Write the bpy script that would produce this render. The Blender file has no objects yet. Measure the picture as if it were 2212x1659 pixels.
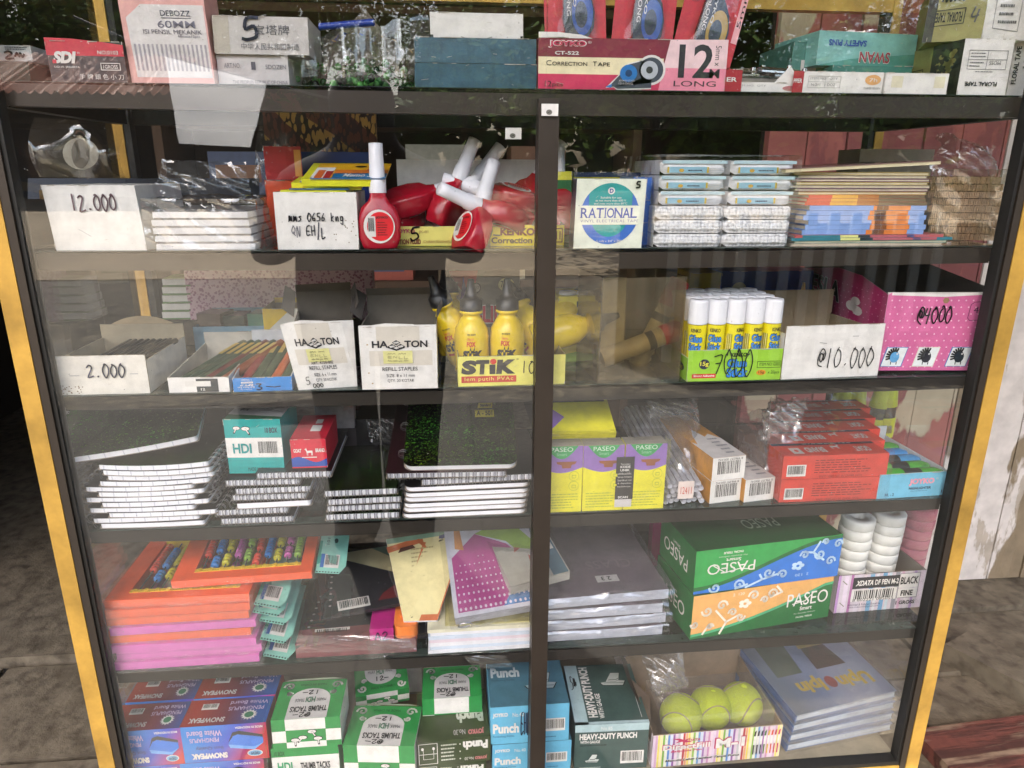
import bpy, math, random
from mathutils import Matrix, Vector
R_ = math.radians
rnd = random.Random(7)
SC = bpy.context.scene
COL = SC.collection
# ---------------------------------------------------------------- camera
CAM_O = Vector((-.1106, -.8043, 1.2358)); YAW, PIT, ROL = .0913, .2951, .0040
LENS = 2744.85 / 4032 * 36
cy, sy, cp, sp, cr, sr = math.cos(YAW), math.sin(YAW), math.cos(PIT), math.sin(PIT), math.cos(ROL), math.sin(ROL)
FW = Vector((sy * cp, cy * cp, -sp)); RT0 = Vector((cy, -sy, 0)); UP0 = RT0.cross(FW)
RT = RT0 * cr + UP0 * sr; UP = UP0 * cr - RT0 * sr
camd = bpy.data.cameras.new('camera'); camd.lens = LENS; camd.sensor_width = 36; camd.clip_start = .02; camd.clip_end = 400
cam = bpy.data.objects.new('camera', camd); COL.objects.link(cam)
cam.matrix_world = Matrix(((RT.x, UP.x, -FW.x, CAM_O.x), (RT.y, UP.y, -FW.y, CAM_O.y), (RT.z, UP.z, -FW.z, CAM_O.z), (0, 0, 0, 1)))
SC.camera = cam
# ---------------------------------------------------------------- light
SUN_EL, SUN_AZ = R_(52), R_(205)          # azimuth: compass direction the sun stands in, from +Y clockwise
w = bpy.data.worlds.new('World'); SC.world = w; w.use_nodes = True
nt = w.node_tree; bg = nt.nodes['Background']; bg.inputs[1].default_value = .14
sky = nt.nodes.new('ShaderNodeTexSky'); sky.sky_type = 'NISHITA'; sky.sun_disc = False
sky.sun_elevation = SUN_EL; sky.sun_rotation = SUN_AZ; sky.dust_density = 4; sky.ozone_density = .6
nt.links.new(sky.outputs[0], bg.inputs[0])
sd = bpy.data.lights.new('sun', 'SUN'); sd.energy = 5; sd.angle = R_(.5); sd.color = (1, .95, .87)
sun = bpy.data.objects.new('sun', sd); COL.objects.link(sun)
sdir = Vector((math.sin(SUN_AZ) * math.cos(SUN_EL), math.cos(SUN_AZ) * math.cos(SUN_EL), math.sin(SUN_EL)))
sun.rotation_euler = sdir.to_track_quat('Z', 'Y').to_euler()
SC.view_settings.view_transform = 'Standard'; SC.view_settings.look = 'None'
SC.view_settings.exposure = 2.36; SC.view_settings.gamma = 1; SC.view_settings.use_curve_mapping = False
SC.render.engine = 'CYCLES'
cc = SC.cycles
cc.use_denoising = True; cc.max_bounces = 9; cc.diffuse_bounces = 4; cc.glossy_bounces = 4; cc.transmission_bounces = 4
cc.transparent_max_bounces = 40; cc.caustics_reflective = False; cc.caustics_refractive = False; cc.sample_clamp_indirect = 6
# ---------------------------------------------------------------- pixel helpers (a 2212-wide copy of the photograph)
FPX = 2744.85 / 4032 * 2212
def ray(x, y): return FW * FPX + RT * (x - 1106) - UP * (y - 829.5)
def ay(x, y, Y):
    d = ray(x, y); return CAM_O + d * ((Y - CAM_O.y) / d.y)
def az(x, y, Z):
    d = ray(x, y); return CAM_O + d * ((Z - CAM_O.z) / d.z)
def mir(x, y, dist):                      # where the pane's reflection at this pixel stands, dist metres in front of the pane
    d = ray(x, y); k = (dist - CAM_O.y) / d.y; p = CAM_O + d * k; return Vector((p.x, -dist, p.z))
# ---------------------------------------------------------------- materials
def lin(h):
    h = h.lstrip('#'); h = ''.join(x * 2 for x in h) if len(h) == 3 else h; c = [int(h[i:i + 2], 16) / 255 for i in (0, 2, 4)]
    return tuple(x / 12.92 if x < .04045 else ((x + .055) / 1.055) ** 2.4 for x in c) + (1,)
MATS = {}
def newmat(name):
    m = bpy.data.materials.new(name); m.use_nodes = True; n = m.node_tree
    return m, n, n.nodes['Principled BSDF'], n.links.new
def mat(hexc, rough=.5, var=.10, scale=45, bump=.05, metal=0, spec=.5, sss=0):
    k = (hexc, rough, var, scale, bump, metal, spec)
    if k in MATS: return MATS[k]
    m, n, b, ln = newmat('paint_' + hexc.strip('#'))
    b.inputs['Roughness'].default_value = rough; b.inputs['Metallic'].default_value = metal
    b.inputs['Specular IOR Level'].default_value = spec
    c = lin(hexc)
    if var:
        tc = n.nodes.new('ShaderNodeTexCoord'); no = n.nodes.new('ShaderNodeTexNoise')
        no.inputs['Scale'].default_value = scale; no.inputs['Detail'].default_value = 5; no.inputs['Roughness'].default_value = .65
        ln(tc.outputs['Object'], no.inputs['Vector'])
        mx = n.nodes.new('ShaderNodeMix'); mx.data_type = 'RGBA'
        mx.inputs[6].default_value = tuple(x * (1 - var * 1.6) for x in c[:3]) + (1,)
        mx.inputs[7].default_value = tuple(min(.9, x * (1 + var * .5)) for x in c[:3]) + (1,)
        mr = n.nodes.new('ShaderNodeMapRange'); mr.inputs[1].default_value = .3; mr.inputs[2].default_value = .62
        ln(no.outputs[0], mr.inputs[0]); ln(mr.outputs[0], mx.inputs[0]); ln(mx.outputs[2], b.inputs['Base Color'])
        mr2 = n.nodes.new('ShaderNodeMapRange'); mr2.inputs[3].default_value = rough * .8; mr2.inputs[4].default_value = min(1, rough * 1.25)
        ln(no.outputs[0], mr2.inputs[0]); ln(mr2.outputs[0], b.inputs['Roughness'])
        if bump:
            bp = n.nodes.new('ShaderNodeBump'); bp.inputs['Strength'].default_value = bump * 4; bp.inputs['Distance'].default_value = .002
            ln(no.outputs[0], bp.inputs['Height']); ln(bp.outputs[0], b.inputs['Normal'])
    else: b.inputs['Base Color'].default_value = c
    MATS[k] = m; return m
def ink(hexc): return mat(hexc, .5, 0)
def schlick(n, ln, f0, normal=None):
    lw = n.nodes.new('ShaderNodeLayerWeight'); lw.inputs[0].default_value = .5     # facing = 1-|cos|
    if normal: ln(normal, lw.inputs['Normal'])
    p = n.nodes.new('ShaderNodeMath'); p.operation = 'POWER'; p.inputs[1].default_value = 5; ln(lw.outputs['Facing'], p.inputs[0])
    s = n.nodes.new('ShaderNodeMath'); s.operation = 'MULTIPLY_ADD'; s.inputs[1].default_value = 1 - f0; s.inputs[2].default_value = f0
    ln(p.outputs[0], s.inputs[0]); return s.outputs[0]
def clear(name, tint, f0=.045, rough=.0, bump=0, bscale=60, dirt=0, dirtc=(.5, .48, .44, 1), gloss=(1, 1, 1, 1)):
    m, n, b, ln = newmat(name); n.nodes.remove(b); out = n.nodes['Material Output']
    tr = n.nodes.new('ShaderNodeBsdfTransparent'); tr.inputs[0].default_value = tint
    gl = n.nodes.new('ShaderNodeBsdfGlossy'); gl.inputs['Roughness'].default_value = rough; gl.inputs[0].default_value = gloss
    nrm = None
    if bump:
        tc = n.nodes.new('ShaderNodeTexCoord'); no = n.nodes.new('ShaderNodeTexNoise'); no.inputs['Scale'].default_value = bscale
        no.noise_type = 'RIDGED_MULTIFRACTAL'; no.inputs['Detail'].default_value = 2.5; no.inputs['Distortion'].default_value = .9
        ln(tc.outputs['Object'], no.inputs[0]); bp = n.nodes.new('ShaderNodeBump'); bp.inputs['Strength'].default_value = bump
        bp.inputs['Distance'].default_value = .01; ln(no.outputs[0], bp.inputs['Height']); ln(bp.outputs[0], gl.inputs['Normal']); nrm = bp.outputs[0]
    mx = n.nodes.new('ShaderNodeMixShader'); ln(schlick(n, ln, f0, nrm), mx.inputs[0]); ln(tr.outputs[0], mx.inputs[1]); ln(gl.outputs[0], mx.inputs[2])
    o = mx.outputs[0]
    if dirt:
        tc = n.nodes.new('ShaderNodeTexCoord'); no = n.nodes.new('ShaderNodeTexNoise'); no.inputs['Scale'].default_value = 3.5
        no.inputs['Detail'].default_value = 7; no.inputs['Roughness'].default_value = .7; ln(tc.outputs['Object'], no.inputs[0])
        vo = n.nodes.new('ShaderNodeTexVoronoi'); vo.inputs['Scale'].default_value = 55; ln(tc.outputs['Object'], vo.inputs[0])
        sp_ = n.nodes.new('ShaderNodeMath'); sp_.operation = 'LESS_THAN'; sp_.inputs[1].default_value = .035; ln(vo.outputs['Distance'], sp_.inputs[0])
        mr = n.nodes.new('ShaderNodeMapRange'); mr.inputs[1].default_value = .42; mr.inputs[2].default_value = .75; mr.inputs[3].default_value = dirt * .3; mr.inputs[4].default_value = dirt * 1.6
        ln(no.outputs[0], mr.inputs[0])
        ad = n.nodes.new('ShaderNodeMath'); ad.operation = 'MULTIPLY_ADD'; ad.inputs[1].default_value = .35; ln(sp_.outputs[0], ad.inputs[0]); ln(mr.outputs[0], ad.inputs[2])
        df = n.nodes.new('ShaderNodeBsdfDiffuse'); df.inputs[0].default_value = dirtc
        m2 = n.nodes.new('ShaderNodeMixShader'); ln(ad.outputs[0], m2.inputs[0]); ln(o, m2.inputs[1]); ln(df.outputs[0], m2.inputs[2]); o = m2.outputs[0]
    ln(o, out.inputs[0]); return m
GLASS = clear('pane_glass', (.985, .99, .988, 1), .038, 0, dirt=.004)
SHELFGLASS = clear('shelf_glass', (.42, .5, .46, 1), .06, .03, dirt=.05, dirtc=(.12, .12, .1, 1))
BAG = clear('bag_film', (.95, .95, .95, 1), .12, .06, .35, 17, dirt=.03, dirtc=(.75, .75, .74, 1))
SHRINK = clear('shrink_film', (.97, .97, .97, 1), .06, .05, .35, 20, dirt=.004, dirtc=(.75, .75, .74, 1))
ACRYL = clear('acrylic', (.80, .74, .60, 1), .06, .05, dirt=.16, dirtc=(.5, .43, .3, 1))
FROST = clear('frosted_film', (.75, .75, .78, 1), .07, .2, .2, 15, dirt=.22, dirtc=(.6, .6, .63, 1))
MILK = clear('milky_film', (.88, .88, .88, 1), .13, .07, .35, 15, dirt=.16, dirtc=(.72, .7, .69, 1))
BLIS = clear('blister_shell', (.97, .97, .97, 1), .035, .04)
def twotone(name, c1, c2, scale, thr, c3=None, thr3=.5, scale3=8, stretch=(1, 1, 1), rough=.8, soft=.02, bump=.4, voro=False):
    m, n, b, ln = newmat(name); b.inputs['Roughness'].default_value = rough
    tc = n.nodes.new('ShaderNodeTexCoord'); mp = n.nodes.new('ShaderNodeMapping'); mp.inputs['Scale'].default_value = stretch
    ln(tc.outputs['Object'], mp.inputs[0])
    no = n.nodes.new('ShaderNodeTexVoronoi' if voro else 'ShaderNodeTexNoise'); no.inputs['Scale'].default_value = scale
    if not voro: no.inputs['Detail'].default_value = 6; no.inputs['Roughness'].default_value = .6
    ln(mp.outputs[0], no.inputs[0])
    mr = n.nodes.new('ShaderNodeMapRange'); mr.inputs[1].default_value = thr - soft; mr.inputs[2].default_value = thr + soft; ln(no.outputs[0], mr.inputs[0])
    n2 = n.nodes.new('ShaderNodeTexNoise'); n2.inputs['Scale'].default_value = scale * 4; n2.inputs['Detail'].default_value = 6; ln(tc.outputs['Object'], n2.inputs[0])
    def shade(c):
        mx = n.nodes.new('ShaderNodeMix'); mx.data_type = 'RGBA'; l = lin(c)
        mx.inputs[6].default_value = tuple(x * .6 for x in l[:3]) + (1,); mx.inputs[7].default_value = tuple(min(.9, x * 1.3) for x in l[:3]) + (1,)
        ln(n2.outputs[0], mx.inputs[0]); return mx.outputs[2]
    mx = n.nodes.new('ShaderNodeMix'); mx.data_type = 'RGBA'; ln(mr.outputs[0], mx.inputs[0]); ln(shade(c1), mx.inputs[6]); ln(shade(c2), mx.inputs[7]); o = mx.outputs[2]
    if c3:
        n3 = n.nodes.new('ShaderNodeTexNoise'); n3.inputs['Scale'].default_value = scale3; n3.inputs['Detail'].default_value = 7; ln(mp.outputs[0], n3.inputs[0])
        m3 = n.nodes.new('ShaderNodeMapRange'); m3.inputs[1].default_value = thr3 - soft; m3.inputs[2].default_value = thr3 + soft; ln(n3.outputs[0], m3.inputs[0])
        x3 = n.nodes.new('ShaderNodeMix'); x3.data_type = 'RGBA'; ln(m3.outputs[0], x3.inputs[0]); ln(o, x3.inputs[6]); ln(shade(c3), x3.inputs[7]); o = x3.outputs[2]
    ln(o, b.inputs['Base Color'])
    if bump:
        bp = n.nodes.new('ShaderNodeBump'); bp.inputs['Strength'].default_value = bump; bp.inputs['Distance'].default_value = .004
        ln(mr.outputs[0], bp.inputs['Height']); bp2 = n.nodes.new('ShaderNodeBump'); bp2.inputs['Strength'].default_value = .3; bp2.inputs['Distance'].default_value = .003
        ln(n2.outputs[0], bp2.inputs['Height']); ln(bp.outputs[0], bp2.inputs['Normal']); ln(bp2.outputs[0], b.inputs['Normal'])
    return m
WHITE, CARD, GREYC, KRAFT = mat('#dedbd6', .6), mat('#cfcac2', .7), mat('#8d877d', .8), mat('#8a6f4e', .8)
PAGE = mat('#e9e9ee', .75); BLACKI, NAVY = ink('#141414'), ink('#1d2440')
CHROME = mat('#c9c9cc', .22, .05, 30, 0, metal=1)
# ---------------------------------------------------------------- objects
def tag(o, label, cat, group=None, kind=None):
    if label: o['label'] = label
    if cat: o['category'] = cat
    if group: o['group'] = group
    if kind: o['kind'] = kind
    return o
def thing(name, label, cat, loc=(0, 0, 0), rz=0, group=None, M=None):
    o = bpy.data.objects.new(name, None); COL.objects.link(o); o.empty_display_size = .02
    if M is not None: o.matrix_world = M
    else: o.location = loc; o.rotation_euler = (0, 0, rz)
    return tag(o, label, cat, group)
def dup(root, M=None, label=None):
    r = root.copy(); COL.objects.link(r)
    if M is not None: r.matrix_world = M
    if label: r['label'] = label
    for ch in list(root.children):
        c = ch.copy(); COL.objects.link(c); c.parent = r
        for g in list(ch.children):
            d = g.copy(); COL.objects.link(d); d.parent = c
    return r
def MX(loc, rz=0, rx=0, ry=0):
    return Matrix.Translation(Vector(loc)) @ Matrix.Rotation(rz, 4, 'Z') @ Matrix.Rotation(ry, 4, 'Y') @ Matrix.Rotation(rx, 4, 'X')
_tc = {}
def text_geo(s, bold=0, shear=0, sp=1):
    k = (s, bold, shear, sp)
    if k in _tc: return _tc[k]
    cu = bpy.data.curves.new('t', 'FONT'); cu.body = s; cu.size = 1; cu.resolution_u = 3; cu.offset = bold; cu.shear = shear; cu.space_character = sp
    o = bpy.data.objects.new('t', cu); COL.objects.link(o)
    dg = bpy.context.evaluated_depsgraph_get(); ev = o.evaluated_get(dg); me = ev.to_mesh()
    v = [(p.co.x, p.co.y) for p in me.vertices]; f = [tuple(p.vertices) for p in me.polygons]
    ev.to_mesh_clear(); bpy.data.objects.remove(o); bpy.data.curves.remove(cu)
    if not v: v = [(0, 0), (1, 1)]
    xs = [a for a, b in v]; ys = [b for a, b in v]; _tc[k] = (v, f, (min(xs), min(ys), max(xs), max(ys))); return _tc[k]
class Fr:                                 # a face: four corners, printed on with 0..1 coordinates as seen from outside
    def __init__(s, a, b, c, d):
        s.a, s.b, s.c, s.d = map(Vector, (a, b, c, d)); s.n = (s.b - s.a).cross(s.d - s.a).normalized()
        s.w = (s.b - s.a).length; s.h = (s.d - s.a).length
    def P(s, u, v, L=0): return (s.a * (1 - u) + s.b * u) * (1 - v) + (s.d * (1 - u) + s.c * u) * v + s.n * (L * .00025)
HAND = {'0': [[(.5, 1), (.1, .7), (.05, .3), (.4, 0), (.85, .3), (.9, .7), (.5, 1), (.3, .95)]], '1': [[(.45, 1), (.4, 0)]], '2': [[(.1, .8), (.5, 1), (.8, .75), (.1, 0), (.95, .05)]],
        '3': [[(.1, .95), (.7, .9), (.35, .55), (.8, .3), (.4, 0), (.1, .1)]], '4': [[(.3, 1), (.1, .45), (.8, .45)], [(.75, .9), (.5, 0)]], '5': [[(.95, 1), (.3, .95), (.2, .55), (.7, .6), (.8, .2), (.3, 0), (.05, .1)]],
        '6': [[(.7, 1), (.2, .5), (.2, .1), (.6, .05), (.7, .35), (.25, .4)]], '7': [[(.05, .9), (.9, .95), (.35, 0)], [(.2, .5), (.75, .5)]], '9': [[(.8, .8), (.4, 1), (.2, .7), (.7, .65), (.8, .8), (.6, 0)]],
        '.': [[(.4, .05), (.5, .05), (.5, .1)]], '-': [[(0, .5), (1, .45)]], '@': [[(.7, .6), (.4, .7), (.3, .4), (.6, .35), (.75, .75), (.75, .4), (1, .5), (1, .8), (.5, 1), (.05, .6), (.15, .1), (.7, 0)]],
        'm': [[(0, 0), (.1, .6), (.2, .1), (.35, .6), (.5, .1), (.7, .6), (.8, 0)]], 's': [[(.8, .6), (.3, .5), (.7, .2), (.1, 0)]], 'k': [[(.2, 1), (.15, 0)], [(.7, .6), (.2, .3), (.7, 0)]],
        'n': [[(.1, .5), (.15, 0), (.4, .5), (.7, .4), (.7, 0)]], 'g': [[(.7, .5), (.2, .5), (.2, .1), (.7, .2), (.7, .5), (.6, -.4), (.1, -.3)]], 'E': [[(.9, 1), (.2, .9), (.1, 0), (.9, .1)], [(.15, .5), (.7, .5)]],
        'H': [[(.1, 1), (.15, 0)], [(.8, 1), (.85, 0)], [(.1, .5), (.85, .5)]], '/': [[(.8, 1.3), (.3, -.4)]], 'L': [[(.2, .8), (.15, -.3), (.9, -.2)]], 'Q': [[(.5, 1), (.1, .6), (.5, .3), (.9, .7), (.5, 1)], [(.4, .5), (.9, .1)]],
        'N': [[(.1, 0), (.2, .9), (.7, .1), (.9, 1)]], ' ': [], 'A': [[(0, 0), (.5, 1), (.9, 0)], [(.2, .4), (.8, .4)]], 'e': [[(.1, .4), (.8, .5), (.5, .8), (.1, .4), (.3, 0), (.9, .1)]], 'o': [[(.5, .7), (.1, .4), (.5, 0), (.9, .4), (.5, .7)]],
        'S': [[(.85, .95), (.3, .9), (.2, .6), (.75, .45), (.7, .1), (.1, .0)]], '~': [[(0, .3), (.2, .8), (.4, .3), (.6, .8), (.8, .3), (1, .6)]]}
class MB:
    def __init__(s): s.v, s.f, s.m, s.s, s.mats, s.X = [], [], [], [], [], None
    def mi(s, m):
        if m not in s.mats: s.mats.append(m)
        return s.mats.index(m)
    def add(s, vs, fs, m, smooth=False):
        b = len(s.v); X = s.X
        s.v += [tuple(X @ Vector(p)) if X else tuple(p) for p in vs]; k = s.mi(m)
        for f in fs: s.f.append([i + b for i in f]); s.m.append(k); s.s.append(smooth)
    def box(s, x0, y0, z0, x1, y1, z1, m, mats=None, tw=0, tx=0, ty=0):
        """tx,ty shift the top face; tw random corner jitter. returns the faces as Fr"""
        tx += rnd.uniform(-tw, tw); ty += rnd.uniform(-tw, tw)
        c = [Vector((x + (tx if z else 0), y + (ty if z else 0), z1 if z else z0)) for z in (0, 1) for y in (y0, y1) for x in (x0, x1)]
        F = {'bottom': (2, 3, 1, 0), 'top': (4, 5, 7, 6), 'front': (0, 1, 5, 4), 'back': (3, 2, 6, 7), 'left': (2, 0, 4, 6), 'right': (1, 3, 7, 5)}
        fr = {}
        for k, ix in F.items():
            s.add([c[i] for i in ix], [(0, 1, 2, 3)], (mats or {}).get(k, m)); fr[k] = Fr(*[c[i] for i in ix])
        return fr
    def slab(s, x0, y0, z0, x1, y1, z1, m, n=10, bend=0, r=0, mtop=None, mside=None):
        """horizontal slab bent along x (z += bend*t^2), corners rounded by r in plan at the front"""
        V, F = [], []
        W_ = abs(x1 - x0); ts = [i / n for i in range(n + 1)]
        if r: ts = sorted(set(ts + [r / W_ * k for k in (.05, .15, .3, .5, .75, 1)] + [1 - r / W_ * k for k in (.05, .15, .3, .5, .75, 1)])); n = len(ts) - 1
        for t in ts:
            x = x0 + (x1 - x0) * t; e = min(t, 1 - t) * (x1 - x0); yf = y0
            if r and e < r: yf = y0 + r - math.sqrt(max(0, r * r - (r - e) ** 2))
            b = bend * (2 * t - 1) ** 2
            V += [(x, yf, z0 + b), (x, yf, z1 + b), (x, y1, z1 + b), (x, y1, z0 + b)]
        for i in range(n):
            a, b = 4 * i, 4 * i + 4
            s.add([V[k] for k in (a, b, b + 1, a + 1)], [(0, 1, 2, 3)], mside or m, False)
            s.add([V[k] for k in (a + 1, b + 1, b + 2, a + 2)], [(0, 1, 2, 3)], mtop or m, False)
            s.add([V[k] for k in (a + 2, b + 2, b + 3, a + 3)], [(0, 1, 2, 3)], mside or m, False)
            s.add([V[k] for k in (a + 3, b + 3, b, a)], [(0, 1, 2, 3)], m, False)
        s.add(V[:4], [(0, 1, 2, 3)], mside or m); s.add(V[-4:], [(0, 1, 2, 3)], mside or m)
    def lathe(s, prof, m, n=20, M=None, sx=1, sy=1, smooth=True):
        V = []; o = s.X; s.X = (o @ M if o else M) if M else o
        for r, z in prof:
            for i in range(n): a = 2 * math.pi * i / n; V.append((r * sx * math.cos(a), r * sy * math.sin(a), z))
        Fs = [(j * n + i, j * n + (i + 1) % n, (j + 1) * n + (i + 1) % n, (j + 1) * n + i) for j in range(len(prof) - 1) for i in range(n)]
        s.add(V, Fs, m, smooth)
        s.add(V[:n], [tuple(range(n))[::-1]], m); s.add(V[-n:], [tuple(range(n))], m); s.X = o
    def cyl(s, p, q, r, m, n=12, r2=None):
        p, q = Vector(p), Vector(q); d = q - p
        M = Matrix.Translation(p) @ d.to_track_quat('Z', 'Y').to_matrix().to_4x4()
        s.lathe([(r, 0), (r if r2 is None else r2, d.length)], m, n, M)
    def tube(s, pts, r, m, n=6, closed=False):
        pts = [Vector(p) for p in pts]; N = len(pts); V = []
        for i, p in enumerate(pts):
            a = pts[(i - 1) % N] if (i or closed) else p; b = pts[(i + 1) % N] if (i < N - 1 or closed) else p
            t = (b - a).normalized() if (b - a).length > 1e-9 else Vector((0, 0, 1))
            u = t.cross(Vector((0, 0, 1))); u = u.normalized() if u.length > 1e-3 else Vector((1, 0, 0)); w_ = t.cross(u)
            for k in range(n): g = 2 * math.pi * k / n; V.append(p + (u * math.cos(g) + w_ * math.sin(g)) * r)
        E = N if closed else N - 1
        s.add(V, [(i * n + k, i * n + (k + 1) % n, ((i + 1) % N) * n + (k + 1) % n, ((i + 1) % N) * n + k) for i in range(E) for k in range(n)], m, True)
    def ball(s, c, r, m, n=20):
        k = n // 2; s.lathe([(max(1e-4, r * math.sin(math.pi * i / k)), -r * math.cos(math.pi * i / k)) for i in range(k + 1)], m, n, Matrix.Translation(Vector(c)))
    def grid(s, nu, nv, fn, m, smooth=True):
        V = [fn(i / nu, j / nv) for j in range(nv + 1) for i in range(nu + 1)]
        s.add(V, [(j * (nu + 1) + i, j * (nu + 1) + i + 1, (j + 1) * (nu + 1) + i + 1, (j + 1) * (nu + 1) + i) for j in range(nv) for i in range(nu)], m, smooth)
    # ---- printing
    def poly(s, fr, pts, m, L=1): s.add([fr.P(u, v, L) for u, v in pts], [tuple(range(len(pts)))], m)
    def rect(s, fr, u0, v0, u1, v1, m, L=1): s.poly(fr, [(u0, v0), (u1, v0), (u1, v1), (u0, v1)], m, L)
    def disc(s, fr, u, v, ru, rv, m, L=2, n=24, a0=0, a1=360):
        s.poly(fr, [(u + ru * math.cos(R_(a0 + (a1 - a0) * i / n)), v + rv * math.sin(R_(a0 + (a1 - a0) * i / n))) for i in range(n + (0 if a1 - a0 == 360 else 1))], m, L)
    def line(s, fr, pts, wd, m, L=3):
        P = [fr.P(u, v, L) for u, v in pts]
        for a, b in zip(P, P[1:]):
            d = b - a
            if d.length < 1e-6: continue
            e = d.normalized(); o = fr.n.cross(e) * wd / 2; x = e * wd * .35
            s.add([a - o - x, b - o + x, b + o + x, a + o - x], [(0, 1, 2, 3)], m)
    def text(s, fr, t, u0, v0, u1, v1, m, rot=0, bold=0, shear=0, L=4, sp=1):
        v, f, (a, b, c, d) = text_geo(t, bold, shear, sp); q = []
        for x, y in v:
            x = (x - a) / max(c - a, 1e-6); y = (y - b) / max(d - b, 1e-6)
            if rot == 180: x, y = 1 - x, 1 - y
            elif rot == 90: x, y = 1 - y, x
            elif rot == -90: x, y = y, 1 - x
            q.append(fr.P(u0 + (u1 - u0) * x, v0 + (v1 - v0) * y, L))
        s.add(q, f, m)
    def hand(s, fr, t, u0, v0, u1, v1, wd, m, L=6, rot=0, jit=.06):
        n = len(t); cw = (u1 - u0) / n
        for i, ch in enumerate(t):
            for st in HAND.get(ch, HAND['~']):
                pp = []
                for x, y in st:
                    X, Y = u0 + cw * (i + .08 + x * .84 + rnd.uniform(-jit, jit) * .5), v0 + (v1 - v0) * (y + rnd.uniform(-jit, jit))
                    if rot == 180: X, Y = u0 + u1 - X, v0 + v1 - Y
                    pp.append((X, Y))
                sm = []
                for k in range(len(pp) - 1):           # Catmull-Rom for a pen's curve
                    p0, p1, p2, p3 = pp[max(0, k - 1)], pp[k], pp[k + 1], pp[min(len(pp) - 1, k + 2)]
                    for q in range(4):
                        h = q / 4; sm.append(tuple(.5 * (2 * p1[e] + (p2[e] - p0[e]) * h + (2 * p0[e] - 5 * p1[e] + 4 * p2[e] - p3[e]) * h * h + (3 * p1[e] - p0[e] - 3 * p2[e] + p3[e]) * h ** 3) for e in (0, 1)))
                s.line(fr, sm + [pp[-1]] if len(pp) > 2 else pp, wd, m, L)
    def barcode(s, fr, u0, v0, u1, v1, L=2, bgm=None):
        s.rect(fr, u0, v0, u1, v1, bgm or WHITE, L); x = u0 + (u1 - u0) * .06; W = (u1 - u0)
        while x < u1 - W * .08:
            b = W * rnd.choice((.012, .02, .03)); s.rect(fr, x, v0 + (v1 - v0) * .2, min(x + b, u1 - W * .05), v1 - (v1 - v0) * .08, BLACKI, L + 1); x += b + W * rnd.choice((.012, .02, .03))
    def fine(s, fr, u0, v0, u1, v1, n, m, L=3, rot=0):   # lines of print too small to read
        h = (v1 - v0) / n
        for i in range(n):
            x = u0; e = u1 - (rnd.random() * .3 * (u1 - u0))
            while x < e:
                b = (u1 - u0) * rnd.uniform(.04, .13); s.rect(fr, x, v0 + i * h + h * .25, min(x + b, e), v0 + i * h + h * .62, m, L); x += b + (u1 - u0) * .02
    def build(s, name, parent=None, M=None):
        me = bpy.data.meshes.new(name); me.from_pydata(s.v, [], s.f)
        for m in s.mats: me.materials.append(m)
        me.polygons.foreach_set('material_index', s.m); me.polygons.foreach_set('use_smooth', s.s); me.update()
        o = bpy.data.objects.new(name, me); COL.objects.link(o)
        if parent is not None: o.parent = parent
        if M is not None:
            if parent is None: o.matrix_world = M
            else: o.matrix_local = M
        return o
S1, S2, S3, S4, S5, S6 = 1.324, 1.150, .982, .805, .594, .364      # shelf tops
def place(xl, xr, z, yl, yr=None):
    """matrix of a box whose front lower edge shows from pixel column xl to xr, standing at height z, yl/yr metres behind the front; and its width"""
    yr = yl if yr is None else yr; yl, yr = max(.0185, yl - .022), max(.0185, yr - .022)     # goods stand right behind the panes
    def P(px, Y):                           # point on height z, depth Y, at pixel column px
        lo, hi = -400., 2200.
        for _ in range(50):
            m_ = (lo + hi) / 2
            if ay(px, m_, Y).z > z: lo = m_
            else: hi = m_
        return ay(px, lo, Y)
    a, b = P(xl, yl), P(xr, yr); d = b - a
    return MX((a.x, a.y, z), math.atan2(d.y, d.x)), d.length
def topz(px, row, Y): return ay(px, row, Y).z
# ================================================================ setting
FZ = -.12
def struct(name, mb, M=None): o = mb.build(name, None, M); o['kind'] = 'structure'; return o
CONC = twotone('old_concrete', '#7a7060', '#62594a', 16, .5, '#463e32', .6, 26, soft=.14, bump=.5)
def tiled(name):
    m, n, b, ln = newmat(name); tc = n.nodes.new('ShaderNodeTexCoord'); br = n.nodes.new('ShaderNodeTexBrick'); br.offset = 0
    br.inputs['Color1'].default_value = lin('#4f4b45'); br.inputs['Color2'].default_value = lin('#45413b'); br.inputs['Mortar'].default_value = lin('#2e2b27')
    br.inputs['Scale'].default_value = 1; br.inputs['Mortar Size'].default_value = .006; br.inputs['Brick Width'].default_value = .4; br.inputs['Row Height'].default_value = .4
    ln(tc.outputs['Object'], br.inputs[0]); no = n.nodes.new('ShaderNodeTexNoise'); no.inputs['Scale'].default_value = 3; no.inputs['Detail'].default_value = 8
    ln(tc.outputs['Object'], no.inputs[0]); mx = n.nodes.new('ShaderNodeMix'); mx.data_type = 'RGBA'; mx.blend_type = 'MULTIPLY'; mx.inputs[0].default_value = .8
    cr_ = n.nodes.new('ShaderNodeValToRGB'); cr_.color_ramp.elements[0].position = .35; cr_.color_ramp.elements[0].color = (.45, .44, .42, 1); cr_.color_ramp.elements[1].position = .7
    ln(no.outputs[0], cr_.inputs[0]); ln(br.outputs[0], mx.inputs[6]); ln(cr_.outputs[0], mx.inputs[7]); ln(mx.outputs[2], b.inputs['Base Color']); b.inputs['Roughness'].default_value = .75
    return m
def quadz(name, x0, y0, x1, y1, z0, z1, m):
    b = MB(); b.grid(6, 6, lambda u, v: (x0 + (x1 - x0) * u, y0 + (y1 - y0) * v, z0 + (z1 - z0) * v), m); return struct(name, b)
quadz('terrace_floor', -6, -3.3, 9, 4.6, FZ, FZ, tiled('terrace_tiles'))
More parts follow.
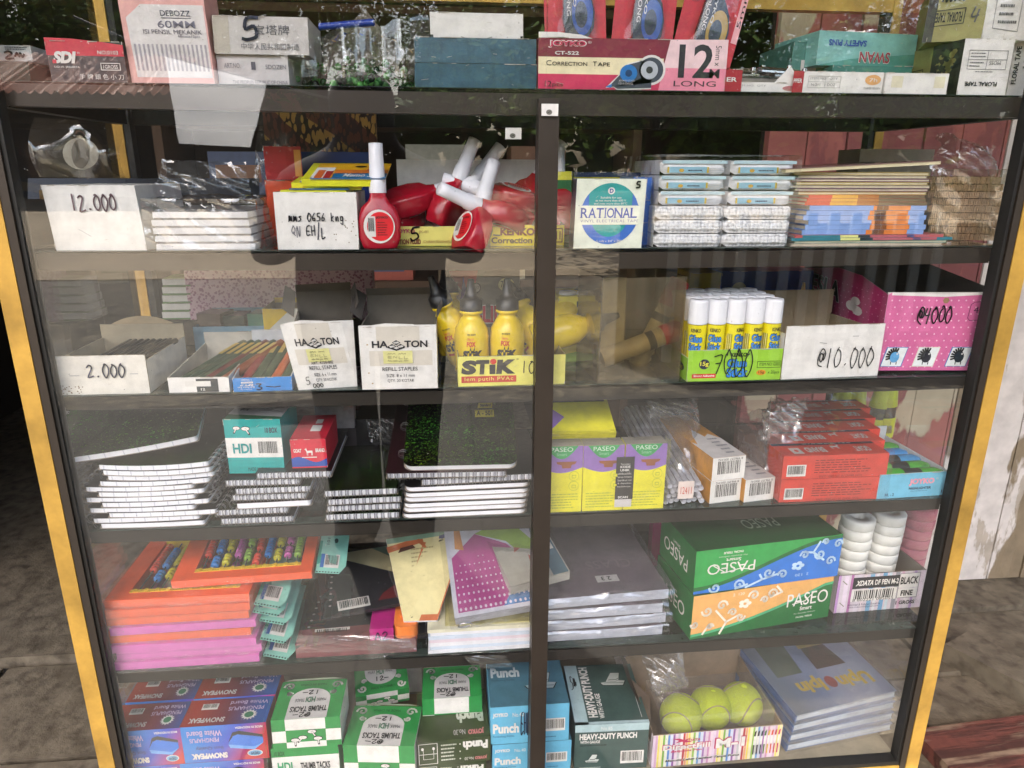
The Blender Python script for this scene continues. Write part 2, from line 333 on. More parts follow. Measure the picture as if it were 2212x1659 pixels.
b = MB(); b.box(-6, .98, FZ - .1, .32, 4.5, FZ + .035, CONC); b.box(.32, .98, FZ - .1, 6, 1.14, FZ + .03, CONC); struct('concrete_floor', b)
b = MB(); rr = random.Random(12)
for x0, x1 in ((.62, 2.6), (-2.6, -.62)):
    y = -.62
    while y < .9:
        x = x0; d = rr.uniform(.34, .5)
        while x < x1: wd = rr.uniform(.4, .7); b.box(x + .006, y + .006, FZ + .001, min(x + wd, x1) - .006, min(y + d, .97) - .006, FZ + .012 + rr.uniform(0, .008), CONC, ty=rr.uniform(-.01, .01), tx=rr.uniform(-.01, .01)); x += wd
        y += d
struct('concrete_paving', b)
GRAV = twotone('gravel_soil', '#5d5648', '#2a251f', 9, .5, '#8a806a', .62, 14, soft=.1)
quadz('gravel_ground', -60, -9.5, 60, -3.3, -.25, -.16, GRAV)
ROAD = twotone('sunlit_concrete_road', '#a08f74', '#8d7c62', .5, .5, '#6f634e', .68, 1.2, stretch=(.3, 1, 1), soft=.15, bump=.1)
quadz('road', -80, -24, 80, -9.5, .62, -.24, ROAD)
quadz('ground', -160, -160, 160, -24, 2, .6, twotone('dry_earth', '#8a7c62', '#5c5a3a', .6, .5, soft=.2))
# grass along the far side of the road
b = MB(); gm = [mat('#5b7a2a', .6, 0), mat('#7c9440', .6, 0), mat('#3f5a1e', .6, 0)]
for i in range(5200):
    x, y = rnd.uniform(-22, 22), rnd.uniform(-26, -23.2); h = rnd.uniform(.25, .95); a = rnd.uniform(0, 6.3); dx, dy = math.cos(a) * .04, math.sin(a) * .04; z = .62
    b.add([(x - dx, y - dy, z), (x + dx, y + dy, z), (x + rnd.uniform(-.2, .2), y + rnd.uniform(-.2, .2), z + h)], [(0, 1, 2)], rnd.choice(gm))
tag(b.build('grass'), 'tall green grass growing along the far edge of the road', None, kind='stuff')
# --- plank wall behind the cabinet
RED = twotone('peeling_red_paint', '#9c5a55', '#84494a', 3, .5, '#b3a890', .605, 6, stretch=(1, 1, .5), soft=.012)
WHP = twotone('peeling_white_paint', '#d8d1cb', '#b5aa9c', 5, .56, '#8a7b64', .545, 4, stretch=(1.6, 1, .5), soft=.012)
WY = 1.12
XR0, XR1 = ay(1660, 300, WY).x, ay(2178, 300, WY).x
def planks(name, label, x0, x1, m, seed):
    b = MB(); rr = random.Random(seed); x = x0
    while x < x1:
        wd = min(rr.uniform(.105, .125), x1 - x); o = rr.uniform(-.004, .004)
        b.box(x + .002, WY + o, FZ + .035, x + wd - .002, WY + .03, 2.9, m); x += wd
    b.box(x0, WY + .031, FZ, x1, WY + .05, 2.9, mat('#2a211b', .9))
    return tag(b.build(name), label, 'wall')
planks('plank_wall', 'red painted plank wall with peeling patches behind the cabinet', XR0, XR1, RED, 3)
planks('plank_wall', 'white painted plank wall with peeling paint right of the cabinet', XR1 + .003, 5, WHP, 5)
b = MB(); b.box(-9, WY, FZ, -1.9, WY + .06, 2.9, WHP); tag(b.build('plaster_wall'), 'pale plaster wall left of the dark shop doorway', 'wall')
DARKW = mat('#3d332a', .9)
b = MB(); b.box(-2.6, 4.4, FZ, 3, 4.5, 2.9, DARKW); b.box(-2.7, WY + .07, FZ, -2.6, 4.5, 2.9, DARKW); b.box(3, WY + .07, FZ, 3.1, 4.5, 2.9, DARKW)
tag(b.build('interior_wall'), 'dark brown interior walls of the shop behind the cabinet', 'wall')
b = MB(); b.box(-6, -1.7, 2.9, 7, 4.6, 3.0, mat('#8a7c68', .9)); b.box(-6, -1.75, 2.82, 7, -1.7, 3.02, mat('#6b5a45', .8))
for x in (-3.2, 3.6): b.box(x, -1.65, FZ, x + .1, -1.55, 2.9, mat('#6a4a2a', .7))

tag(b.build('awning_roof'), 'brown flat awning roof on two timber posts over the shop front', 'roof')
# --- dim shop interior
SHWD = mat('#4b3624', .7)
t = thing('wooden_shelf', 'dark wooden wall shelf with packets deep inside the shop', 'shelf', (-.3, 1.75, FZ))
b = MB()
for z in (.95, 1.25, 1.5, 1.85): b.box(-.75, 0, z, .85, .3, z + .025, SHWD)
b.build('board', t)
for x in (-.78, .85): b = MB(); b.box(x, 0, 0, x + .03, .3, 2.1, SHWD); b.build('upright', t)
cols = ['#3a4a6b', '#5b6b4a', '#8a8a80', '#77543f', '#2e3f2a', '#994a3a', '#b8ad90', '#28324f']
for i, (x, z) in enumerate([(-.62, 1.275), (-.3, 1.275), (.05, 1.275), (.42, 1.275), (-.55, .975), (-.1, .975), (.3, .975), (.1, 1.525), (.55, 1.525)]):
    b = MB(); wd = rnd.uniform(.16, .28); f = b.box(0, 0, 0, wd, .2, rnd.uniform(.1, .18), mat(cols[i % 8], .5)); b.rect(f['front'], .1, .3, .8, .7, mat(cols[(i + 3) % 8], .5))
    tag(b.build('packet', None, MX((-.3 + x, 1.78, FZ + z))), 'dim printed packet on the wooden shelf deep inside the shop', 'packet', 'packets on the shelf inside the shop')
# --- across the road, seen in the panes
LEAF = [mat(c, .85, 0, spec=.15) for c in ('#3f5a22', '#56732c', '#2c4319', '#6f8a3c')]
def tree(x, y, z, h, r, label, n=2600):
    t = thing('leafy_tree', label, 'tree', (x, y, z), group='trees across the road'); b = MB(); bk = mat('#4a3b2c', .9)
    b.tube([(0, 0, 0), (.1, .05, h * .3), (-.05, .1, h * .6)], .16, bk, 8)
    for i in range(7):
        a = i * .9; b.tube([(0, .05, h * (.3 + .04 * i)), (math.cos(a) * r * .4, math.sin(a) * r * .4, h * (.5 + .05 * i)), (math.cos(a) * r * .8, math.sin(a) * r * .8, h * (.6 + .05 * i))], .05, bk, 5)
    b.build('trunk', t); b = MB(); cl = [(rnd.gauss(0, r * .5), rnd.gauss(0, r * .5), h * rnd.uniform(.38, 1.0), rnd.uniform(.3, .55) * r) for _ in range(26)]
    for i in range(n):
        cx, cy_, cz, q = rnd.choice(cl); p = Vector((rnd.gauss(cx, q * .5), rnd.gauss(cy_, q * .5), rnd.gauss(cz, q * .4))); s = rnd.uniform(.08, .17)
        u = Vector((rnd.gauss(0, 1), rnd.gauss(0, 1), rnd.gauss(0, .6))).normalized(); v = u.cross(Vector((rnd.gauss(0, 1), rnd.gauss(0, 1), rnd.gauss(0, 1)))).normalized()
        b.add([p - u * s, p + v * s * .45, p + u * s, p - v * s * .45], [(0, 1, 2, 3)], rnd.choice(LEAF))
    b.build('crown', t)
for (px, row, d, h, r, l) in [(1400, 330, 13, 5.5, 2.6, 'dense leafy tree standing nearest the shop across the gravel'), (700, 330, 22, 8, 3.2, 'tall leafy tree behind the sunlit road'), (1150, 330, 26, 9, 3.8, 'broad leafy tree beyond the grass verge'), (1900, 330, 24, 8, 3.6, 'rounded leafy tree at the far right of the road'), (80, 330, 30, 8, 3.8, 'leafy tree behind the tiled house'), (420, 330, 27, 9, 3.5, 'leafy tree beside the tiled house'), (1000, 330, 36, 11, 5, 'tall dark tree at the back of the verge'), (1650, 330, 34, 11, 5, 'wide dark tree at the back of the verge'), (550, 330, 38, 11, 5, 'tall tree far behind the road'), (2250, 330, 30, 10, 5, 'big tree at the right end of the verge')]:
    p = mir(px, row, d); tree(p.x, p.y, -.2 if d < 20 else .6, h, r, l, 16000 if d < 20 else 9000)
tl_m = [mat(c, .9, .3, 3, 0) for c in ('#2f4a1c', '#3d5a24', '#243a16')]
b = MB(); rr = random.Random(44)
for i in range(5200):
    x = rr.uniform(-60, 60); hmax = 7.5 + 3 * math.sin(x * .21) + 2 * math.sin(x * .63 + 1); z_ = rr.random() ** .8 * hmax; p = Vector((x, -46 + rr.uniform(-2, 2), .8 + z_)); s = rr.uniform(.5, 1.1)
    u = Vector((rr.gauss(0, 1), rr.gauss(0, .5), rr.gauss(0, 1))).normalized(); v = u.cross(Vector((rr.gauss(0, .4), 1, rr.gauss(0, .4)))).normalized(); b.add([p - u * s, p + v * s * .7, p + u * s, p - v * s * .7], [(0, 1, 2, 3)], rr.choice(tl_m))
tag(b.build('added_treeline'), 'dark green far wood added to hide the low sky across the road', None, kind='stuff')  # foliage wall added to keep bright sky flecks out of the pane reflections
p = mir(160, 90, 21); t = thing('tiled_house', 'low house with red corrugated tile roof across the road', 'house', (p.x, p.y, .5))
b = MB(); b.box(-4.5, -4, 0, 4.5, 0, 2.9, mat('#4d453c', .9)); b.build('wall', t); b = MB(); tl = mat('#a8694f', .7)
b.grid(120, 2, lambda u, v: (-5 + 10 * u, 1 - 3 * v, 2.7 + 1.35 * v + .06 * math.sin(u * 240)), tl, False)
b.grid(120, 2, lambda u, v: (-5 + 10 * u, -5 + 3 * v, 2.7 + 1.35 * v + .06 * math.sin(u * 240)), tl, False); b.build('roof', t)
# hung white sack
p = mir(475, 130, 4.4); t = thing('hanging_cloth', 'white printed sack cloth hung up in the sun outside the shop', 'cloth', (p.x, p.y, p.z))
q = [mir(*a, dd) - p for a, dd in (((385, 310), 4.0), ((540, 318), 4.0), ((575, 180), 5.0), ((355, 122), 5.0))]; F = Fr(*q); b = MB(); cl = mat('#ece9e4', .8, .06, 6, 0)
b.grid(24, 30, lambda u, v: F.P(u, v) + Vector((0, .012 * math.sin(u * 9 + v * 3) * (1 - v) + .008 * math.sin(v * 14), 0)), cl); b.build('fabric', t)
b = MB(); b.tube([F.P(-.8, 1.2), F.P(0, 1.01), F.P(1, 1.01), F.P(2, 1.05)], .01, mat('#7a7a74', .6)); b.build('rope', t)
# slatted gate right of the shop front, outside
p0 = mir(1440, 640, 4.2); p1 = mir(2050, 640, 4.2); t = thing('slatted_gate', 'pale slatted timber gate standing in front of the shop', 'gate', (p0.x, -4.2, -.2))
b = MB(); n = 13; W = (p1 - p0).length
for i in range(n): b.box(W * i / n, -.015, .05, W * i / n + W / n * .42, .015, 1.16, mat('#c4c6ba', .7))
b.build('slat', t); b = MB(); b.box(0, .016, .2, W, .04, .26, mat('#55594f', .7)); b.box(0, .016, .95, W, .04, 1.0, mat('#55594f', .7)); b.build('rail', t); b = MB(); b.box(-.35, -.07, .0, W + .6, -.045, 1.08, mat('#2a2c25', .8)); b.build('panel', t)  # dark panel added behind the slats to darken the right-hand reflection
# the photographer
def person():
    me = bpy.data.meshes.new('person'); P = []; E = []; Rr = []
    def J(p, r, par=None): P.append(p); Rr.append(r); (E.append((par, len(P) - 1)) if par is not None else None); return len(P) - 1
    pel = J((0, 0, .88), .15); ch = J((0, -.02, 1.12), .17, pel); sh = J((0, -.02, 1.28), .15, ch); nk = J((0, 0, 1.38), .055, sh); hd = J((0, .03, 1.47), .085, nk); J((0, .03, 1.60), .075, hd)
    for s in (-1, 1):
        a = J((s * .19, 0, 1.27), .06, sh); e = J((s * .24, .03, 1.03), .045, a); wr = J((s * .09, .17, 1.17), .032, e); J((s * .05, .19, 1.25), .035, wr)
        h = J((s * .1, 0, .8), .095, pel); k = J((s * .075, .03, .45), .082, h); an = J((s * .07, -.02, .08), .07, k); J((s * .08, .14, .04), .05, an)
    me.from_pydata(P, E, []); me.update(); o = bpy.data.objects.new('person', me); COL.objects.link(o)
    sk = o.modifiers.new('skin', 'SKIN'); sk.use_smooth_shade = True; lay = me.skin_vertices[0].data if me.skin_vertices else None
    if lay is None: return o
    for i, r in enumerate(Rr): lay[i].radius = (r, r)
    lay[0].use_root = True; sb = o.modifiers.new('sub', 'SUBSURF'); sb.levels = sb.render_levels = 2
    me.materials.append(mat('#1b1c22', .8)); return o
bpy.context.view_layer.update()
po = person(); po.location = (-.37, -1.6, FZ); po.scale = (1.42, 1, 1.04); tag(po, 'person in dark clothes holding up a phone in front of the cabinet', 'person')
# ================================================================ the cabinet
GOLD, BRN, BLK = mat('#c9982f', .32, .1, 20, .02, metal=.55), mat('#332b24', .38, .12, 14, .03, metal=.3), mat('#15130f', .6)
GOLDM = mat('#c39a45', .3, .3, 9, .03, metal=.35)
cab = thing('display_cabinet', 'tall glass display cabinet with gold edges, black shelves and stationery inside', 'cabinet', (0, .175, FZ))
cab.location = (0, 0, 0)
CD = .36
def part(name, fn, **k):
    b = MB(); fn(b); return b.build(name, cab)
for sx in (-1, 1):
    def post(b): x = sx * .6; b.box(min(x, x - sx * .0205), 0, FZ, max(x, x - sx * .0205), .02, 1.75, GOLDM); b.box(min(x - sx * .0208, x - sx * .030), .001, FZ, max(x - sx * .0208, x - sx * .030), .02, 1.75, BRN); b.box(min(x - sx * .0303, x - sx * .0345), .004, FZ, max(x - sx * .0303, x - sx * .0345), .02, 1.75, BLK)
    part('corner_post', post)
    def bpost(b): x = sx * .6; b.box(min(x, x - sx * .014), CD - .02, FZ, max(x, x - sx * .014), CD, 1.75, GOLDM); b.box(min(x - sx * .0143, x - sx * .024), CD - .018, FZ, max(x - sx * .0143, x - sx * .024), CD, 1.75, BLK)
    part('rear_post', bpost)
    part('side_glass', lambda b: b.box(min(sx * .594, sx * .598), .021, .36, max(sx * .594, sx * .598), CD - .021, 1.74, GLASS))
part('rear_rail', lambda b: b.box(-.585, CD - .02, 1.475, .585, CD - .001, 1.495, GOLDM))
part('mullion', lambda b: (b.box(-.009, -.004, .36, .013, .0195, 1.312, BRN), b.box(-.0085, .0197, .36, .0125, .03, 1.30, BLK)))
RH = .0195
for z, k in ((S1, 1), (S2, 1), (S3, .85), (S4, .85), (S5, .85)):
    def rail(b):
        n = 12; rh = .0225 if z == S1 else RH * k
        for i in range(n):
            x0, x1 = -.565 + 1.13 * i / n, -.565 + 1.13 * (i + 1) / n; f = lambda x: -.0035 * (1 - (x / .565) ** 2)
            yy0, yy1 = .02, .034
            za, zb = z - .0015 + f(x0), z - .0015 + f(x1)
            V = [(x0, yy0, za - rh), (x1, yy0, zb - rh), (x1, yy0, zb), (x0, yy0, za), (x0, yy1, za - rh), (x1, yy1, zb - rh), (x1, yy1, zb), (x0, yy1, za)]
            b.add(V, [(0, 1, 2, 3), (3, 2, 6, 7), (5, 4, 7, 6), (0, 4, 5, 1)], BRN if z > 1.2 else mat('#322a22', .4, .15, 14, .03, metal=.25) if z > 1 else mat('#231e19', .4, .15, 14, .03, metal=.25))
        b.box(-.565, CD - .034, z - .0015 - rh, .565, CD - .021, z - .0015, BLK)
        for sx in (-1, 1): b.box(sx * .58 - .008, .035, z - rh - .0015, sx * .58 + .008, CD - .035, z - .002, BLK)
    part('shelf_rail', rail)
    part('shelf_glass', lambda b: (b.box(-.566, .0185, z - .0008, .566, .0344, z - .0001, mat('#2c3a34', .25, .2, 60)), b.box(-.588, .0345, z - .0055, .588, CD - .035, z - .0005, SHELFGLASS)))
part('base_board', lambda b: (b.box(-.57, .022, S6 - .03, .57, CD - .022, S6 - .001, mat('#8c8371', .8, .2, 12)), b.box(-.578, .0, .2, .578, .0195, .337, BLK)))
part('gold_trim', lambda b: (b.box(-.5695, .001, .338, .5695, .0215, .3555, GOLDM), b.box(-.5695, .003, .3557, .5695, .0215, S6 - .0012, BLK)))
part('glass_door', lambda b: b.box(-.568, .006, .36, .0, .010, 1.74, GLASS))
part('glass_door', lambda b: b.box(.0, .012, .36, .568, .016, 1.74, GLASS))
for (x, y, z) in ((.002, -.006, 1.30), (-.034, .03, 1.2775)):
    def clip(b): f = b.box(x - .009, y - .003, z - .006, x + .009, y, z + .006, WHITE, tx=0); b.disc(f['front'], .45, .3, .18, .22, mat('#77746c', .4, metal=.6)); b.line(f['front'], [(.38, .26), (.52, .34)], .0006, BLACKI)
    part('plastic_clip', clip)
# ================================================================ goods: builders
class Bx:
    """a carton whose front face shows from column xl to xr with its upper edge at row, standing on z, y metres behind the front"""
    def __init__(s, name, label, cat, xl, xr, z, row, y, D, m, yr=None, group=None, mats=None, tw=.0005, tx=0, ty=0, h=None, box=True):
        s.a = (name, label, cat, group); s.b = MB(); s.M, s.w = place(xl, xr, z, y, yr)
        ym = max(.0185, (y + (y if yr is None else yr)) / 2 - .022)
        s.h = h or topz((xl + xr) / 2, row, ym) - z; s.D = D; s.z = z
        if box: s.f = s.b.box(0, 0, 0, s.w, D, s.h, m, mats, tw, tx, ty)
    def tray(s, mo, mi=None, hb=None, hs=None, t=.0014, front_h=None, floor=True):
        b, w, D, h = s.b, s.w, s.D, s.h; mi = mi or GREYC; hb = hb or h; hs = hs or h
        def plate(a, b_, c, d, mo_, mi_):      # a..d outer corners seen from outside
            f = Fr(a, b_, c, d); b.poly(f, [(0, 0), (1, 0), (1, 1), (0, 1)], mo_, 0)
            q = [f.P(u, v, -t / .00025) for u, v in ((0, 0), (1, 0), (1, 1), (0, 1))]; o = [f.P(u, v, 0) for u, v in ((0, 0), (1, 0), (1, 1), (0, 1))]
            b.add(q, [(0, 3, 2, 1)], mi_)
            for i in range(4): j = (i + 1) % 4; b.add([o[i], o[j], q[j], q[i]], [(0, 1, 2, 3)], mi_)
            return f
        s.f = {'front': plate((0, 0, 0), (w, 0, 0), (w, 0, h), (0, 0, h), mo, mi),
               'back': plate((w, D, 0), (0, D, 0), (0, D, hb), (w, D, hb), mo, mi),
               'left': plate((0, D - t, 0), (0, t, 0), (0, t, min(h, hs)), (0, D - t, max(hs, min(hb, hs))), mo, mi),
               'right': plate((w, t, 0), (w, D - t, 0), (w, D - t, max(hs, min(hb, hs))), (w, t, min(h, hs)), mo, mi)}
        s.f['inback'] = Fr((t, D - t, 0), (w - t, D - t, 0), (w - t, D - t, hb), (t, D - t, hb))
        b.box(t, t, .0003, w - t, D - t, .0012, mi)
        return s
    def done(s, parent=None):
        if s.a[2] in ('box', 'display box') and 'front' in s.f:           # worn carton edges
            F = s.f['front']; wm = mat('#b9b2a6', .8)
            for k in range(rnd.randint(4, 7)): u = rnd.random(); s.b.line(F, [(u, .998), (min(1, u + rnd.uniform(.02, .12)), .998)], rnd.uniform(.0004, .0009), wm, 5)
            for k in range(rnd.randint(2, 4)): u = rnd.choice((.003, .997)); v = rnd.choice((rnd.random(), .94, .02)); s.b.line(F, [(u, v), (u, min(1, v + rnd.uniform(.03, .1)))], rnd.uniform(.0004, .0009), wm, 5)
            for k in range(rnd.randint(2, 5)): u, v = rnd.random(), rnd.random(); s.b.line(F, [(u, v), (min(1, u + rnd.uniform(-.03, .06)), max(0, min(1, v + rnd.uniform(-.05, .05))))], .0003, wm, 5)
        return tag(s.b.build(s.a[0], None, s.M), s.a[1], s.a[2], s.a[3])
def crumple(name, label, pts, zlo, bump, m=None, seed=1, cat='plastic bag', nu=26, nv=20, amp=.006, group=None):
    """a sheet of film hung over four world corners (a,b,c,d), bulging by bump and creased"""
    F = Fr(*pts); rr = random.Random(seed); ph = [(rr.uniform(4, 16), rr.uniform(4, 16), rr.uniform(0, 6)) for _ in range(7)]
    def fn(u, v):
        k = sum(abs(math.sin(a * u + b_ * v + c)) for a, b_, c in ph) / 7 - .6
        e = min(u, 1 - u, v, 1 - v); wob = rr.uniform(-1, 1) * amp * .1
        return F.P(u, v) + F.n * (bump * 16 * u * (1 - u) * v * (1 - v) + k * amp * 3 + wob) + (F.b - F.a) * (rr.uniform(-1, 1) * .004) + (F.d - F.a) * (rr.uniform(-1, 1) * .03 if e < .01 else 0)
    b = MB(); b.grid(nu, nv, fn, m or BAG)
    return tag(b.build(name), label, cat, group)
def baghull(name, label, M, w, D, h, m=None, seed=1, amp=.003, n=14, neck=None, cat='plastic bag', group=None):
    """film wrapped round a block w x D x h, creased; neck=(x,y,z,size) adds a gathered tail"""
    b = MB(); rr = random.Random(seed); ph = [(rr.uniform(30, 120), rr.uniform(30, 120), rr.uniform(30, 120), rr.uniform(0, 6)) for _ in range(6)]
    def dsp(p, nn):
        k = sum(abs(math.sin(a * p.x + c * p.y + d * p.z + e)) for a, c, d, e in ph) / 6 - .6
        return p + nn * (k * amp * 2 + rr.uniform(-1, 1) * amp * .06)
    g = amp * .8 + .001
    c = lambda x, y, z: Vector((x * w + (2 * x - 1) * g, y * D + (2 * y - 1) * g, max(.0005, z * h + (2 * z - 1) * g)))
    for o, u, v in (((0, 0, 0), (1, 0, 0), (0, 0, 1)), ((0, 0, 1), (1, 0, 0), (0, 1, 0)), ((0, 1, 0), (0, -1, 0), (0, 0, 1)), ((1, 0, 0), (0, 1, 0), (0, 0, 1))):
        o, u, v = Vector(o), Vector(u), Vector(v); nn = u.cross(v)
        b.grid(n, n, lambda s, t: dsp(c(*(o + u * s + v * t)), nn * (1 if 0 < s < 1 and 0 < t < 1 else .15)), m or BAG)
    if neck:
        x, y, z, s_ = neck
        b.grid(18, 8, lambda u, v: Vector((x + s_ * (u - .5) * (1 + v * .8), y + s_ * .25 * math.sin(u * 11) * (1 - v * .3), z + s_ * v * (.8 + .25 * math.sin(u * 7 + 1)) + rr.uniform(-1, 1) * .002)), m or BAG)
    return tag(b.build(name, None, M), label, cat, group)
def tack(b, f, u, v, s, ang=0):               # printed drawing pin
    A = f.w / f.h
    b.disc(f, u, v, s, s * .55 * A, BLACKI, 3, 16); b.disc(f, u, v, s * .86, s * .43 * A, WHITE, 4, 16)
    d = (math.sin(ang), -math.cos(ang)); b.line(f, [(u, v), (u + d[0] * s * 1.5, v + d[1] * s * 1.5 * A)], s * f.w * .42, BLACKI, 4); b.line(f, [(u, v), (u + d[0] * s * 1.2, v + d[1] * s * 1.2 * A)], s * f.w * .22, WHITE, 5)
def swirl(b, f, u, v, s, m, flip=1, L=3, up=1, wd=None):
    A = f.w / f.h; b.line(f, [(u + flip * s * (1 - t / 16) * math.cos(t * .55), v + up * A * s * (1 - t / 16) * math.sin(t * .55)) for t in range(14)], wd or s * f.w * .28, m, L)
# ================================================================ top shelf
z = S1
PINK = mat('#dfa7a0', .5); RED1 = mat('#c92a3e', .4); BLK1 = mat('#26262a', .4); TEAL1 = mat('#2c5364', .35, .25); GREYL = mat('#c9c4c2', .6)
o = Bx('small_box', 'dark green slip box at the far left end of the top shelf', 'box', -20, 68, z, 133, .07, .1, mat('#31493c', .4)); o.done(); h0 = o.h
o = Bx('small_box', 'small white scribbled box lying on the dark green slip box', 'box', -20, 72, z + h0 + .0005, 98, .07, .1, WHITE); o.b.hand(o.f['front'], '2~', .35, .15, .85, .6, .002, BLACKI); o.b.fine(o.f['front'], .4, .7, .95, .95, 2, NAVY); o.done()
o = Bx('razor_box', 'black and red carton with white lettering SDI beside the pink box', 'box', 113, 277, z, 86, .055, .07, BLK1, ty=.01, box=False)
b = o.b; w, h = o.w, o.h; f = o.f = b.box(0, 0, 0, w, .07, h * .96, BLK1, {'top': mat('#3a3a3a', .8)})
F = f['front']; b.poly(F, [(-.01, .66), (1.0, .66), (1.0, .93), (.7, 1.0), (.35, 1.06), (-.01, 1.08)], RED1, 1)
b.text(F, 'SDI', .07, .47, .38, .76, WHITE, bold=.06, shear=.25); b.rect(F, .06, .47, .11, .56, RED1, 5); b.text(F, '®', .39, .7, .43, .75, WHITE); b.text(F, 'NO.0103', .66, .7, .93, .79, WHITE, bold=.01)
b.text(F, 'U.D.W. JAKARTA', .07, .35, .40, .41, WHITE, bold=.01); b.text(F, '1GROSS', .71, .36, .9, .45, WHITE, bold=.01)
for q in ([(.68, .33), (.93, .33), (.93, .49), (.68, .49), (.68, .33)],): b.line(F, q, .0008, WHITE)
b.text(F, '手 牌 銀 色 小 刀', .38, .1, .96, .23, WHITE); o.done()
o = Bx('pencil_lead_box', 'upright pink carton with white panel and grey stripes', 'box', 286, 466, z, -60, .06, .05, PINK, tx=-.004)
b, F = o.b, o.f['front']; b.poly(F, [(.08, .07), (.98, .07), (.98, .72), (.25, .72), (.06, .6)], mat('#d8d2cf', .5), 1)
for i in range(17): b.rect(F, .10 + i * .052, .13, .125 + i * .052, .37, mat('#a19aa0', .5), 2)
b.text(F, 'DEBOZZ', .47, .62, .82, .67, NAVY); b.rect(F, .47, .6, .82, .606, NAVY, 3); b.text(F, '60MM', .42, .515, .86, .58, mat('#6d6a78', .5), bold=.005); b.text(F, 'ISI PENSIL MEKANIK', .24, .46, .93, .5, ink('#5a5662')); b.text(F, '60mmx12pcs', .64, .425, .9, .455, ink('#5a5662'))
b.text(F, 'HI-POLYMER', .05, .755, .42, .79, ink('#5a4648')); o.done()
o = Bx('brush_box', 'pale grey carton with Chinese printing, lower of two', 'box', 474, 626, z, 120, .07, .08, GREYL)
b, F = o.b, o.f['front']; b.text(F, 'ART.NO.', .1, .6, .33, .75, ink('#6a6a72')); b.text(F, '1', .48, .55, .54, .8, ink('#4a4a55'), bold=.03); b.text(F, '5DOZEN', .68, .58, .97, .72, ink('#6a6a72')); b.text(F, 'THE PEOPLES REPUBLIC OF CHINA', .2, .1, .98, .22, ink('#77757c')); o.done(); h0 = o.h
o = Bx('brush_box', 'pale grey carton marked with a big black 5, upper of two', 'box', 466, 668, z + h0 + .0005, 36, .065, .08, mat('#c3beba', .55), tw=.0015)
b, F = o.b, o.f['front']; b.hand(F, '5', .28, .35, .5, .96, .0034, NAVY); b.text(F, '宝塔牌', .42, .52, .8, .78, ink('#5f5f66')); b.text(F, '中华人民共和国制造', .28, .12, .9, .3, ink('#6d6d74')); b.rect(F, -.01, .02, .16, 1, mat('#b5ada0', .5), 1); o.done()
# bag of green things, paper cone and pen behind
p = ay(765, 195, .09); t = thing('plastic_bag', 'clear crumpled bag full of shiny green beads', 'plastic bag', (p.x, p.y, z))
b = MB(); gb = [mat(c, .15, 0) for c in ('#2f7a35', '#1f5a28', '#55a04a', '#16301c')]
for i in range(330):
    x, y = rnd.gauss(.012, .032), rnd.gauss(.02, .018); b.ball((max(-.085, min(.085, x)), y, .006 + abs(rnd.gauss(0, .013)) * (1 - abs(x) * 6)), rnd.uniform(.0032, .005), rnd.choice(gb), 8)
b.build('beads', t)
b = MB(); rr = random.Random(3)
b.grid(34, 18, lambda u, v: Vector(((u - .5) * (.225 - .06 * v), -.035 + .12 * v + rr.uniform(-.003, .003), .002 + .062 * math.sin(v * 1.9) * (.55 + .45 * math.sin(u * 3.1)) + .010 * abs(math.sin(u * 13 + v * 7)) + rr.uniform(-.002, .002))), BAG)
b.grid(20, 10, lambda u, v: Vector((-.11 + .2 * u, -.02 + .01 * math.sin(u * 20), .015 + .03 * v + .035 * u * v + rr.uniform(-.002, .002))), BAG); b.build('film', t)
b = MB(); P = [ay(*a, .2) for a in ((690, 190), (860, 190), (860, 70), (790, 0), (700, 60))]; F = Fr(P[0], P[1], P[2], P[4])
b.poly(F, [(0, 0), (1, 0), (.98, .7), (.55, 1.35), (.05, .75)], mat('#6b6155', .8), 0); b.poly(F, [(0, .0), (1, 0), (.98, .7), (.55, 1.35), (.05, .75)], mat('#5b5348', .8), -8)
tag(b.build('paper_bag'), 'brown pointed paper bag standing behind the bag of green beads', 'paper bag')
b = MB(); b.cyl(ay(690, 58, .17), ay(808, 48, .16), .0042, mat('#2743a0', .3)); tag(b.build('pen'), 'blue pen lying across the brown pointed paper bag', 'pen')
for i, (r, zz, l) in enumerate(((138, z, 'lower'), (82, None, 'upper'))):
    o = Bx('carton', 'dark teal blue long carton, %s of the pair beside the red display box' % l, 'box', 896, 1158, z if zz else z + h0 + .0006, r, .055, .11, TEAL1, tw=.001); o.b.rect(o.f['left'], 0, 0, 1, 1, GREYL, 1); o.done(); h0 = o.h if zz else h0 + o.h
o = Bx('carton', 'white carton with tucked flap lying on the dark teal cartons', 'box', 930, 1130, z + h0 + .001, 28, .06, .09, WHITE)
b, F = o.b, o.f['front']; b.line(F, [(.33, .05), (.37, .0), (.6, 0), (.66, .06)], .0009, ink('#8a8880')); b.rect(F, 0, 0, .03, .12, BLK1, 2); b.rect(F, .97, 0, 1, .12, BLK1, 2); o.done()
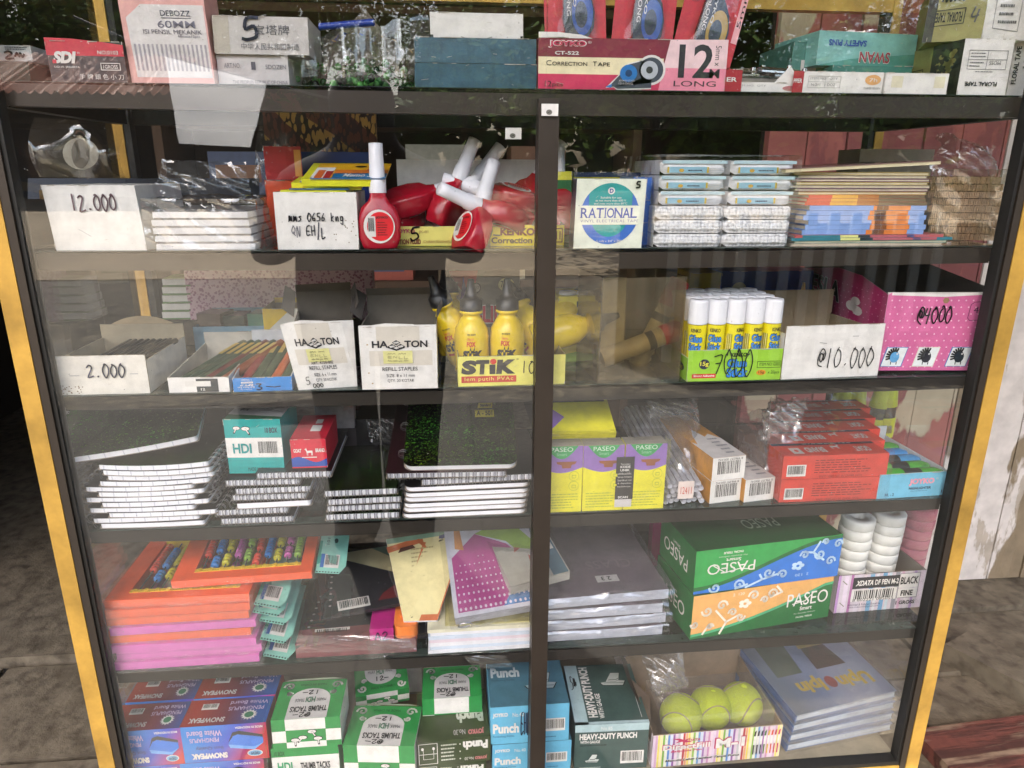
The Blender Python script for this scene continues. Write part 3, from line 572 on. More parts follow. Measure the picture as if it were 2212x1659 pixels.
# correction tape display
MAR, CRM, MAG = mat('#7c1f33', .4), mat('#e8dcb4', .45), mat('#c42a55', .4)
o = Bx('display_box', 'maroon and cream open display box lettered CORRECTION TAPE', 'display box', 1162, 1564, z, 84, .045, .1, MAR, box=False); o.tray(MAR, GREYC, hb=o.h * 1.0)
b, F = o.b, o.f['front']; b.rect(F, 0, .3, .66, .63, CRM, 1); b.rect(F, 0, 0, .68, .3, MAG, 1)
b.poly(F, [(.64, 0), (1, 0), (1, .5), (.66, .5)], mat('#e58ba0', .4), 2); b.poly(F, [(.66, .45), (1, .45), (1, 1.02), (.69, 1)], mat('#e9c9cc', .4), 3)
b.poly(F, [(0, .99), (.28, .99), (.22, 1.06), (.1, 1.1), (0, 1.1)], WHITE, 1)
b.text(F, 'JOYKO', .05, .8, .25, .95, WHITE, bold=.055, L=3); b.text(F, 'JOYKO', .056, .815, .244, .935, MAG, bold=.03, L=5); b.text(F, '®', .255, .89, .275, .94, WHITE); b.text(F, 'CT-522', .085, .67, .21, .74, WHITE, bold=.03)
b.text(F, 'C', .04, .46, .068, .56, BLACKI, bold=.01); b.text(F, 'ORRECTION', .072, .46, .255, .535, BLACKI, bold=.01); b.text(F, 'T', .285, .46, .305, .55, BLACKI, bold=.01); b.text(F, 'APE', .31, .46, .375, .535, BLACKI, bold=.01)
b.text(F, '12', .035, .05, .07, .16, BLACKI); b.text(F, 'pcs', .075, .03, .13, .11, BLACKI)
for k, (mm, e) in enumerate(((WHITE, .012), (mat('#3c4450', .4), 0))):
    b.disc(F, .595, .4, .065 + e, .25 + e * 4, mm, 4 + k); b.poly(F, [(.37 - e * 1.2, .05 - e), (.6, .15 - e * 3), (.6, .6 + e), (.53, .56 + e * 2), (.47, .5 + e * 2), (.43, .3 + e * 2)], mm, 4 + k); b.poly(F, [(.4, .06 - e), (.42, .02 - e * 2), (.6, .05 - e * 2), (.6, .3)], mm, 4 + k)
b.disc(F, .475, .33, .046, .17, mat('#2a74b8', .3), 7); b.disc(F, .475, .33, .018, .07, mat('#1c3f66', .3), 8); b.disc(F, .585, .4, .046, .18, mat('#b5bcc4', .3), 7); b.disc(F, .585, .4, .018, .07, BLK1, 8); b.poly(F, [(.355, .06), (.385, .04), (.39, .12)], mat('#2a74b8', .3), 7)
b.text(F, 'JOYKO CT-522', .425, .16, .51, .2, WHITE, L=8); b.text(F, '12-LONG', .425, .11, .5, .145, GREYL, L=8)
b.text(F, '12', .74, .26, .93, .92, BLK1, bold=.02); b.text(F, 'M', .91, .26, .965, .44, BLK1, bold=.02); b.text(F, 'LONG', .72, .09, .95, .2, BLK1); b.text(F, '5mm x', .935, .5, .965, .9, BLK1, rot=-90); o.done()
RC = mat('#c4202c', .35, .15)
for i, (x0, x1, tl, a, l) in enumerate(((1178, 1318, -2, '#2b4fa0', 'left of three blue wheeled correction tape'), (1318, 1458, 5, '#2b4fa0', 'middle blue wheeled correction tape'), (1448, 1590, 14, '#b7933a', 'gold wheeled correction tape'))):
    t = thing('blister_card', 'red card with %s in the maroon display box' % ('leftmost blue wheeled correction tape' if i == 0 else 'middle blue wheeled correction tape' if i == 1 else 'tilted gold wheeled correction tape'), 'blister card')
    p = ay(x0, 118, .065 + .006 * i); q = ay(x1, 118, .065 + .006 * i); d = q - p; t.matrix_world = MX((p.x, p.y, z + .045), math.atan2(d.y, d.x), R_(-6), R_(tl)); W = d.length * .94
    b = MB(); f = b.box(0, .001, -.02, W, .0022, .155, RC); F = f['front']; b.disc(F, .15, .55, .14, .07, mat('#a81722', .3), 1)
    if i == 2: b.rect(F, .9, .3, 1.0, 1, mat('#e9a9ac', .4), 1); b.text(F, '5mm x', .92, .4, .98, .75, BLACKI, rot=90)
    b.build('card', t); b = MB(); bk = mat('#1c2230', .25)
    pts = [(.40, .84), (.48, .86), (.53, .72), (.60, .55), (.74, .45), (.80, .33), (.78, .22), (.66, .14), (.34, .12), (.29, .3), (.33, .6)]
    V = [Vector((x * W, -.006, y * .155 - .012)) for x, y in pts]; n = len(V); b.add(V, [tuple(range(n))], bk); b.add([v + Vector((0, .007, 0)) for v in V] + V, [(k, (k + 1) % n, n + (k + 1) % n, n + k) for k in range(n)], bk)
    G = Fr((0, -.006, -.012), (W, -.006, -.012), (W, -.006, .143), (0, -.006, .143)); b.disc(G, .6, .32, .17, .15, mat(a, .25), 1); b.disc(G, .58, .31, .1, .09, bk, 2)
    b.poly(G, [(.40, .84), (.48, .86), (.5, .72), (.38, .7)], mat(a, .3), 1); b.text(G, 'JOYKO', .44, .36, .5, .62, WHITE, rot=-90, bold=.02); b.text(G, '12mLONG', .35, .3, .41, .6, GREYL, rot=-90)
    b.build('correction_tape', t); b = MB(); b.grid(8, 14, lambda u, v: (W * (.2 + .65 * u), -.001 - .008 * min(1, 4 * u, 4 * (1 - u), 5 * v, 5 * (1 - v)), .0 + .135 * v), BLIS); b.build('blister', t)
# nail clipper boxes
RD2 = mat('#a3202c', .4)
o = Bx('clipper_box', 'torn low white and red carton holding chrome nail clippers', 'box', 1570, 1752, z, 178, .05, .075, WHITE, box=False); o.tray(WHITE, GREYC, hb=.026)
b, F = o.b, o.f['front']; b.poly(F, [(0, .9), (.1, 1.9), (.0, 2.3)], RD2, 0); b.poly(F, [(.55, 1), (.72, 2.6), (.85, 1.3), (1, 1)], WHITE, 0); b.text(F, 'ITEM NO.  QTY', .1, .55, .45, .75, ink('#888')); b.disc(F, .75, .45, .1, .25, ink('#b9787a'), 1); o.done()
b2 = Bx('clipper_box', 'red end of a second torn carton between the clipper cartons', 'box', 1563, 1600, z, 150, .046, .06, RD2, mats={'right': WHITE}); b2.b.text(b2.f['front'], 'ER', .1, .45, .7, .65, WHITE, bold=.02); b2.done()
for i in range(6):
    M = o.M @ MX((.02 + i * .016, .025 + .008 * (i % 3), .02 + .004 * (i % 2)), R_(-10 + 9 * i)); t = thing('nail_clipper', 'chrome nail clipper lying in the torn low white carton', 'nail clipper', M=M, group='chrome nail clippers in the torn carton')
    b = MB(); b.box(-.025, -.004, 0, .025, .004, .002, CHROME); b.build('lower_blade', t); b = MB(); b.box(-.025, -.004, .0035, .022, .004, .0055, CHROME, ty=.001); b.cyl((.018, 0, 0), (.018, 0, .009), .003, CHROME); b.build('lever', t)
o = Bx('clipper_box', 'white carton with red top stencilled N-211 on the top shelf', 'box', 1732, 1903, z, 155, .045, .075, WHITE, mats={'top': RD2}); b, F = o.b, o.f['front']
b.rect(F, -.13, 0, 0, 1, RD2, 1); b.text(F, 'PPER', -.125, .45, -.02, .65, WHITE, bold=.02); b.text(F, 'ITEM NO.  QTY', .08, .6, .42, .72, ink('#8a8a88')); b.text(F, 'N-211   1 DOZ', .1, .32, .4, .45, ink('#6a6a68'))
for q in ([(.06, .25), (.46, .25), (.46, .78), (.06, .78), (.06, .25)], [(.06, .52), (.46, .52)], [(.27, .25), (.27, .78)]): b.line(F, q, .0005, ink('#aaa9a4'))
b.disc(F, .87, .64, .1, .24, mat('#d9a567', .5), 2); b.text(F, '7h', .82, .55, .92, .72, WHITE); b.text(F, 'THREE SEVEN', .76, .2, .97, .3, ink('#6a6a68')); o.done()
o = Bx('clipper_box', 'plain white carton with taped ends in front of the floral tape box', 'box', 1908, 2043, z, 158, .042, .06, WHITE); b, F = o.b, o.f['front']; b.rect(F, .1, .3, .28, .85, mat('#d6cfb4', .3), 1); b.rect(F, .78, .3, .95, .85, mat('#d6cfb4', .3), 1); o.done()
# safety pins
TL = mat('#7fb8b0', .4, .15); TLD = mat('#3d7a6c', .4)
o = Bx('safety_pin_box', 'teal carton under the upside down lettered safety pin carton', 'box', 1790, 1960, z, 142, .12, .1, TLD); o.done(); h0 = o.h
for (xl, xr, l) in ((1700, 1766, 'half hidden dark teal carton left of the lettered safety pin carton'),): o = Bx('safety_pin_box', l, 'box', xl, xr, z, 90, .15, .1, mat('#4f8078', .4), tw=.002); o.b.rect(o.f['front'], .3, .4, .8, .7, GREYL, 1); o.done()
o = Bx('safety_pin_box', 'pale teal carton with upside down SAFETY PINS lettering', 'box', 1762, 1972, z + h0 + .0005, 70, .125, .1, TL, yr=.14); b, F = o.b, o.f['front']
b.poly(F, [(0, 0), (1, .0), (1, .42), (.35, .22)], mat('#54968a', .4), 1); b.text(F, 'SAFETY PINS', .1, .58, .48, .76, ink('#2b4a9a'), rot=180, bold=.03); b.text(F, 'SWAN', .42, .1, .74, .45, WHITE, rot=180, bold=.03, L=3); b.text(F, 'SWAN', .425, .12, .735, .44, ink('#a33a4a'), rot=180, bold=.02, L=4); o.done()
# floral tape
OLV, OLD = mat('#8f8a52', .5), mat('#2c2b26', .5)
def floral(label, xl, xm, xr, z, row, y, D, rz, txt_rot):
    o = Bx('floral_tape_box', label, 'box', xm, xr, z, row, y, D, WHITE, mats={'left': OLV, 'top': OLV}, tw=.001); b = o.b; F = o.f['front']; G = o.f['left']
    b.text(F, 'FLORAL TAPE', .13, .17, .78, .25, BLACKI, rot=180, bold=.03); ln_ = ink('#777'); b.text(F, 'MOSS', .55, .55, .78, .62, ink('#555'), rot=180)
    for q in ([(.12, .47), (.9, .47), (.9, .8), (.12, .8), (.12, .47)], [(.12, .64), (.9, .64)], [(.5, .47), (.5, .8)]): b.line(F, q, .0006, ln_)
    b.fine(F, .16, .5, .46, .62, 2, ln_); b.fine(F, .16, .67, .46, .78, 2, ln_); b.fine(F, .3, .41, .7, .45, 1, ln_)
    b.rect(G, .68, 0, 1, 1, OLD, 1); b.text(G, 'FLORAL TAPE', .18, .35, .56, .52, BLACKI, rot=0, bold=.03); b.line(G, [(.15, .28), (.6, .28), (.6, .6), (.15, .6), (.15, .28)], .001, BLACKI)
    for i in range(22): b.disc(G, .84 + rnd.uniform(-.1, .1), .4 + rnd.uniform(0, .5), .03, .05, OLV, 2, 6); b.disc(G, .84 + rnd.uniform(-.1, .1), .4 + rnd.uniform(0, .5), .018, .03, OLD, 3, 6)
    o.done(); return o
o1 = floral('white ended olive floral tape carton standing lowest on the top shelf', 1905, 2065, 2170, z, 84, .05, .17, 0, 0)
o1.M  # front carton
o = Bx('floral_tape_box', 'white carton end stencilled MOSS at the right end of the top shelf', 'box', 2172, 2290, z, 88, .075, .12, WHITE, tw=.002); b, F = o.b, o.f['front']; b.text(F, 'FLORAL TAPE', .03, .25, .12, .9, BLACKI, rot=90, bold=.03); b.text(F, 'MOSS', .3, .1, .4, .4, ink('#555'), rot=90, bold=.02); b.fine(F, .2, .5, .6, .9, 4, ink('#777')); o.done()
o = Bx('floral_tape_box', 'olive floral tape carton marked with a scribble and 4, topmost of the pile', 'box', 2000, 2118, z + o1.h + .001, -40, .085, .12, OLV, tw=.002, yr=.06); b, F = o.b, o.f['front']
b.rect(F, -.08, 0, .1, 1, OLD, 1); b.text(F, 'FLORAL TAPE', .1, .33, .58, .5, BLACKI, rot=180, bold=.02); b.line(F, [(.08, .27), (.62, .3), (.62, .56), (.08, .53), (.08, .27)], .0009, BLACKI); b.hand(F, '~~', .15, .62, .6, .85, .002, BLACKI); b.hand(F, '4', .72, .3, .92, .55, .0018, ink('#555')); G = o.f['right']; o.done()
o = Bx('floral_tape_box', 'white end of the topmost floral tape carton at the upper right', 'box', 2120, 2300, z + o1.h + .001, -40, .06, .1, WHITE, tw=.002); b, F = o.b, o.f['front']; b.line(F, [(.1, .2), (.4, .15), (.4, 1), (.1, 1), (.1, .2)], .0007, ink('#888')); b.fine(F, .15, .25, .38, .8, 4, ink('#777')); b.text(F, 'FLORAL TAPE', .48, .2, .58, .9, BLACKI, rot=90, bold=.03); o.done()
P = [ay(*a, .2) for a in ((1690, 130), (2000, 130), (2000, 30), (1830, 40))]; crumple('plastic_bag', 'crinkled clear bag behind the teal safety pin carton', P, 0, .02, seed=4)
# ================================================================ second shelf
z = S2
o = Bx('price_box', 'white carton handwritten 12.000 at the left end of the second shelf', 'box', 122, 318, z, 400, .05, .12, WHITE, tx=-.004, yr=.045); b, F = o.b, o.f['front']
b.hand(F, '12.000', .27, .62, .78, .85, .0017, ink('#6a5058')); b.line(F, [(.3, .33), (.42, .22)], .0006, ink('#aaa')); o.done()
p = ay(175, 405, .2); M0 = MX((p.x - .11, .24, z + .0), 0)
t = thing('plastic_pack', 'clear plastic pack with a moulded round handle behind the 12.000 carton', 'plastic pack')
P = [ay(*a, .22) for a in ((85, 382), (272, 385), (280, 268), (75, 253))]; F = Fr(*P); b = MB()
b.grid(24, 16, lambda u, v: F.P(u, v) + F.n * (.012 * math.sin(u * 9) * math.sin(v * 4) + .02 * math.sin(v * 3.1)), BAG); b.build('film', t)
b = MB(); b.disc(F, .5, .42, .2, .28, mat('#b9b5a8', .4), 20, 24); b.disc(F, .5, .42, .1, .26, mat('#6b655a', .4), 24, 20); b.build('handle', t)
for i, (a, c, dd) in enumerate((((85, 420), (330, 440), '#7a6440'), ((120, 430), (380, 402), '#b39b66'))):
    b = MB(); b.cyl(ay(*a, .2), ay(*c, .26), .006, mat(dd, .6)); tag(b.build('wooden_stick', None), '%s wooden stick lying behind the 12.000 carton' % ('dark' if i == 0 else 'pale'), 'stick')
b = MB(); P = [ay(*a, .3) for a in ((60, 430), (560, 430), (560, 385), (60, 385))]; F = Fr(*P); b.grid(10, 3, lambda u, v: F.P(u, v), mat('#2b3548', .6)); tag(b.build('folder'), 'dark blue folder standing behind the 12.000 carton', 'folder')
# pads in a bag
for i in range(5):
    o = Bx('paper_pad', 'white paper pad number %s up in the bagged stack' % ('lowest', 'second', 'third', 'fourth', 'topmost')[i], 'paper pad', 338 - 3 * i + (4 if i == 4 else 0), 551 - 4 * i, z + .0088 * i, 0, .05 + .002 * (i % 2), .12, PAGE, h=.0064, group='bagged white paper pads', tw=.001)
    o.a = (o.a[0], ('white paper pad lowest in', 'white paper pad second from the bottom of', 'white paper pad in the middle of', 'white paper pad second from the top of', 'white paper pad topmost in')[i] + ' the clear bagged stack', 'paper pad', o.a[3]); o.b.box(.002, .002, .0064, o.w - .002, .118, .0087, mat('#6a6a70', .6)); o.done()  # shaded gap above each pad is built in as a dark grey slab
M, W = place(330, 556, z, .05); baghull('plastic_bag', 'clear crumpled bag wrapped round the stack of white paper pads', M, W, .14, .052, seed=3, amp=.004, n=20)
P = [ay(*a, .07) for a in ((330, 440), (545, 440), (530, 350), (350, 345))]; crumple('plastic_bag', 'loose crinkled top of a clear bag above the white paper pads', P, 0, .02, seed=9, amp=.008)
# batik folder and packs behind
def batik():
    m, n, b, ln = newmat('batik_print'); tc = n.nodes.new('ShaderNodeTexCoord'); mp = n.nodes.new('ShaderNodeMapping'); mp.inputs['Rotation'].default_value = (0, R_(52), 0); ln(tc.outputs['Object'], mp.inputs[0])
    wv = n.nodes.new('ShaderNodeTexWave'); wv.bands_direction = 'X'; wv.inputs['Scale'].default_value = 5.2; wv.inputs['Distortion'].default_value = 1.2; wv.inputs['Detail Scale'].default_value = 3; ln(mp.outputs[0], wv.inputs[0])
    mp2 = n.nodes.new('ShaderNodeMapping'); mp2.inputs['Scale'].default_value = (2.2, 1, .8); ln(tc.outputs['Object'], mp2.inputs[0])
    vo = n.nodes.new('ShaderNodeTexVoronoi'); vo.inputs['Scale'].default_value = 85; ln(mp2.outputs[0], vo.inputs[0])
    a = n.nodes.new('ShaderNodeMath'); a.operation = 'GREATER_THAN'; a.inputs[1].default_value = .62; ln(wv.outputs[0], a.inputs[0])
    c = n.nodes.new('ShaderNodeMath'); c.operation = 'LESS_THAN'; c.inputs[1].default_value = .5; ln(vo.outputs['Distance'], c.inputs[0])
    g = n.nodes.new('ShaderNodeMath'); g.operation = 'MULTIPLY'; ln(a.outputs[0], g.inputs[0]); ln(c.outputs[0], g.inputs[1])
    m1 = n.nodes.new('ShaderNodeMix'); m1.data_type = 'RGBA'; ln(c.outputs[0], m1.inputs[0]); m1.inputs[6].default_value = lin('#3a1e18'); m1.inputs[7].default_value = lin('#7a4434')
    m2 = n.nodes.new('ShaderNodeMix'); m2.data_type = 'RGBA'; ln(g.outputs[0], m2.inputs[0]); ln(m1.outputs[2], m2.inputs[6]); m2.inputs[7].default_value = lin('#e0b568'); ln(m2.outputs[2], b.inputs['Base Color']); b.inputs['Roughness'].default_value = .4
    return m
o = Bx('batik_folder', 'brown and gold batik patterned folder standing at the back of the second shelf', 'folder', 588, 822, z, 232, .27, .02, batik(), ty=.01); o.done()
o = Bx('folder', 'blue folder lying behind the yellow memo packs', 'folder', 600, 812, z, 328, .2, .06, mat('#1d3f96', .4)); o.done()
OR1 = mat('#d8502c', .35)
for r, xl, xr, zz, l in ((390, 585, 655, 0, 'lower'), (350, 575, 655, 1, 'upper')):
    o = Bx('chalk_box', 'orange and red carton, %s of two left of the batik folder' % l, 'box', xl, xr, z if not zz else z + h0 + .001, r if not zz else 316, .15, .06, OR1 if not zz else mat('#b8262c', .35), yr=.16); o.b.rect(o.f['front'], .8, .1, .98, .9, mat('#e8a04a', .4), 1); o.done(); h0 = o.h
crumple('plastic_bag', 'clear bag hanging left of the orange cartons', [ay(*a, .16) for a in ((545, 400), (620, 410), (620, 290), (560, 260))], 0, .02, seed=21)
# mms carton with memo packs
o = Bx('price_box', 'white open carton handwritten mms 0656 and EH/L', 'box', 601, 776, z, 415, .045, .09, WHITE, tx=-.003, box=False); o.tray(WHITE, GREYC, t=.002); b, F = o.b, o.f['front']
pen = ink('#2a2a38'); b.hand(F, 'mms 0656 kng', .16, .5, .84, .64, .0011, pen); b.hand(F, 'EH/L', .36, .25, .6, .42, .0012, pen); b.hand(F, 'QN', .18, .22, .3, .42, .0008, ink('#5a5a68'))
for i in range(14): b.disc(F, rnd.uniform(.7, .98), rnd.uniform(.05, .6), .008, .012, mat('#8b7f6a', .8), 1, 6)
o.done(); mw, mh, mM = o.w, o.h, o.M
YEL = mat('#d9d92a', .4); YEO = mat('#e8b021', .4)
def memo(label, M, W, D):
    t = thing('memo_pad', label, 'memo pad', M=M, group='memo sticks on the white carton'); b = MB(); b.box(0, 0, 0, W, D, .008, YEL); b.build('pad', t)
    b = MB(); f = b.box(.01, -.002, .0085, W * 1.06, D * .9, .0095, YEO, mats={'front': BLUE}); T = f['top']; b.rect(T, .28, .0, 1, .32, BLUE, 1); b.text(T, 'Memo Stick', .42, .05, .98, .27, WHITE, shear=.25, bold=.015); b.rect(T, .28, .32, 1, .55, mat('#dc7a2a', .4), 1); b.text(T, 'JOYKO', .7, .42, .95, .56, ink('#b52a3a'), bold=.03); b.rect(T, 0, 0, .26, .7, WHITE, 1); b.rect(T, .17, .0, .26, .45, mat('#b02a2a', .4), 2); b.rect(T, .05, .0, .15, .5, mat('#d86a2a', .4), 2); b.disc(T, .6, .75, .08, .06, BLACKI, 2); b.build('card', t)
BLUE = mat('#1f6a9a', .35)
memo('yellow memo pad lying flat inside the open white carton', mM @ MX((.006, .01, mh - .006), R_(1)), mw * .8, .075)
memo('yellow memo pad with printed card tilted on top of the white carton', mM @ MX((.03, .012, mh + .006), R_(-2), R_(14)), mw * .98, .075)
memo('yellow memo pad under the tilted topmost memo card', mM @ MX((.018, .014, mh + .002), R_(3), R_(5)), mw * .85, .07)
# correction fluid
BR = mat('#a8152a', .22, .06, 30, .01); CAPW = mat('#e4e4ea', .4, .03)
def fluid(label, M, lab=True):
    t = thing('correction_bottle', label, 'bottle', M=M, group='red correction fluid bottles'); b = MB()
    secs = [(.019, .012, 0), (.021, .0135, .003), (.0245, .0145, .012), (.0245, .0145, .032), (.020, .013, .046), (.012, .010, .053), (.0095, .0095, .058), (.009, .009, .062)]; n = 24; V = []
    for rx, ry, zz in secs:
        for i in range(n):
            a = 2 * math.pi * i / n; c, s_ = math.cos(a), math.sin(a); e = .42; V.append((rx * math.copysign(abs(c) ** e, c), ry * math.copysign(abs(s_) ** e, s_), zz))
    b.add(V, [(j * n + i, j * n + (i + 1) % n, (j + 1) * n + (i + 1) % n, (j + 1) * n + i) for j in range(len(secs) - 1) for i in range(n)], BR, True); b.add(V[:n], [tuple(range(n))], BR); b.build('body', t)
    b = MB(); b.lathe([(.0098, .062), (.0098, .078), (.0088, .080), (.0080, .105), (.0078, .116), (.004, .1165)], CAPW, 18); b.build('cap', t)
    if lab:
        b = MB(); F = Fr((-.021, -.0150, .006), (.021, -.0150, .006), (.021, -.0150, .044), (-.021, -.0150, .044)); b.disc(F, .5, .5, .42, .5, WHITE, 0, 28); b.disc(F, .53, .5, .36, .43, mat('#d8222c', .35), 1, 28); b.rect(F, .2, .2, .4, .8, WHITE, 2); b.barcode(F, .2, .25, .38, .8, 3); b.text(F, 'JOYKO', .42, .72, .74, .8, BLACKI, bold=.04); b.fine(F, .45, .22, .72, .66, 6, ink('#5a1010')); b.build('label', t)
    return t
def at(px, row, Y): return ay(px, row, Y)
def stand(px, zz, Y): m, _ = place(px - 1, px + 1, zz, Y); v = m.translation; return v
v = stand(820, z, .03); f0 = fluid('red correction bottle standing upright in front of the yellow box', MX((v.x, .038, z + .0005), R_(4)))
KY, JY = mat('#e3cf2e', .45), mat('#d8cf6e', .45)
o = Bx('display_box', 'open yellow carton lettered JOYKO and CORRECTION FLUID', 'display box', 852, 1056, z, 489, .076, .10, JY, box=False); oh = topz(900, 345, .17) - z; o.tray(JY, mat('#d8d4ce', .7), hb=oh, hs=.03); b, F = o.b, o.f['front']
b.text(F, 'JOYKO', .02, .6, .22, .88, ink('#a83a5a'), bold=.03); b.text(F, 'JK-01', .26, .62, .36, .8, ink('#8a6a3a')); b.text(F, 'RECTION FLUID', -.02, .1, .28, .36, ink('#7a2a1a'), bold=.04); b.text(F, '(CAIRAN PENGHAPUS)', .3, .12, .62, .3, ink('#8a5a2a'), shear=.2); b.hand(F, '5', .16, .3, .28, .95, .002, BLACKI); b.rect(F, 0, 0, 1, .05, mat('#b7b34a', .5), 1); o.done(); oa = o
o = Bx('display_box', 'open bright yellow carton lettered KENKO Correction Pen', 'display box', 1058, 1218, z, 486, .075, .10, KY, box=False); oh = topz(1130, 345, .17) - z; o.tray(KY, mat('#cfcac4', .7), hb=oh, hs=.035); b, F = o.b, o.f['front']
b.hand(F, '7-', -.05, .3, .14, .8, .0015, ink('#444')); b.text(F, 'KENKO', .14, .5, .6, .86, ink('#6a1a1a'), bold=.045); b.text(F, '®', .62, .75, .66, .86, BLACKI); b.text(F, 'Correction Pen', .02, .12, .78, .42, ink('#4a3a2a'), bold=.03); b.rect(F, .86, .15, .98, .85, ink('#6a1a1a'), 2); b.rect(F, .875, .2, .965, .8, KY, 3); b.text(F, '11', .89, .3, .95, .7, ink('#6a1a1a'), bold=.03); o.done(); ob = o
# lying bottles: (foot px,row,Y) -> (cap px,row,Y)
def lie(a, c, roll, label, lab=False):
    A, C = Vector(at(*a)), Vector(at(*c)); d = (C - A).normalized(); q = d.to_track_quat('Z', 'Y').to_matrix().to_4x4(); s = .118 / max((C - A).length, .001)
    t = dup(f0, Matrix.Translation(A) @ q @ Matrix.Rotation(R_(roll), 4, 'Z'), label)
    if not lab:
        for ch in list(t.children):
            pass
    return t
lie((838, 445, .09), (968, 408, .10), 20, 'red correction bottle lying on another with its cap to the right'); lie((842, 470, .09), (940, 462, .16), 5, 'red correction bottle lying lowest in the JOYKO carton')
lie((948, 490, .09), (985, 400, .10), 130, 'red correction bottle leaning in the middle of the cartons'); lie((1008, 542, .034), (1052, 398, .066), 160, 'red correction bottle tilted forward with barcode label over the carton edge', True)
lie((968, 475, .12), (1032, 385, .13), 150, 'red correction bottle leaning to the right behind the tilted one'); lie((1150, 440, .10), (1048, 412, .10), 170, 'red correction bottle lying with its cap to the left')
lie((1105, 470, .12), (1172, 372, .13), 20, 'red correction bottle whose cap points up to the right'); lie((1150, 485, .09), (1065, 440, .10), 0, 'red correction bottle lying low with its cap towards the tilted one')
lie((1205, 500, .085), (1206, 370, .12), 0, 'red correction bottle upright behind the mullion'); lie((1120, 485, .075), (1070, 462, .06), 10, 'red correction bottle lying flat in the KENKO carton')
# electrical tape
IV, DB = mat('#dfe3d2', .4), mat('#20305e', .4); TQ, BL2 = mat('#2c9a98', .35), mat('#3a6cc0', .35)
o = Bx('tape_box', 'yellow and green carton behind the electrical tape carton', 'box', 1236, 1376, z, 372, .15, .06, mat('#d8d23a', .4)); b, F = o.b, o.f['front']; b.rect(F, 0, 0, 1, .86, mat('#1f5a3a', .4), 1); b.rect(F, 0, .93, 1, 1, DB, 2); o.done()
o = Bx('tape_box', 'green and yellow carton half hidden behind the mullion', 'box', 1195, 1232, z, 370, .12, .06, mat('#2a6a3a', .4), yr=.12); b, F = o.b, o.f['front']; b.rect(F, 0, .88, 1, 1, mat('#d8d23a', .4), 1); b.rect(F, 0, .3, 1, .5, mat('#d8d23a', .4), 1); b.fine(F, .1, .55, .9, .7, 3, GREYC); o.done()
h0 = 0
for i in range(3):
    o = Bx('tape_box', 'blue carton %s behind the electrical tape carton' % ('lowest', 'second', 'third')[i], 'box', 1366, 1408 - (3 if i == 2 else 6), z + .027 * i, 0, .08, .07, BL2, h=.0265, group='blue cartons stacked behind the tape carton'); o.done()
o = Bx('tape_box', 'ivory carton with round turquoise badge lettered RATIONAL', 'box', 1238, 1385, z, 386, .04, .03, IV, mats={'left': DB, 'top': DB}, yr=.037, tx=.002); b, F = o.b, o.f['front']
A = .96
b.disc(F, .5, .5, .42, .44, TQ, 1, 40); b.poly(F, [(.08, .62)] + [(.5 - .42 * math.cos(R_(a)), .5 + .44 * math.sin(R_(a))) for a in (17, 30, 42)] + [(.19, .62)], BL2, 2); b.poly(F, [(.92, .62)] + [(.5 + .42 * math.cos(R_(a)), .5 + .44 * math.sin(R_(a))) for a in (17, 30, 42)] + [(.81, .62)], BL2, 2)
b.poly(F, [(.5 + .42 * math.cos(R_(a)), .5 + .44 * math.sin(R_(a))) for a in range(198, 343, 6)] + [(.5 + .27 * math.cos(R_(a)), .47 + .3 * math.sin(R_(a))) for a in range(336, 203, -6)], BL2, 2)
b.rect(F, .05, .345, .95, .62, IV, 3); b.disc(F, .5, .83, .05, .05, WHITE, 3); b.text(F, 'D', .475, .8, .53, .86, ink('#2a3a8a'), bold=.04)
for i, s in enumerate(('Suitable for use', 'at not more than 600 V', 'and note more than 80°C')): b.text(F, s, (.35, .28, .26)[i], .72 - i * .042, (.65, .72, .74)[i], .75 - i * .042, WHITE, bold=.01)
x = .075
for ch, wd in zip('RATIONAL', (.115, .12, .115, .05, .115, .125, .12, .105)):     # roman capitals with serifs
    if ch == 'I': b.rect(F, x + .018, .445, x + .034, .585, ink('#2c4aa0'), 5)
    else: b.text(F, ch, x + .004, .443, x + wd - .006, .587, ink('#2c4aa0'), bold=.012, L=5)
    for v in ((.443,) if ch in 'T' else (.443, .58) if ch in 'INRL' else (.443,) if ch == 'A' else ()):
        for q in ((x + .026,) if ch == 'I' else (x + wd * .5,) if ch == 'T' else (x + .014, x + wd - .016) if ch in 'ANR' and v < .5 else (x + .016,)): b.rect(F, q - .02, v, q + .02, v + .008, ink('#2c4aa0'), 5)
    x += wd - .006
b.text(F, 'VINYL ELECTRICAL TAPE', .08, .38, .92, .42, ink('#6a6f9a'), sp=1.2); b.text(F, '5 mils x 3/4" x 20Y', .33, .09, .7, .125, WHITE); b.hand(F, 'S', .84, .87, .92, .97, .0018, BLACKI); o.done()
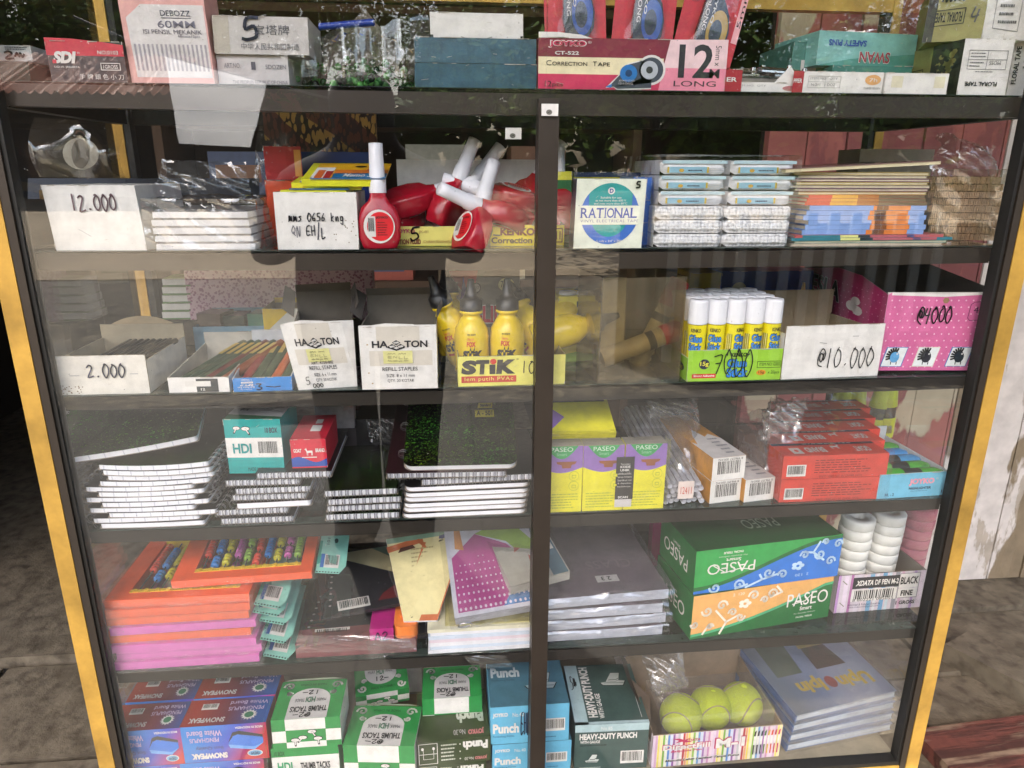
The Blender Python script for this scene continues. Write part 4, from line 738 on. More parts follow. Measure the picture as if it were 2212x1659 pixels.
# cotton buds
CB = mat('#e6e6e8', .5)
def dots(rowh):
    m, n, b, ln = newmat('cotton_tips'); tc = n.nodes.new('ShaderNodeTexCoord'); vo = n.nodes.new('ShaderNodeTexVoronoi'); vo.inputs['Scale'].default_value = 210; vo.inputs['Randomness'].default_value = .3; ln(tc.outputs['Object'], vo.inputs[0])
    cr_ = n.nodes.new('ShaderNodeValToRGB'); cr_.color_ramp.elements[0].color = (.85, .85, .86, 1); cr_.color_ramp.elements[0].position = .5; cr_.color_ramp.elements[1].color = (.42, .42, .45, 1); cr_.color_ramp.elements[1].position = .8
    ln(vo.outputs['Distance'], cr_.inputs[0]); ln(cr_.outputs[0], b.inputs['Base Color']); b.inputs['Roughness'].default_value = .9; bp = n.nodes.new('ShaderNodeBump'); bp.invert = True; bp.inputs['Strength'].default_value = .8; bp.inputs['Distance'].default_value = .003; ln(vo.outputs['Distance'], bp.inputs['Height']); ln(bp.outputs[0], b.inputs['Normal']); return m
DOT = dots(0); LB = mat('#8fbcd0', .35); rows = [534, 506, 476, 443, 416, 386, 354]
def pack(kind, cx, label, zz, hh, M, W):
    t = thing('cotton_bud_pack', label, 'cotton bud pack', M=M, group='cotton bud packs in two columns'); b = MB(); n = 12
    def sec(u, v): r = min(1, u * 14, (1 - u) * 14); return Vector((W * u, -.004 * math.sin(v * math.pi) * r + .004 * (1 - r), hh * (.5 + (v - .5) * (.97 if 0 < u < 1 else .55))))
    b.grid(16, 8, sec, DOT if kind else CB); b.grid(16, 4, lambda u, v: sec(u, 1) + Vector((0, .12 * v, -.0)), CB); b.grid(4, 4, lambda u, v: Vector((0, .004 + .116 * u, hh * v)), CB); b.grid(4, 4, lambda u, v: Vector((W, .004 + .116 * u, hh * v)), CB); b.build('buds', t)
    if not kind:
        b = MB(); F = Fr((0, -.0052, 0), (W, -.0052, 0), (W, -.0052, hh), (0, -.0052, hh)); b.rect(F, .08, .12, .72, .52, LB, 1); b.rect(F, .0, .74, 1, .96, mat('#b9d5de', .35), 1); b.rect(F, .08, .12, .11, .52, mat('#d0b64a', .4), 2); b.rect(F, .69, .12, .72, .52, mat('#c9b03a', .4), 2); b.disc(F, .3, .28, .04, .12, mat('#c9a23a', .4), 2); b.fine(F, .4, .2, .65, .4, 1, NAVY)
        for q in range(3): b.rect(F, .73, .15 + q * .13, .98, .19 + q * .13, mat('#bfc6cc', .4), 1)
        b.build('wrapper', t)
for ci, (xl, xr) in enumerate(((1412, 1558), (1560, 1702))):
    for ri in range(6):
        k = ri < 3; M, W = place(xl + (5 if ri > 2 else 0), xr - (6 if ri > 2 else 0), z, .05 + (.012 if ri > 2 else 0)); zz = z + (.0162 * ri if ri < 3 else .0486 + .0176 * (ri - 3)); M.translation.z = zz
        pack(k, 0, 'cotton bud pack, %s in the %s column, %s' % (('lowest', 'second from the bottom', 'third from the bottom', 'third from the top', 'second from the top', 'topmost')[ri], 'left' if ci == 0 else 'right', 'showing round white tips' if k else 'with blue label band'), zz, .0154 if k else .0166, M, W)
M, W = place(1408, 1704, z, .046); baghull('plastic_bag', 'clear taut bag wrapped round both columns of cotton bud packs', M, W, .135, .103, SHRINK, seed=13, amp=.0022, n=18)
# book stack
def bookset(spec):
    for (label, xl, xr, dz, hh, c, y, rz, deco) in spec:
        M, W = place(xl, xr, z + dz, y); M = M @ MX((0, 0, 0), R_(rz)); t = thing('exercise_book', label, 'book', M=M, group='stack of thin books'); b = MB()
        f = b.box(.001, .0012, .0008, W - .001, .15, hh - .0008, mat('#d8ceb4', .8)); b.build('pages', t); b = MB(); cm = mat(c, .35)
        b.box(0, 0, 0, W, .152, .0007, cm); b.box(0, 0, hh - .0007, W, .152, hh, cm)
        if deco:
            b.box(0, -.0008, 0, W, 0, hh, cm); F = Fr((0, -.0009, 0), (W, -.0009, 0), (W, -.0009, hh), (0, -.0009, hh))
            for (u0, u1, cc_) in deco: b.rect(F, u0, .03, u1, .97, mat(cc_, .35), 1)
        b.build('cover', t)
sp_ = []; dz = 0; BLU, ORG = '#7f9fd6', '#d9813a'
nm = ['lowest', 'second from the bottom', 'third from the bottom', 'fourth from the bottom']
for i in range(4): sp_.append(('thin book with mixed coloured cover, %s of the stack' % nm[i], 1708 + 8 * (i % 2), 2040 + 10 * (i % 3), dz, .0032, ('#c9b8a8', '#5a8a78', '#2f7a8a', '#b85a5a')[i], .05, 1, [(.05, .3, '#2f7a8a'), (.3, .42, '#d8d88a'), (.42, .5, '#22313a'), (.5, .9, '#b0606a'), (.75, .8, '#4a7ac0')] if i > 1 else None)); dz += .0034
for i in range(6): sp_.append(('thin blue and orange spined book, %s of six' % ('lowest', 'second', 'third', 'fourth', 'fifth', 'topmost')[i], 1735 + (i * 7) % 18 - 4, 1996 + (i * 5) % 9, dz, .0056, BLU, .055, 1, [(.52 + .01 * (i % 3), .86, ORG), (.57, .67, '#4a4a40'), (.62, .625, '#d8d8c8')])); dz += .0058
for i in range(3): sp_.append(('thin red orange spined book, %s of three' % ('lowest', 'middle', 'topmost')[i], 1738 + 4 * i, 2000 - 2 * i, dz, .0040, '#c8452a', .057, 0, [(.2, .42, '#d9a035'), (.42, .6, '#a86a2a'), (.6, 1, '#6a5a40')])); dz += .0042
for i in range(7): sp_.append(('thin book with beige edge, %s of seven upper ones' % ('lowest', 'second', 'third', 'fourth', 'fifth', 'sixth', 'topmost')[i], 1725 - (i * 9) % 22, 2002 + (i * 4) % 9, dz, .0034, ('#b7a05a', '#7a4a6a', '#a8988a')[i % 3], .06, 0, None)); dz += .0038
bookset(sp_)
M, W = place(1800, 2040, z + dz + .002, .05); t = thing('exercise_book', 'thin glossy book lying askew on top of the book stack', 'book', M=M @ MX((0, 0, 0), R_(3), 0, R_(-3)), group='stack of thin books'); b = MB(); b.box(-.06, .001, 0, W, .16, .0035, mat('#d8cda8', .8)); b.build('pages', t); b = MB(); b.box(-.062, 0, .0036, W + .001, .161, .0045, mat('#8a6f6a', .2)); b.build('cover', t)
# bagged ice cream sticks
STK = mat('#b8946c', .7, .3, 90); 
for i in range(9):
    M, W = place(2010 + 6 * (i % 2), 2188 - 3 * i % 7 - 2 * i, z + .0092 * i, .13, .10); t = MB(); F = None
    n = 46
    for k in range(n): t.box(W * k / n + .0002, rnd.uniform(0, .002) + .012 * (2 * k / n - 1) ** 4, 0, W * (k + 1) / n - .0002, .06, .0082 + rnd.uniform(-.0006, .0006), STK)
    tag(t.build('stick_bundle', None, M), 'bundle of flat wooden sticks, %s in the bagged pile' % ('lowest', 'second from the bottom', 'third from the bottom', 'fourth from the bottom', 'middle', 'fourth from the top', 'third from the top', 'second from the top', 'topmost')[i], 'stick bundle', 'bagged bundles of wooden sticks')
M, W = place(2005, 2195, z, .12, .09); baghull('plastic_bag', 'clear bag wrapped round the pile of wooden stick bundles', M, W, .1, .088, seed=17, amp=.003, n=16)
crumple('plastic_bag', 'crumpled open mouth of the bag above the wooden stick bundles', [ay(*a, .12) for a in ((2000, 395), (2150, 400), (2140, 320), (2030, 285))], 0, .03, m=MILK, seed=23, amp=.012)
o = Bx('paper_bundle', 'tied pale bundle behind the book stack', 'bundle', 1835, 1990, z, 322, .25, .06, mat('#9a8f80', .7), tw=.004); o.done()
# ================================================================ third shelf
z = S3
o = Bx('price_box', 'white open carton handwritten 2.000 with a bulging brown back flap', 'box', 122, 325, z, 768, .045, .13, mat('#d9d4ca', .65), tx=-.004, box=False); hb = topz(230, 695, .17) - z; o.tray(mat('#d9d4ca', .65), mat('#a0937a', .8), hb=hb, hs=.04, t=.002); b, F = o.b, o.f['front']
b.hand(F, '2.000', .36, .45, .78, .78, .0017, ink('#50506a')); b.line(F, [(.18, .5), (.28, .5)], .0008, ink('#999')); b.line(F, [(.82, .52), (.9, .52)], .0008, ink('#999'))
for i in range(30): b.disc(F, rnd.uniform(.02, .3), rnd.uniform(.02, .25), .008, .015, mat('#8b7a66', .8), 1, 6)
W = o.w; b.grid(16, 4, lambda u, v: (W * (.02 + .96 * u), .128 + .004 * v, hb * .8 + (.022 * math.sin(u * math.pi) ** .6) * v), mat('#a08c6c', .8)); o.done(); M0, h0 = o.M, o.h
for i in range(9):
    t = thing('pencil', 'black pencil leaning inside the 2.000 carton', 'pencil', M=M0 @ MX((.012 + .0075 * i, .006, h0 * .45), R_(-20 - rnd.uniform(0, 4)), R_(12)), group='black pencils in the 2.000 carton'); b = MB(); b.cyl((0, 0, 0), (0, .1, 0), .0036, mat('#25231f', .35), 6); b.build('barrel', t); b = MB(); b.cyl((0, -.006, 0), (0, 0, 0), .001, mat('#8a8a80', .4), 6, .0036); b.build('tip', t)
def pens(M, w, h, n, cols, group, what, lean, r=.0062, L=.12):
    for i in range(n):
        c = cols[i % len(cols)]; t = thing('marking_stick', '%s %s' % (c[1], what), 'stick', M=M @ MX((.012 + (w - .022) * i / max(1, n - 1), .008, h * .55), R_(-lean), R_(10)), group=group); b = MB(); b.cyl((0, 0, 0), (0, L, 0), r, mat(c[0], .4), 12); b.build('barrel', t); b = MB(); F = Fr((-.001, L * .6, r + .0002), (.001, L * .6, r + .0002), (.001, L * .9, r + .0002), (-.001, L * .9, r + .0002)); b.rect(F, -1, 0, 2, 1, mat('#b79a4a', .4), 0); b.build('imprint', t)
o = Bx('pen_box', 'white open tray with dark printed end standing right of the 2.000 carton', 'box', 366, 497, z, 815, .045, .13, WHITE, yr=.043, box=False); o.tray(WHITE, mat('#b5afa2', .7), hb=.045, hs=.03, t=.0015); b, F = o.b, o.f['front']
b.rect(F, .46, .02, .82, .9, mat('#2a3136', .4), 1); b.rect(F, .28, .4, .7, .75, mat('#d5d2cc', .5), 2); b.text(F, '12', .53, .14, .6, .3, WHITE, bold=.02); o.done()
pens(o.M, o.w, o.h, 6, [('#3a4a38', 'dark green'), ('#3a4a38', 'dark green'), ('#3f4f3a', 'dark green'), ('#6a3530', 'maroon'), ('#31412f', 'dark green'), ('#8a4a2c', 'orange brown')], 'round sticks in the white tray', 'stick lying in the white open tray', 22)
SB = mat('#2f7fc6', .35)
o = Bx('pen_box', 'bright blue open tray upside down lettered Ball Point Pen and marked 3', 'box', 505, 632, z, 815, .042, .12, SB, yr=.045, box=False); o.tray(SB, mat('#b5b9be', .7), hb=.05, hs=.03); b, F = o.b, o.f['front']
b.text(F, '1 Dozen', .15, .78, .32, .92, WHITE, rot=180); b.rect(F, .14, .6, .34, .72, WHITE, 2); b.text(F, 'FINE POINT', .16, .63, .32, .7, ink('#2a5a9a'), rot=180); b.text(F, 'BPT-P', .12, .42, .34, .55, WHITE, rot=180, bold=.02); b.text(F, 'Ball Point Pen', .08, .26, .36, .38, WHITE, rot=180); b.text(F, 'Stainless Tip', .12, .14, .32, .22, WHITE, rot=180)
b.hand(F, '3', .38, .15, .52, .6, .0012, BLACKI); b.line(F, [(.56, .35), (.7, .28), (.8, .33)], .001, BLACKI); o.done()
pens(o.M, o.w, o.h, 5, [('#8a2a2c', 'dark red'), ('#45553c', 'green'), ('#4a5a40', 'green'), ('#c0653a', 'orange'), ('#4a5a40', 'green')], 'round sticks in the blue tray', 'stick lying in the blue open tray', 6)
# behind: blue tin tray, erasers, wafer-like boxes, printed gift sheet
o = Bx('tin_tray', 'pale blue tray of batteries behind the white tray', 'tray', 425, 600, z, 705, .21, .09, mat('#7fa3b5', .4), box=False); o.tray(mat('#7fa3b5', .4), mat('#6d94a8', .4), hb=.055); o.done()
for i, (x, c, l) in enumerate(((.03, '#3f4a40', 'dark box in the pale blue tray, leftmost'), (.07, '#5a8a72', 'green foil box in the pale blue tray'), (.0, '#6a5a50', 'brown box in the pale blue tray'))): b = MB(); b.box(0, 0, 0, .035, .04, .022, mat(c, .25)); tag(b.build('eraser_box', None, o.M @ MX((x, .02, .034 + .002 * i), R_(-6 * i))), l, 'box')
o = Bx('eraser_tray', 'yellow open tray lettered JOYKO full of brown ridged blocks', 'box', 508, 640, z, 722, .19, .1, mat('#d9b82a', .4)); b, F = o.b, o.f['front']; b.text(F, 'JOYKO', .12, .5, .45, .9, ink('#b83a2a'), bold=.06); T = o.f['top']
for i in range(5):
    for j in range(3): b.rect(T, .02 + i * .2, .03 + j * .33, .19 + i * .2, .33 + j * .33, mat('#8a7568', .5), 2)
o.done()
o = Bx('sharpener_box', 'white and yellow open carton behind the left staple carton', 'box', 577, 700, z, 666, .2, .07, mat('#d9d6cc', .5), box=False); o.tray(mat('#d9d6cc', .5), mat('#9a8a66', .7), hb=.075); F = o.f['front']; o.b.poly(F, [(0, .5), (0, 1), (.5, 1)], mat('#e0bd2c', .4), 1); o.b.rect(o.f['inback'], 0, .9, 1, 1, mat('#e0bd2c', .4), 1); o.done()
def floralmat(name, bgc, fg, sc):
    return twotone(name, fg, bgc, sc, .42, None, voro=True, bump=0, rough=.35, soft=.06)
o = Bx('gift_wrap_pack', 'pink flower patterned pack standing at the back of the third shelf', 'gift wrap', 418, 812, z + .0, 566, .3, .03, floralmat('pink_print', '#d2b0bc', '#a06a82', 230)); o.done()
for i in range(5): o = Bx('writing_pad', 'white and green writing pad, %s of the stack at the back left' % ('lowest', 'second', 'middle', 'fourth', 'topmost')[i], 'paper pad', 352, 412, z + .038 + .0125 * i, 0, .3, .05, WHITE, h=.0115, group='pads stacked at the back left', mats={'top': mat('#6a8a3a', .5)}); o.b.rect(o.f['front'], 0, .0, 1, .2, mat('#5a7a4a', .5), 1); o.done()
b = MB(); b.box(0, 0, 0, .3, .06, .037, mat('#4a4238', .8)); M, W = place(350, 420, z, .29); tag(b.build('carton', None, M), 'dark carton carrying the white and green writing pads', 'box')
# HASSTON
def hasston(label, xl, xr, row, y, yr, tx, size, extra):
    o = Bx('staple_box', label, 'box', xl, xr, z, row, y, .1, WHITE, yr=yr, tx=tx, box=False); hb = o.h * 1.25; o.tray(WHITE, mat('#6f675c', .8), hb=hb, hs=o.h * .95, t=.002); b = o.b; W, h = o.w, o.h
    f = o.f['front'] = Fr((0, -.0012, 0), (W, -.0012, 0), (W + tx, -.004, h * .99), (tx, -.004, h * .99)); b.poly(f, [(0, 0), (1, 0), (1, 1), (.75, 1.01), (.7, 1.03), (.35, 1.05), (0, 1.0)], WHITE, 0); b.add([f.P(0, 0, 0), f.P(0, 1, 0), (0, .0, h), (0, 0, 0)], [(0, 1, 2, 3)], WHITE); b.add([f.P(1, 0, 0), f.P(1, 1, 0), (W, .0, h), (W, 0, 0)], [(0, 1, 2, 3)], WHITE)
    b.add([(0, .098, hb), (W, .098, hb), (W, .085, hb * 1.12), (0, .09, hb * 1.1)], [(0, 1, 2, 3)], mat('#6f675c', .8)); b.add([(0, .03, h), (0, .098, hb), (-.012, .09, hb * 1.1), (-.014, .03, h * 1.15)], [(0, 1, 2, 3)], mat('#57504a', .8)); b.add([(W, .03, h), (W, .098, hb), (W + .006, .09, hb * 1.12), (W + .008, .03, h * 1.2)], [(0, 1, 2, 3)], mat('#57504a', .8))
    F = f; k = mat('#cfc8bc', .3, .05); b.rect(F, .22, .68, .78, 1.0, k, 1); b.rect(F, .12, .38, .94, .62, k, 1)
    D_ = ink('#26262a'); b.text(F, 'HA', .16, .67, .37, .78, D_, bold=.03); b.text(F, 'TON', .58, .67, .88, .78, D_, bold=.03)
    for (u, v) in ((.475, .75), (.42, .69), (.53, .69)): b.poly(F, [(u - .055, v), (u, v + .04), (u + .055, v), (u, v - .04)], D_, 4); b.line(F, [(u - .03, v), (u + .02, v + .012), (u - .02, v - .012), (u + .03, v)], .0012, WHITE, 6)
    b.poly(F, [(.365, .7), (.475, .645), (.475, .62), (.365, .665)], D_, 4); b.poly(F, [(.585, .7), (.475, .645), (.475, .62), (.585, .665)], D_, 4)
    b.rect(F, .3, .42, .68, .62, mat('#d9d592', .6), 5)
    for i, s in enumerate(('mm', 'ENLL', '~~n~')): b.hand(F, s, .35, .565 - i * .06, .63, .6 - i * .06, .0005, ink('#8a8460'), 7)
    b.text(F, 'REFILL STAPLES', .28, .3, .74, .36, D_); b.text(F, 'SIZE. %s x 11 mm' % size, .33, .2, .7, .25, D_); b.text(F, 'QTY. 20 KOTAK', .34, .11, .69, .165, D_)
    if extra: b.text(F, 'ART. 4100-002', .33, .385, .7, .43, D_, L=6); b.hand(F, '5', .16, .08, .24, .2, .0008, BLACKI); b.hand(F, '000', .26, .03, .44, .09, .0008, BLACKI)
    else:
        for q in ((.1, .72), (.1, .27), (.14, .1)): b.disc(F, q[0], q[1], .012, .012, mat('#b59a72', .7), 1, 8)
    o.done()
hasston('white tilted open staple carton lettered SIZE 6 x 11 mm', 645, 772, 694, .045, .055, -.014, '6', True)
hasston('white open staple carton lettered SIZE 8 x 11 mm', 783, 946, 702, .04, .037, .0, '8', False)
# glue bottles
GY = mat('#e2c41a', .28, .05, 30, .01); CY = mat('#dcd66a', .45)
o = Bx('glue_packaging', 'grey purple and red upright carton lettered X-LINE behind the glue bottles', 'box', 952, 1122, z, 580, .16, .03, mat('#6a665f', .4)); b, F = o.b, o.f['front']
b.poly(F, [(0, 0), (0, 1), (.2, 1), (.35, .62), (.22, .45)], mat('#b9a896', .5), 1); b.poly(F, [(.1, .98), (.48, .98), (.4, .58), (.3, .75)], mat('#b04048', .4), 2); b.poly(F, [(.2, .3), (.3, .92), (.42, .5), (.32, .25)], mat('#50307a', .4), 3)
b.disc(F, .46, .8, .055, .055, BLK1, 4); b.disc(F, .46, .8, .045, .045, mat('#9a9690', .4), 5); b.text(F, 'BEST', .425, .785, .495, .815, BLK1, L=6); b.text(F, 'X-LINE', .3, .42, .94, .62, WHITE, bold=.055, L=6); b.text(F, 'X-LINE', .31, .43, .93, .61, mat('#c02a48', .4), bold=.04, L=7); b.text(F, '®', .95, .57, .98, .61, WHITE, L=7); b.text(F, 'NON TOXIC', .3, .3, .62, .37, BLK1, bold=.02); b.disc(F, .83, .83, .1, .07, mat('#d8d49a', .4), 4); b.text(F, '75ml', .76, .8, .9, .87, BLK1, L=6); o.done()
o = Bx('display_box', 'pale yellow open carton lettered STiK lem putih PVAc, marked 10', 'display box', 990, 1220, z, 768, .043, .11, CY, yr=.045, box=False); o.tray(CY, mat('#a89a62', .7), hb=.05); b, F = o.b, o.f['front']
for (ch, u0, u1) in (('S', .03, .17), ('T', .165, .29), ('K', .35, .53)): b.text(F, ch, u0, .4, u1, .88, BLK1, bold=.07, shear=.08)
b.rect(F, .29, .4, .345, .72, BLK1, 3); b.disc(F, .325, .82, .03, .09, mat('#c8372c', .4), 4); b.rect(F, .03, .12, .54, .34, mat('#b8372c', .4), 2); b.text(F, 'lem putih PVAc', .06, .15, .51, .31, CY, sp=1.15); b.text(F, '®', .54, .85, .56, .92, BLK1); b.text(F, 'C2.05.001', -.03, .2, -.01, .6, BLK1, rot=90) ; b.hand(F, '10', .58, .4, .72, .8, .0011, BLACKI)
G = o.f['left']; o.done(); oM = o.M
def glue(label, M, lab=True):
    t = thing('glue_bottle', label, 'bottle', M=M @ Matrix.Scale(1.17, 4), group='yellow glue bottles with black nozzles'); b = MB(); b.lathe([(.017, 0), (.0185, .003), (.0188, .04), (.0175, .050), (.012, .060), (.0095, .063), (.0095, .066), (.0125, .067), (.0125, .0695), (.009, .071)], GY, 26); b.build('body', t)
    b = MB(); n = 48; pr = [(.0118, .069), (.0116, .081), (.0088, .083), (.0066, .087), (.0040, .098), (.0036, .102), (.003, .103)]
    V = [];
    for j, (r, zz) in enumerate(pr):
        for i in range(n): a = 2 * math.pi * i / n; q = r * (1 + (.05 if i % 2 else 0) * (j < 2)); V.append((q * math.cos(a), q * math.sin(a), zz))
    b.add(V, [(j * n + i, j * n + (i + 1) % n, (j + 1) * n + (i + 1) % n, (j + 1) * n + i) for j in range(len(pr) - 1) for i in range(n)], mat('#1b1b1c', .35), True); b.add(V[-n:], [tuple(range(n))], mat('#1b1b1c', .35)); b.build('nozzle_cap', t)
    if lab:
        b = MB(); r = .0190
        def wrap(txt, x0, x1, z0, z1, m, bold=.03):
            v, f, (a, bb, c, d) = text_geo(txt, bold, .08); q = []
            for x, y in v: an = -math.pi / 2 + (x0 + (x1 - x0) * (x - a) / (c - a)) / r; q.append((r * math.cos(an), r * math.sin(an), z0 + (z1 - z0) * (y - bb) / (d - bb)))
            b.add(q, f, m)
        wrap('STiK', -.0105, .0115, .0195, .029, BLK1, .08); wrap('FOX', -.006, .004, .033, .039, mat('#c8472a', .4), .06); wrap('lem', -.005, .002, .040, .0435, mat('#d88a3a', .4)); wrap('01029', -.005, .004, .0455, .0475, mat('#6a5a1a', .4)); wrap('_____', -.011, .011, .0145, .0172, mat('#b8372c', .4), .3)
        for dx in (-.002, .002): b.poly(Fr((dx - .001, -r - .0002, .0292), (dx + .001, -r - .0002, .0292), (dx + .0016, -r - .0002, .0335), (dx - .0006, -r - .0002, .0335)), [(0, 0), (1, 0), (.5, 1)], BLK1, 0)
        b.build('print', t)
    return t
def gp(px, Y, zz): v = stand(px, zz, Y); return v
v = gp(1022, .064, z + .002); g0 = glue('left of two upright yellow glue bottles in the STiK carton', MX((v.x, .066, z + .0055)))
v = gp(1100, .064, z + .002); dup(g0, MX((v.x, .066, z + .006), R_(-8)) @ Matrix.Scale(1.17, 4), 'right of two upright yellow glue bottles in the STiK carton')
def glie(a, c, label):
    A, C = Vector(ay(*a)), Vector(ay(*c)); q = (C - A).normalized().to_track_quat('Z', 'Y').to_matrix().to_4x4(); t = dup(g0, Matrix.Translation(A) @ q @ Matrix.Rotation(1, 4, 'Z') @ Matrix.Scale(1.17, 4), label); return t
glie((1006, 775, .095), (948, 640, .085), 'yellow glue bottle leaning left out of the STiK carton'); glie((1180, 770, .085), (1130, 670, .12), 'yellow glue bottle lying behind the right upright bottle'); glie((1150, 735, .085), (1270, 700, .09), 'yellow glue bottle lying right with its nozzle past the mullion'); glie((1165, 720, .12), (1240, 655, .15), 'yellow glue bottle lying at the back of the STiK carton'); glie((985, 765, .11), (975, 690, .12), 'yellow glue bottle half hidden at the left of the STiK carton')
# glue sticks
LIME, YB, GBL = mat('#98c93c', .4), mat('#e6d81c', .3), mat('#3a86d6', .35); GST = mat('#e6e6ea', .3, .03)
def gluestick(M, label, face=0):
    t = thing('glue_stick', label, 'glue stick', M=M, group='glue sticks in the lime carton'); b = MB(); r = .0118; b.lathe([(r, 0), (r, .070)], YB, 24); G2 = mat('#bcd92c', .3); b.lathe([(r + .0001, 0), (r + .0001, .012)], G2, 24)
    def wrap(txt, x0, x1, z0, z1, m, bold=.03, e=.0002):
        v, f, (a, bb, c, d) = text_geo(txt, bold); q = []
        for x, y in v: an = -math.pi / 2 + face + (x0 + (x1 - x0) * (x - a) / (c - a)) / r; q.append(((r + e) * math.cos(an), (r + e) * math.sin(an), z0 + (z1 - z0) * (y - bb) / (d - bb)))
        b.add(q, f, m)
    wrap('KENKO', -.006, .007, .061, .0658, BLACKI, .04); wrap('Glue', -.0082, .0095, .0475, .0585, BLACKI, .08); wrap('Stick', -.0082, .0098, .0365, .0475, BLACKI, .08); wrap('Glue', -.0078, .009, .0482, .0578, GBL, .03, .0005); wrap('Stick', -.0078, .0093, .0372, .0468, GBL, .03, .0005)
    for k in range(9): an = -math.pi / 2 + face - 1.5 + k * .07; q = r + .0003; b.add([(q * math.cos(an), q * math.sin(an), .034), (q * math.cos(an + .03), q * math.sin(an + .03), .014), (q * math.cos(an + .03), q * math.sin(an + .03), .058), (q * math.cos(an), q * math.sin(an), .058)], [(0, 1, 2, 3)], BLACKI if k % 3 else WHITE)
    b.build('barrel', t); b = MB(); b.lathe([(.0122, .071), (.0122, .0985), (.0115, .101), (.004, .102), (.0035, .101)], GST, 26); b.build('cap', t); return t
o = Bx('display_box', 'lime green open carton lettered KENKO Glue Stick and marked 7000', 'display box', 1483, 1686, z, 755, .042, .105, LIME, yr=.044, box=False); o.tray(LIME, mat('#d9dcd0', .6), hb=.095, hs=.03); b, F = o.b, o.f['front']
b.disc(F, .17, .55, .055, .16, NAVY, 2); b.text(F, '15g', .125, .46, .215, .64, mat('#d8d04a', .4), bold=.03); b.rect(F, .05, .1, .3, .24, mat('#c8372c', .4), 2); b.text(F, 'Strong Adhesive', .065, .125, .285, .22, WHITE, bold=.02); b.text(F, 'KENKO', .44, .77, .61, .9, BLACKI, bold=.045)
b.text(F, 'Glue', .405, .42, .62, .72, BLACKI, bold=.06); b.text(F, 'Stick', .405, .1, .64, .42, BLACKI, bold=.06); b.text(F, 'Glue', .41, .44, .615, .7, GBL, bold=.04, L=6); b.text(F, 'Stick', .41, .12, .635, .4, GBL, bold=.04, L=6)
b.text(F, 'ITEM NO: GS02', .75, .46, .97, .56, ink('#2a4a1a')); b.line(F, [(.73, .4), (.98, .4), (.98, .6), (.73, .6), (.73, .4)], .0006, ink('#2a4a1a')); b.disc(F, .78, .24, .05, .09, mat('#d9922c', .4), 2); b.text(F, '15g', .75, .19, .81, .3, BLACKI); b.text(F, 'x 20pcs', .85, .17, .97, .3, ink('#2a4a1a')); b.hand(F, '7000', .26, .2, .68, .95, .0015, mat('#16261a', .4), 9, jit=.12); G = o.f['left']; b.disc(G, .75, .5, .15, .18, NAVY, 2); b.text(G, '15g', .65, .4, .85, .6, mat('#d8d04a', .4)); o.done()
gs = None
for r in range(4):
    for c in range(5):
        M = o.M @ MX((.0135 + c * (o.w - .027) / 4, .0145 + r * .0255, .0015), R_((-28, -25, 22, 14, 12)[c] if r == 0 else rnd.uniform(-60, 60)))
        l = 'glue stick with white cap, %s of the %s row in the lime carton' % (('leftmost', 'second', 'middle', 'fourth', 'rightmost')[c], ('front', 'second', 'third', 'rear')[r])
        gs = gluestick(M, l) if gs is None else dup(gs, M, l)
o = Bx('glue_box', 'yellow carton lettered KENKO Glue Stick standing behind the mullion', 'box', 1203, 1330, z, 640, .15, .07, YB); b, F = o.b, o.f['front']; b.text(F, 'KENKO', .3, .84, .75, .93, BLACKI, bold=.045); b.text(F, 'Glue', .22, .56, .8, .76, BLACKI, bold=.06); b.text(F, 'Stick', .22, .32, .8, .54, BLACKI, bold=.06); b.text(F, 'Glue', .24, .57, .78, .75, GBL, bold=.04, L=6); b.text(F, 'Stick', .24, .33, .78, .53, GBL, bold=.04, L=6); b.poly(F, [(0, 0), (1, 0), (1, .25), (.5, .18), (0, .1)], LIME, 1)
for i in range(4): b.disc(F, .5 + .1 * i, .12 + .02 * (i % 2), .03, .02, WHITE, 3, 8)
o.done(); bw, bM, bh = o.w, o.M, o.h
for i in range(4): dup(gs, bM @ MX((.016 + i * .024, .02, bh - .097)), 'glue stick cap rising from the yellow carton behind the mullion')
for i, (xl, xr, row, c, l) in enumerate(((1480, 1545, 590, '#c9ad2c', 'yellow carton at the back behind the lime glue carton'), (1545, 1738, 585, '#1c3f8a', 'dark blue carton at the back behind the lime glue carton'))):
    o = Bx('carton', l, 'box', xl, xr, z, row, .24, .06, mat(c, .4)); 
    if i: o.b.text(o.f['front'], 'KENKO', .5, .5, .78, .65, ink('#b8372c'), bold=.06); o.b.disc(o.f['front'], .2, .75, .08, .1, mat('#9a9a80', .4), 2); o.b.rect(o.f['front'], .75, 0, 1, .2, WHITE, 1)
    o.done()
t = MB(); t.cyl(ay(1725, 690, .2), ay(1732, 648, .2), .006, mat('#d8d8d4', .4)); t.cyl(ay(1732, 648, .2), ay(1737, 610, .2), .005, mat('#d89a2a', .4), 10, .002); tag(t.build('glue_tube'), 'white tube with orange tip behind the white 10.000 carton', 'tube')
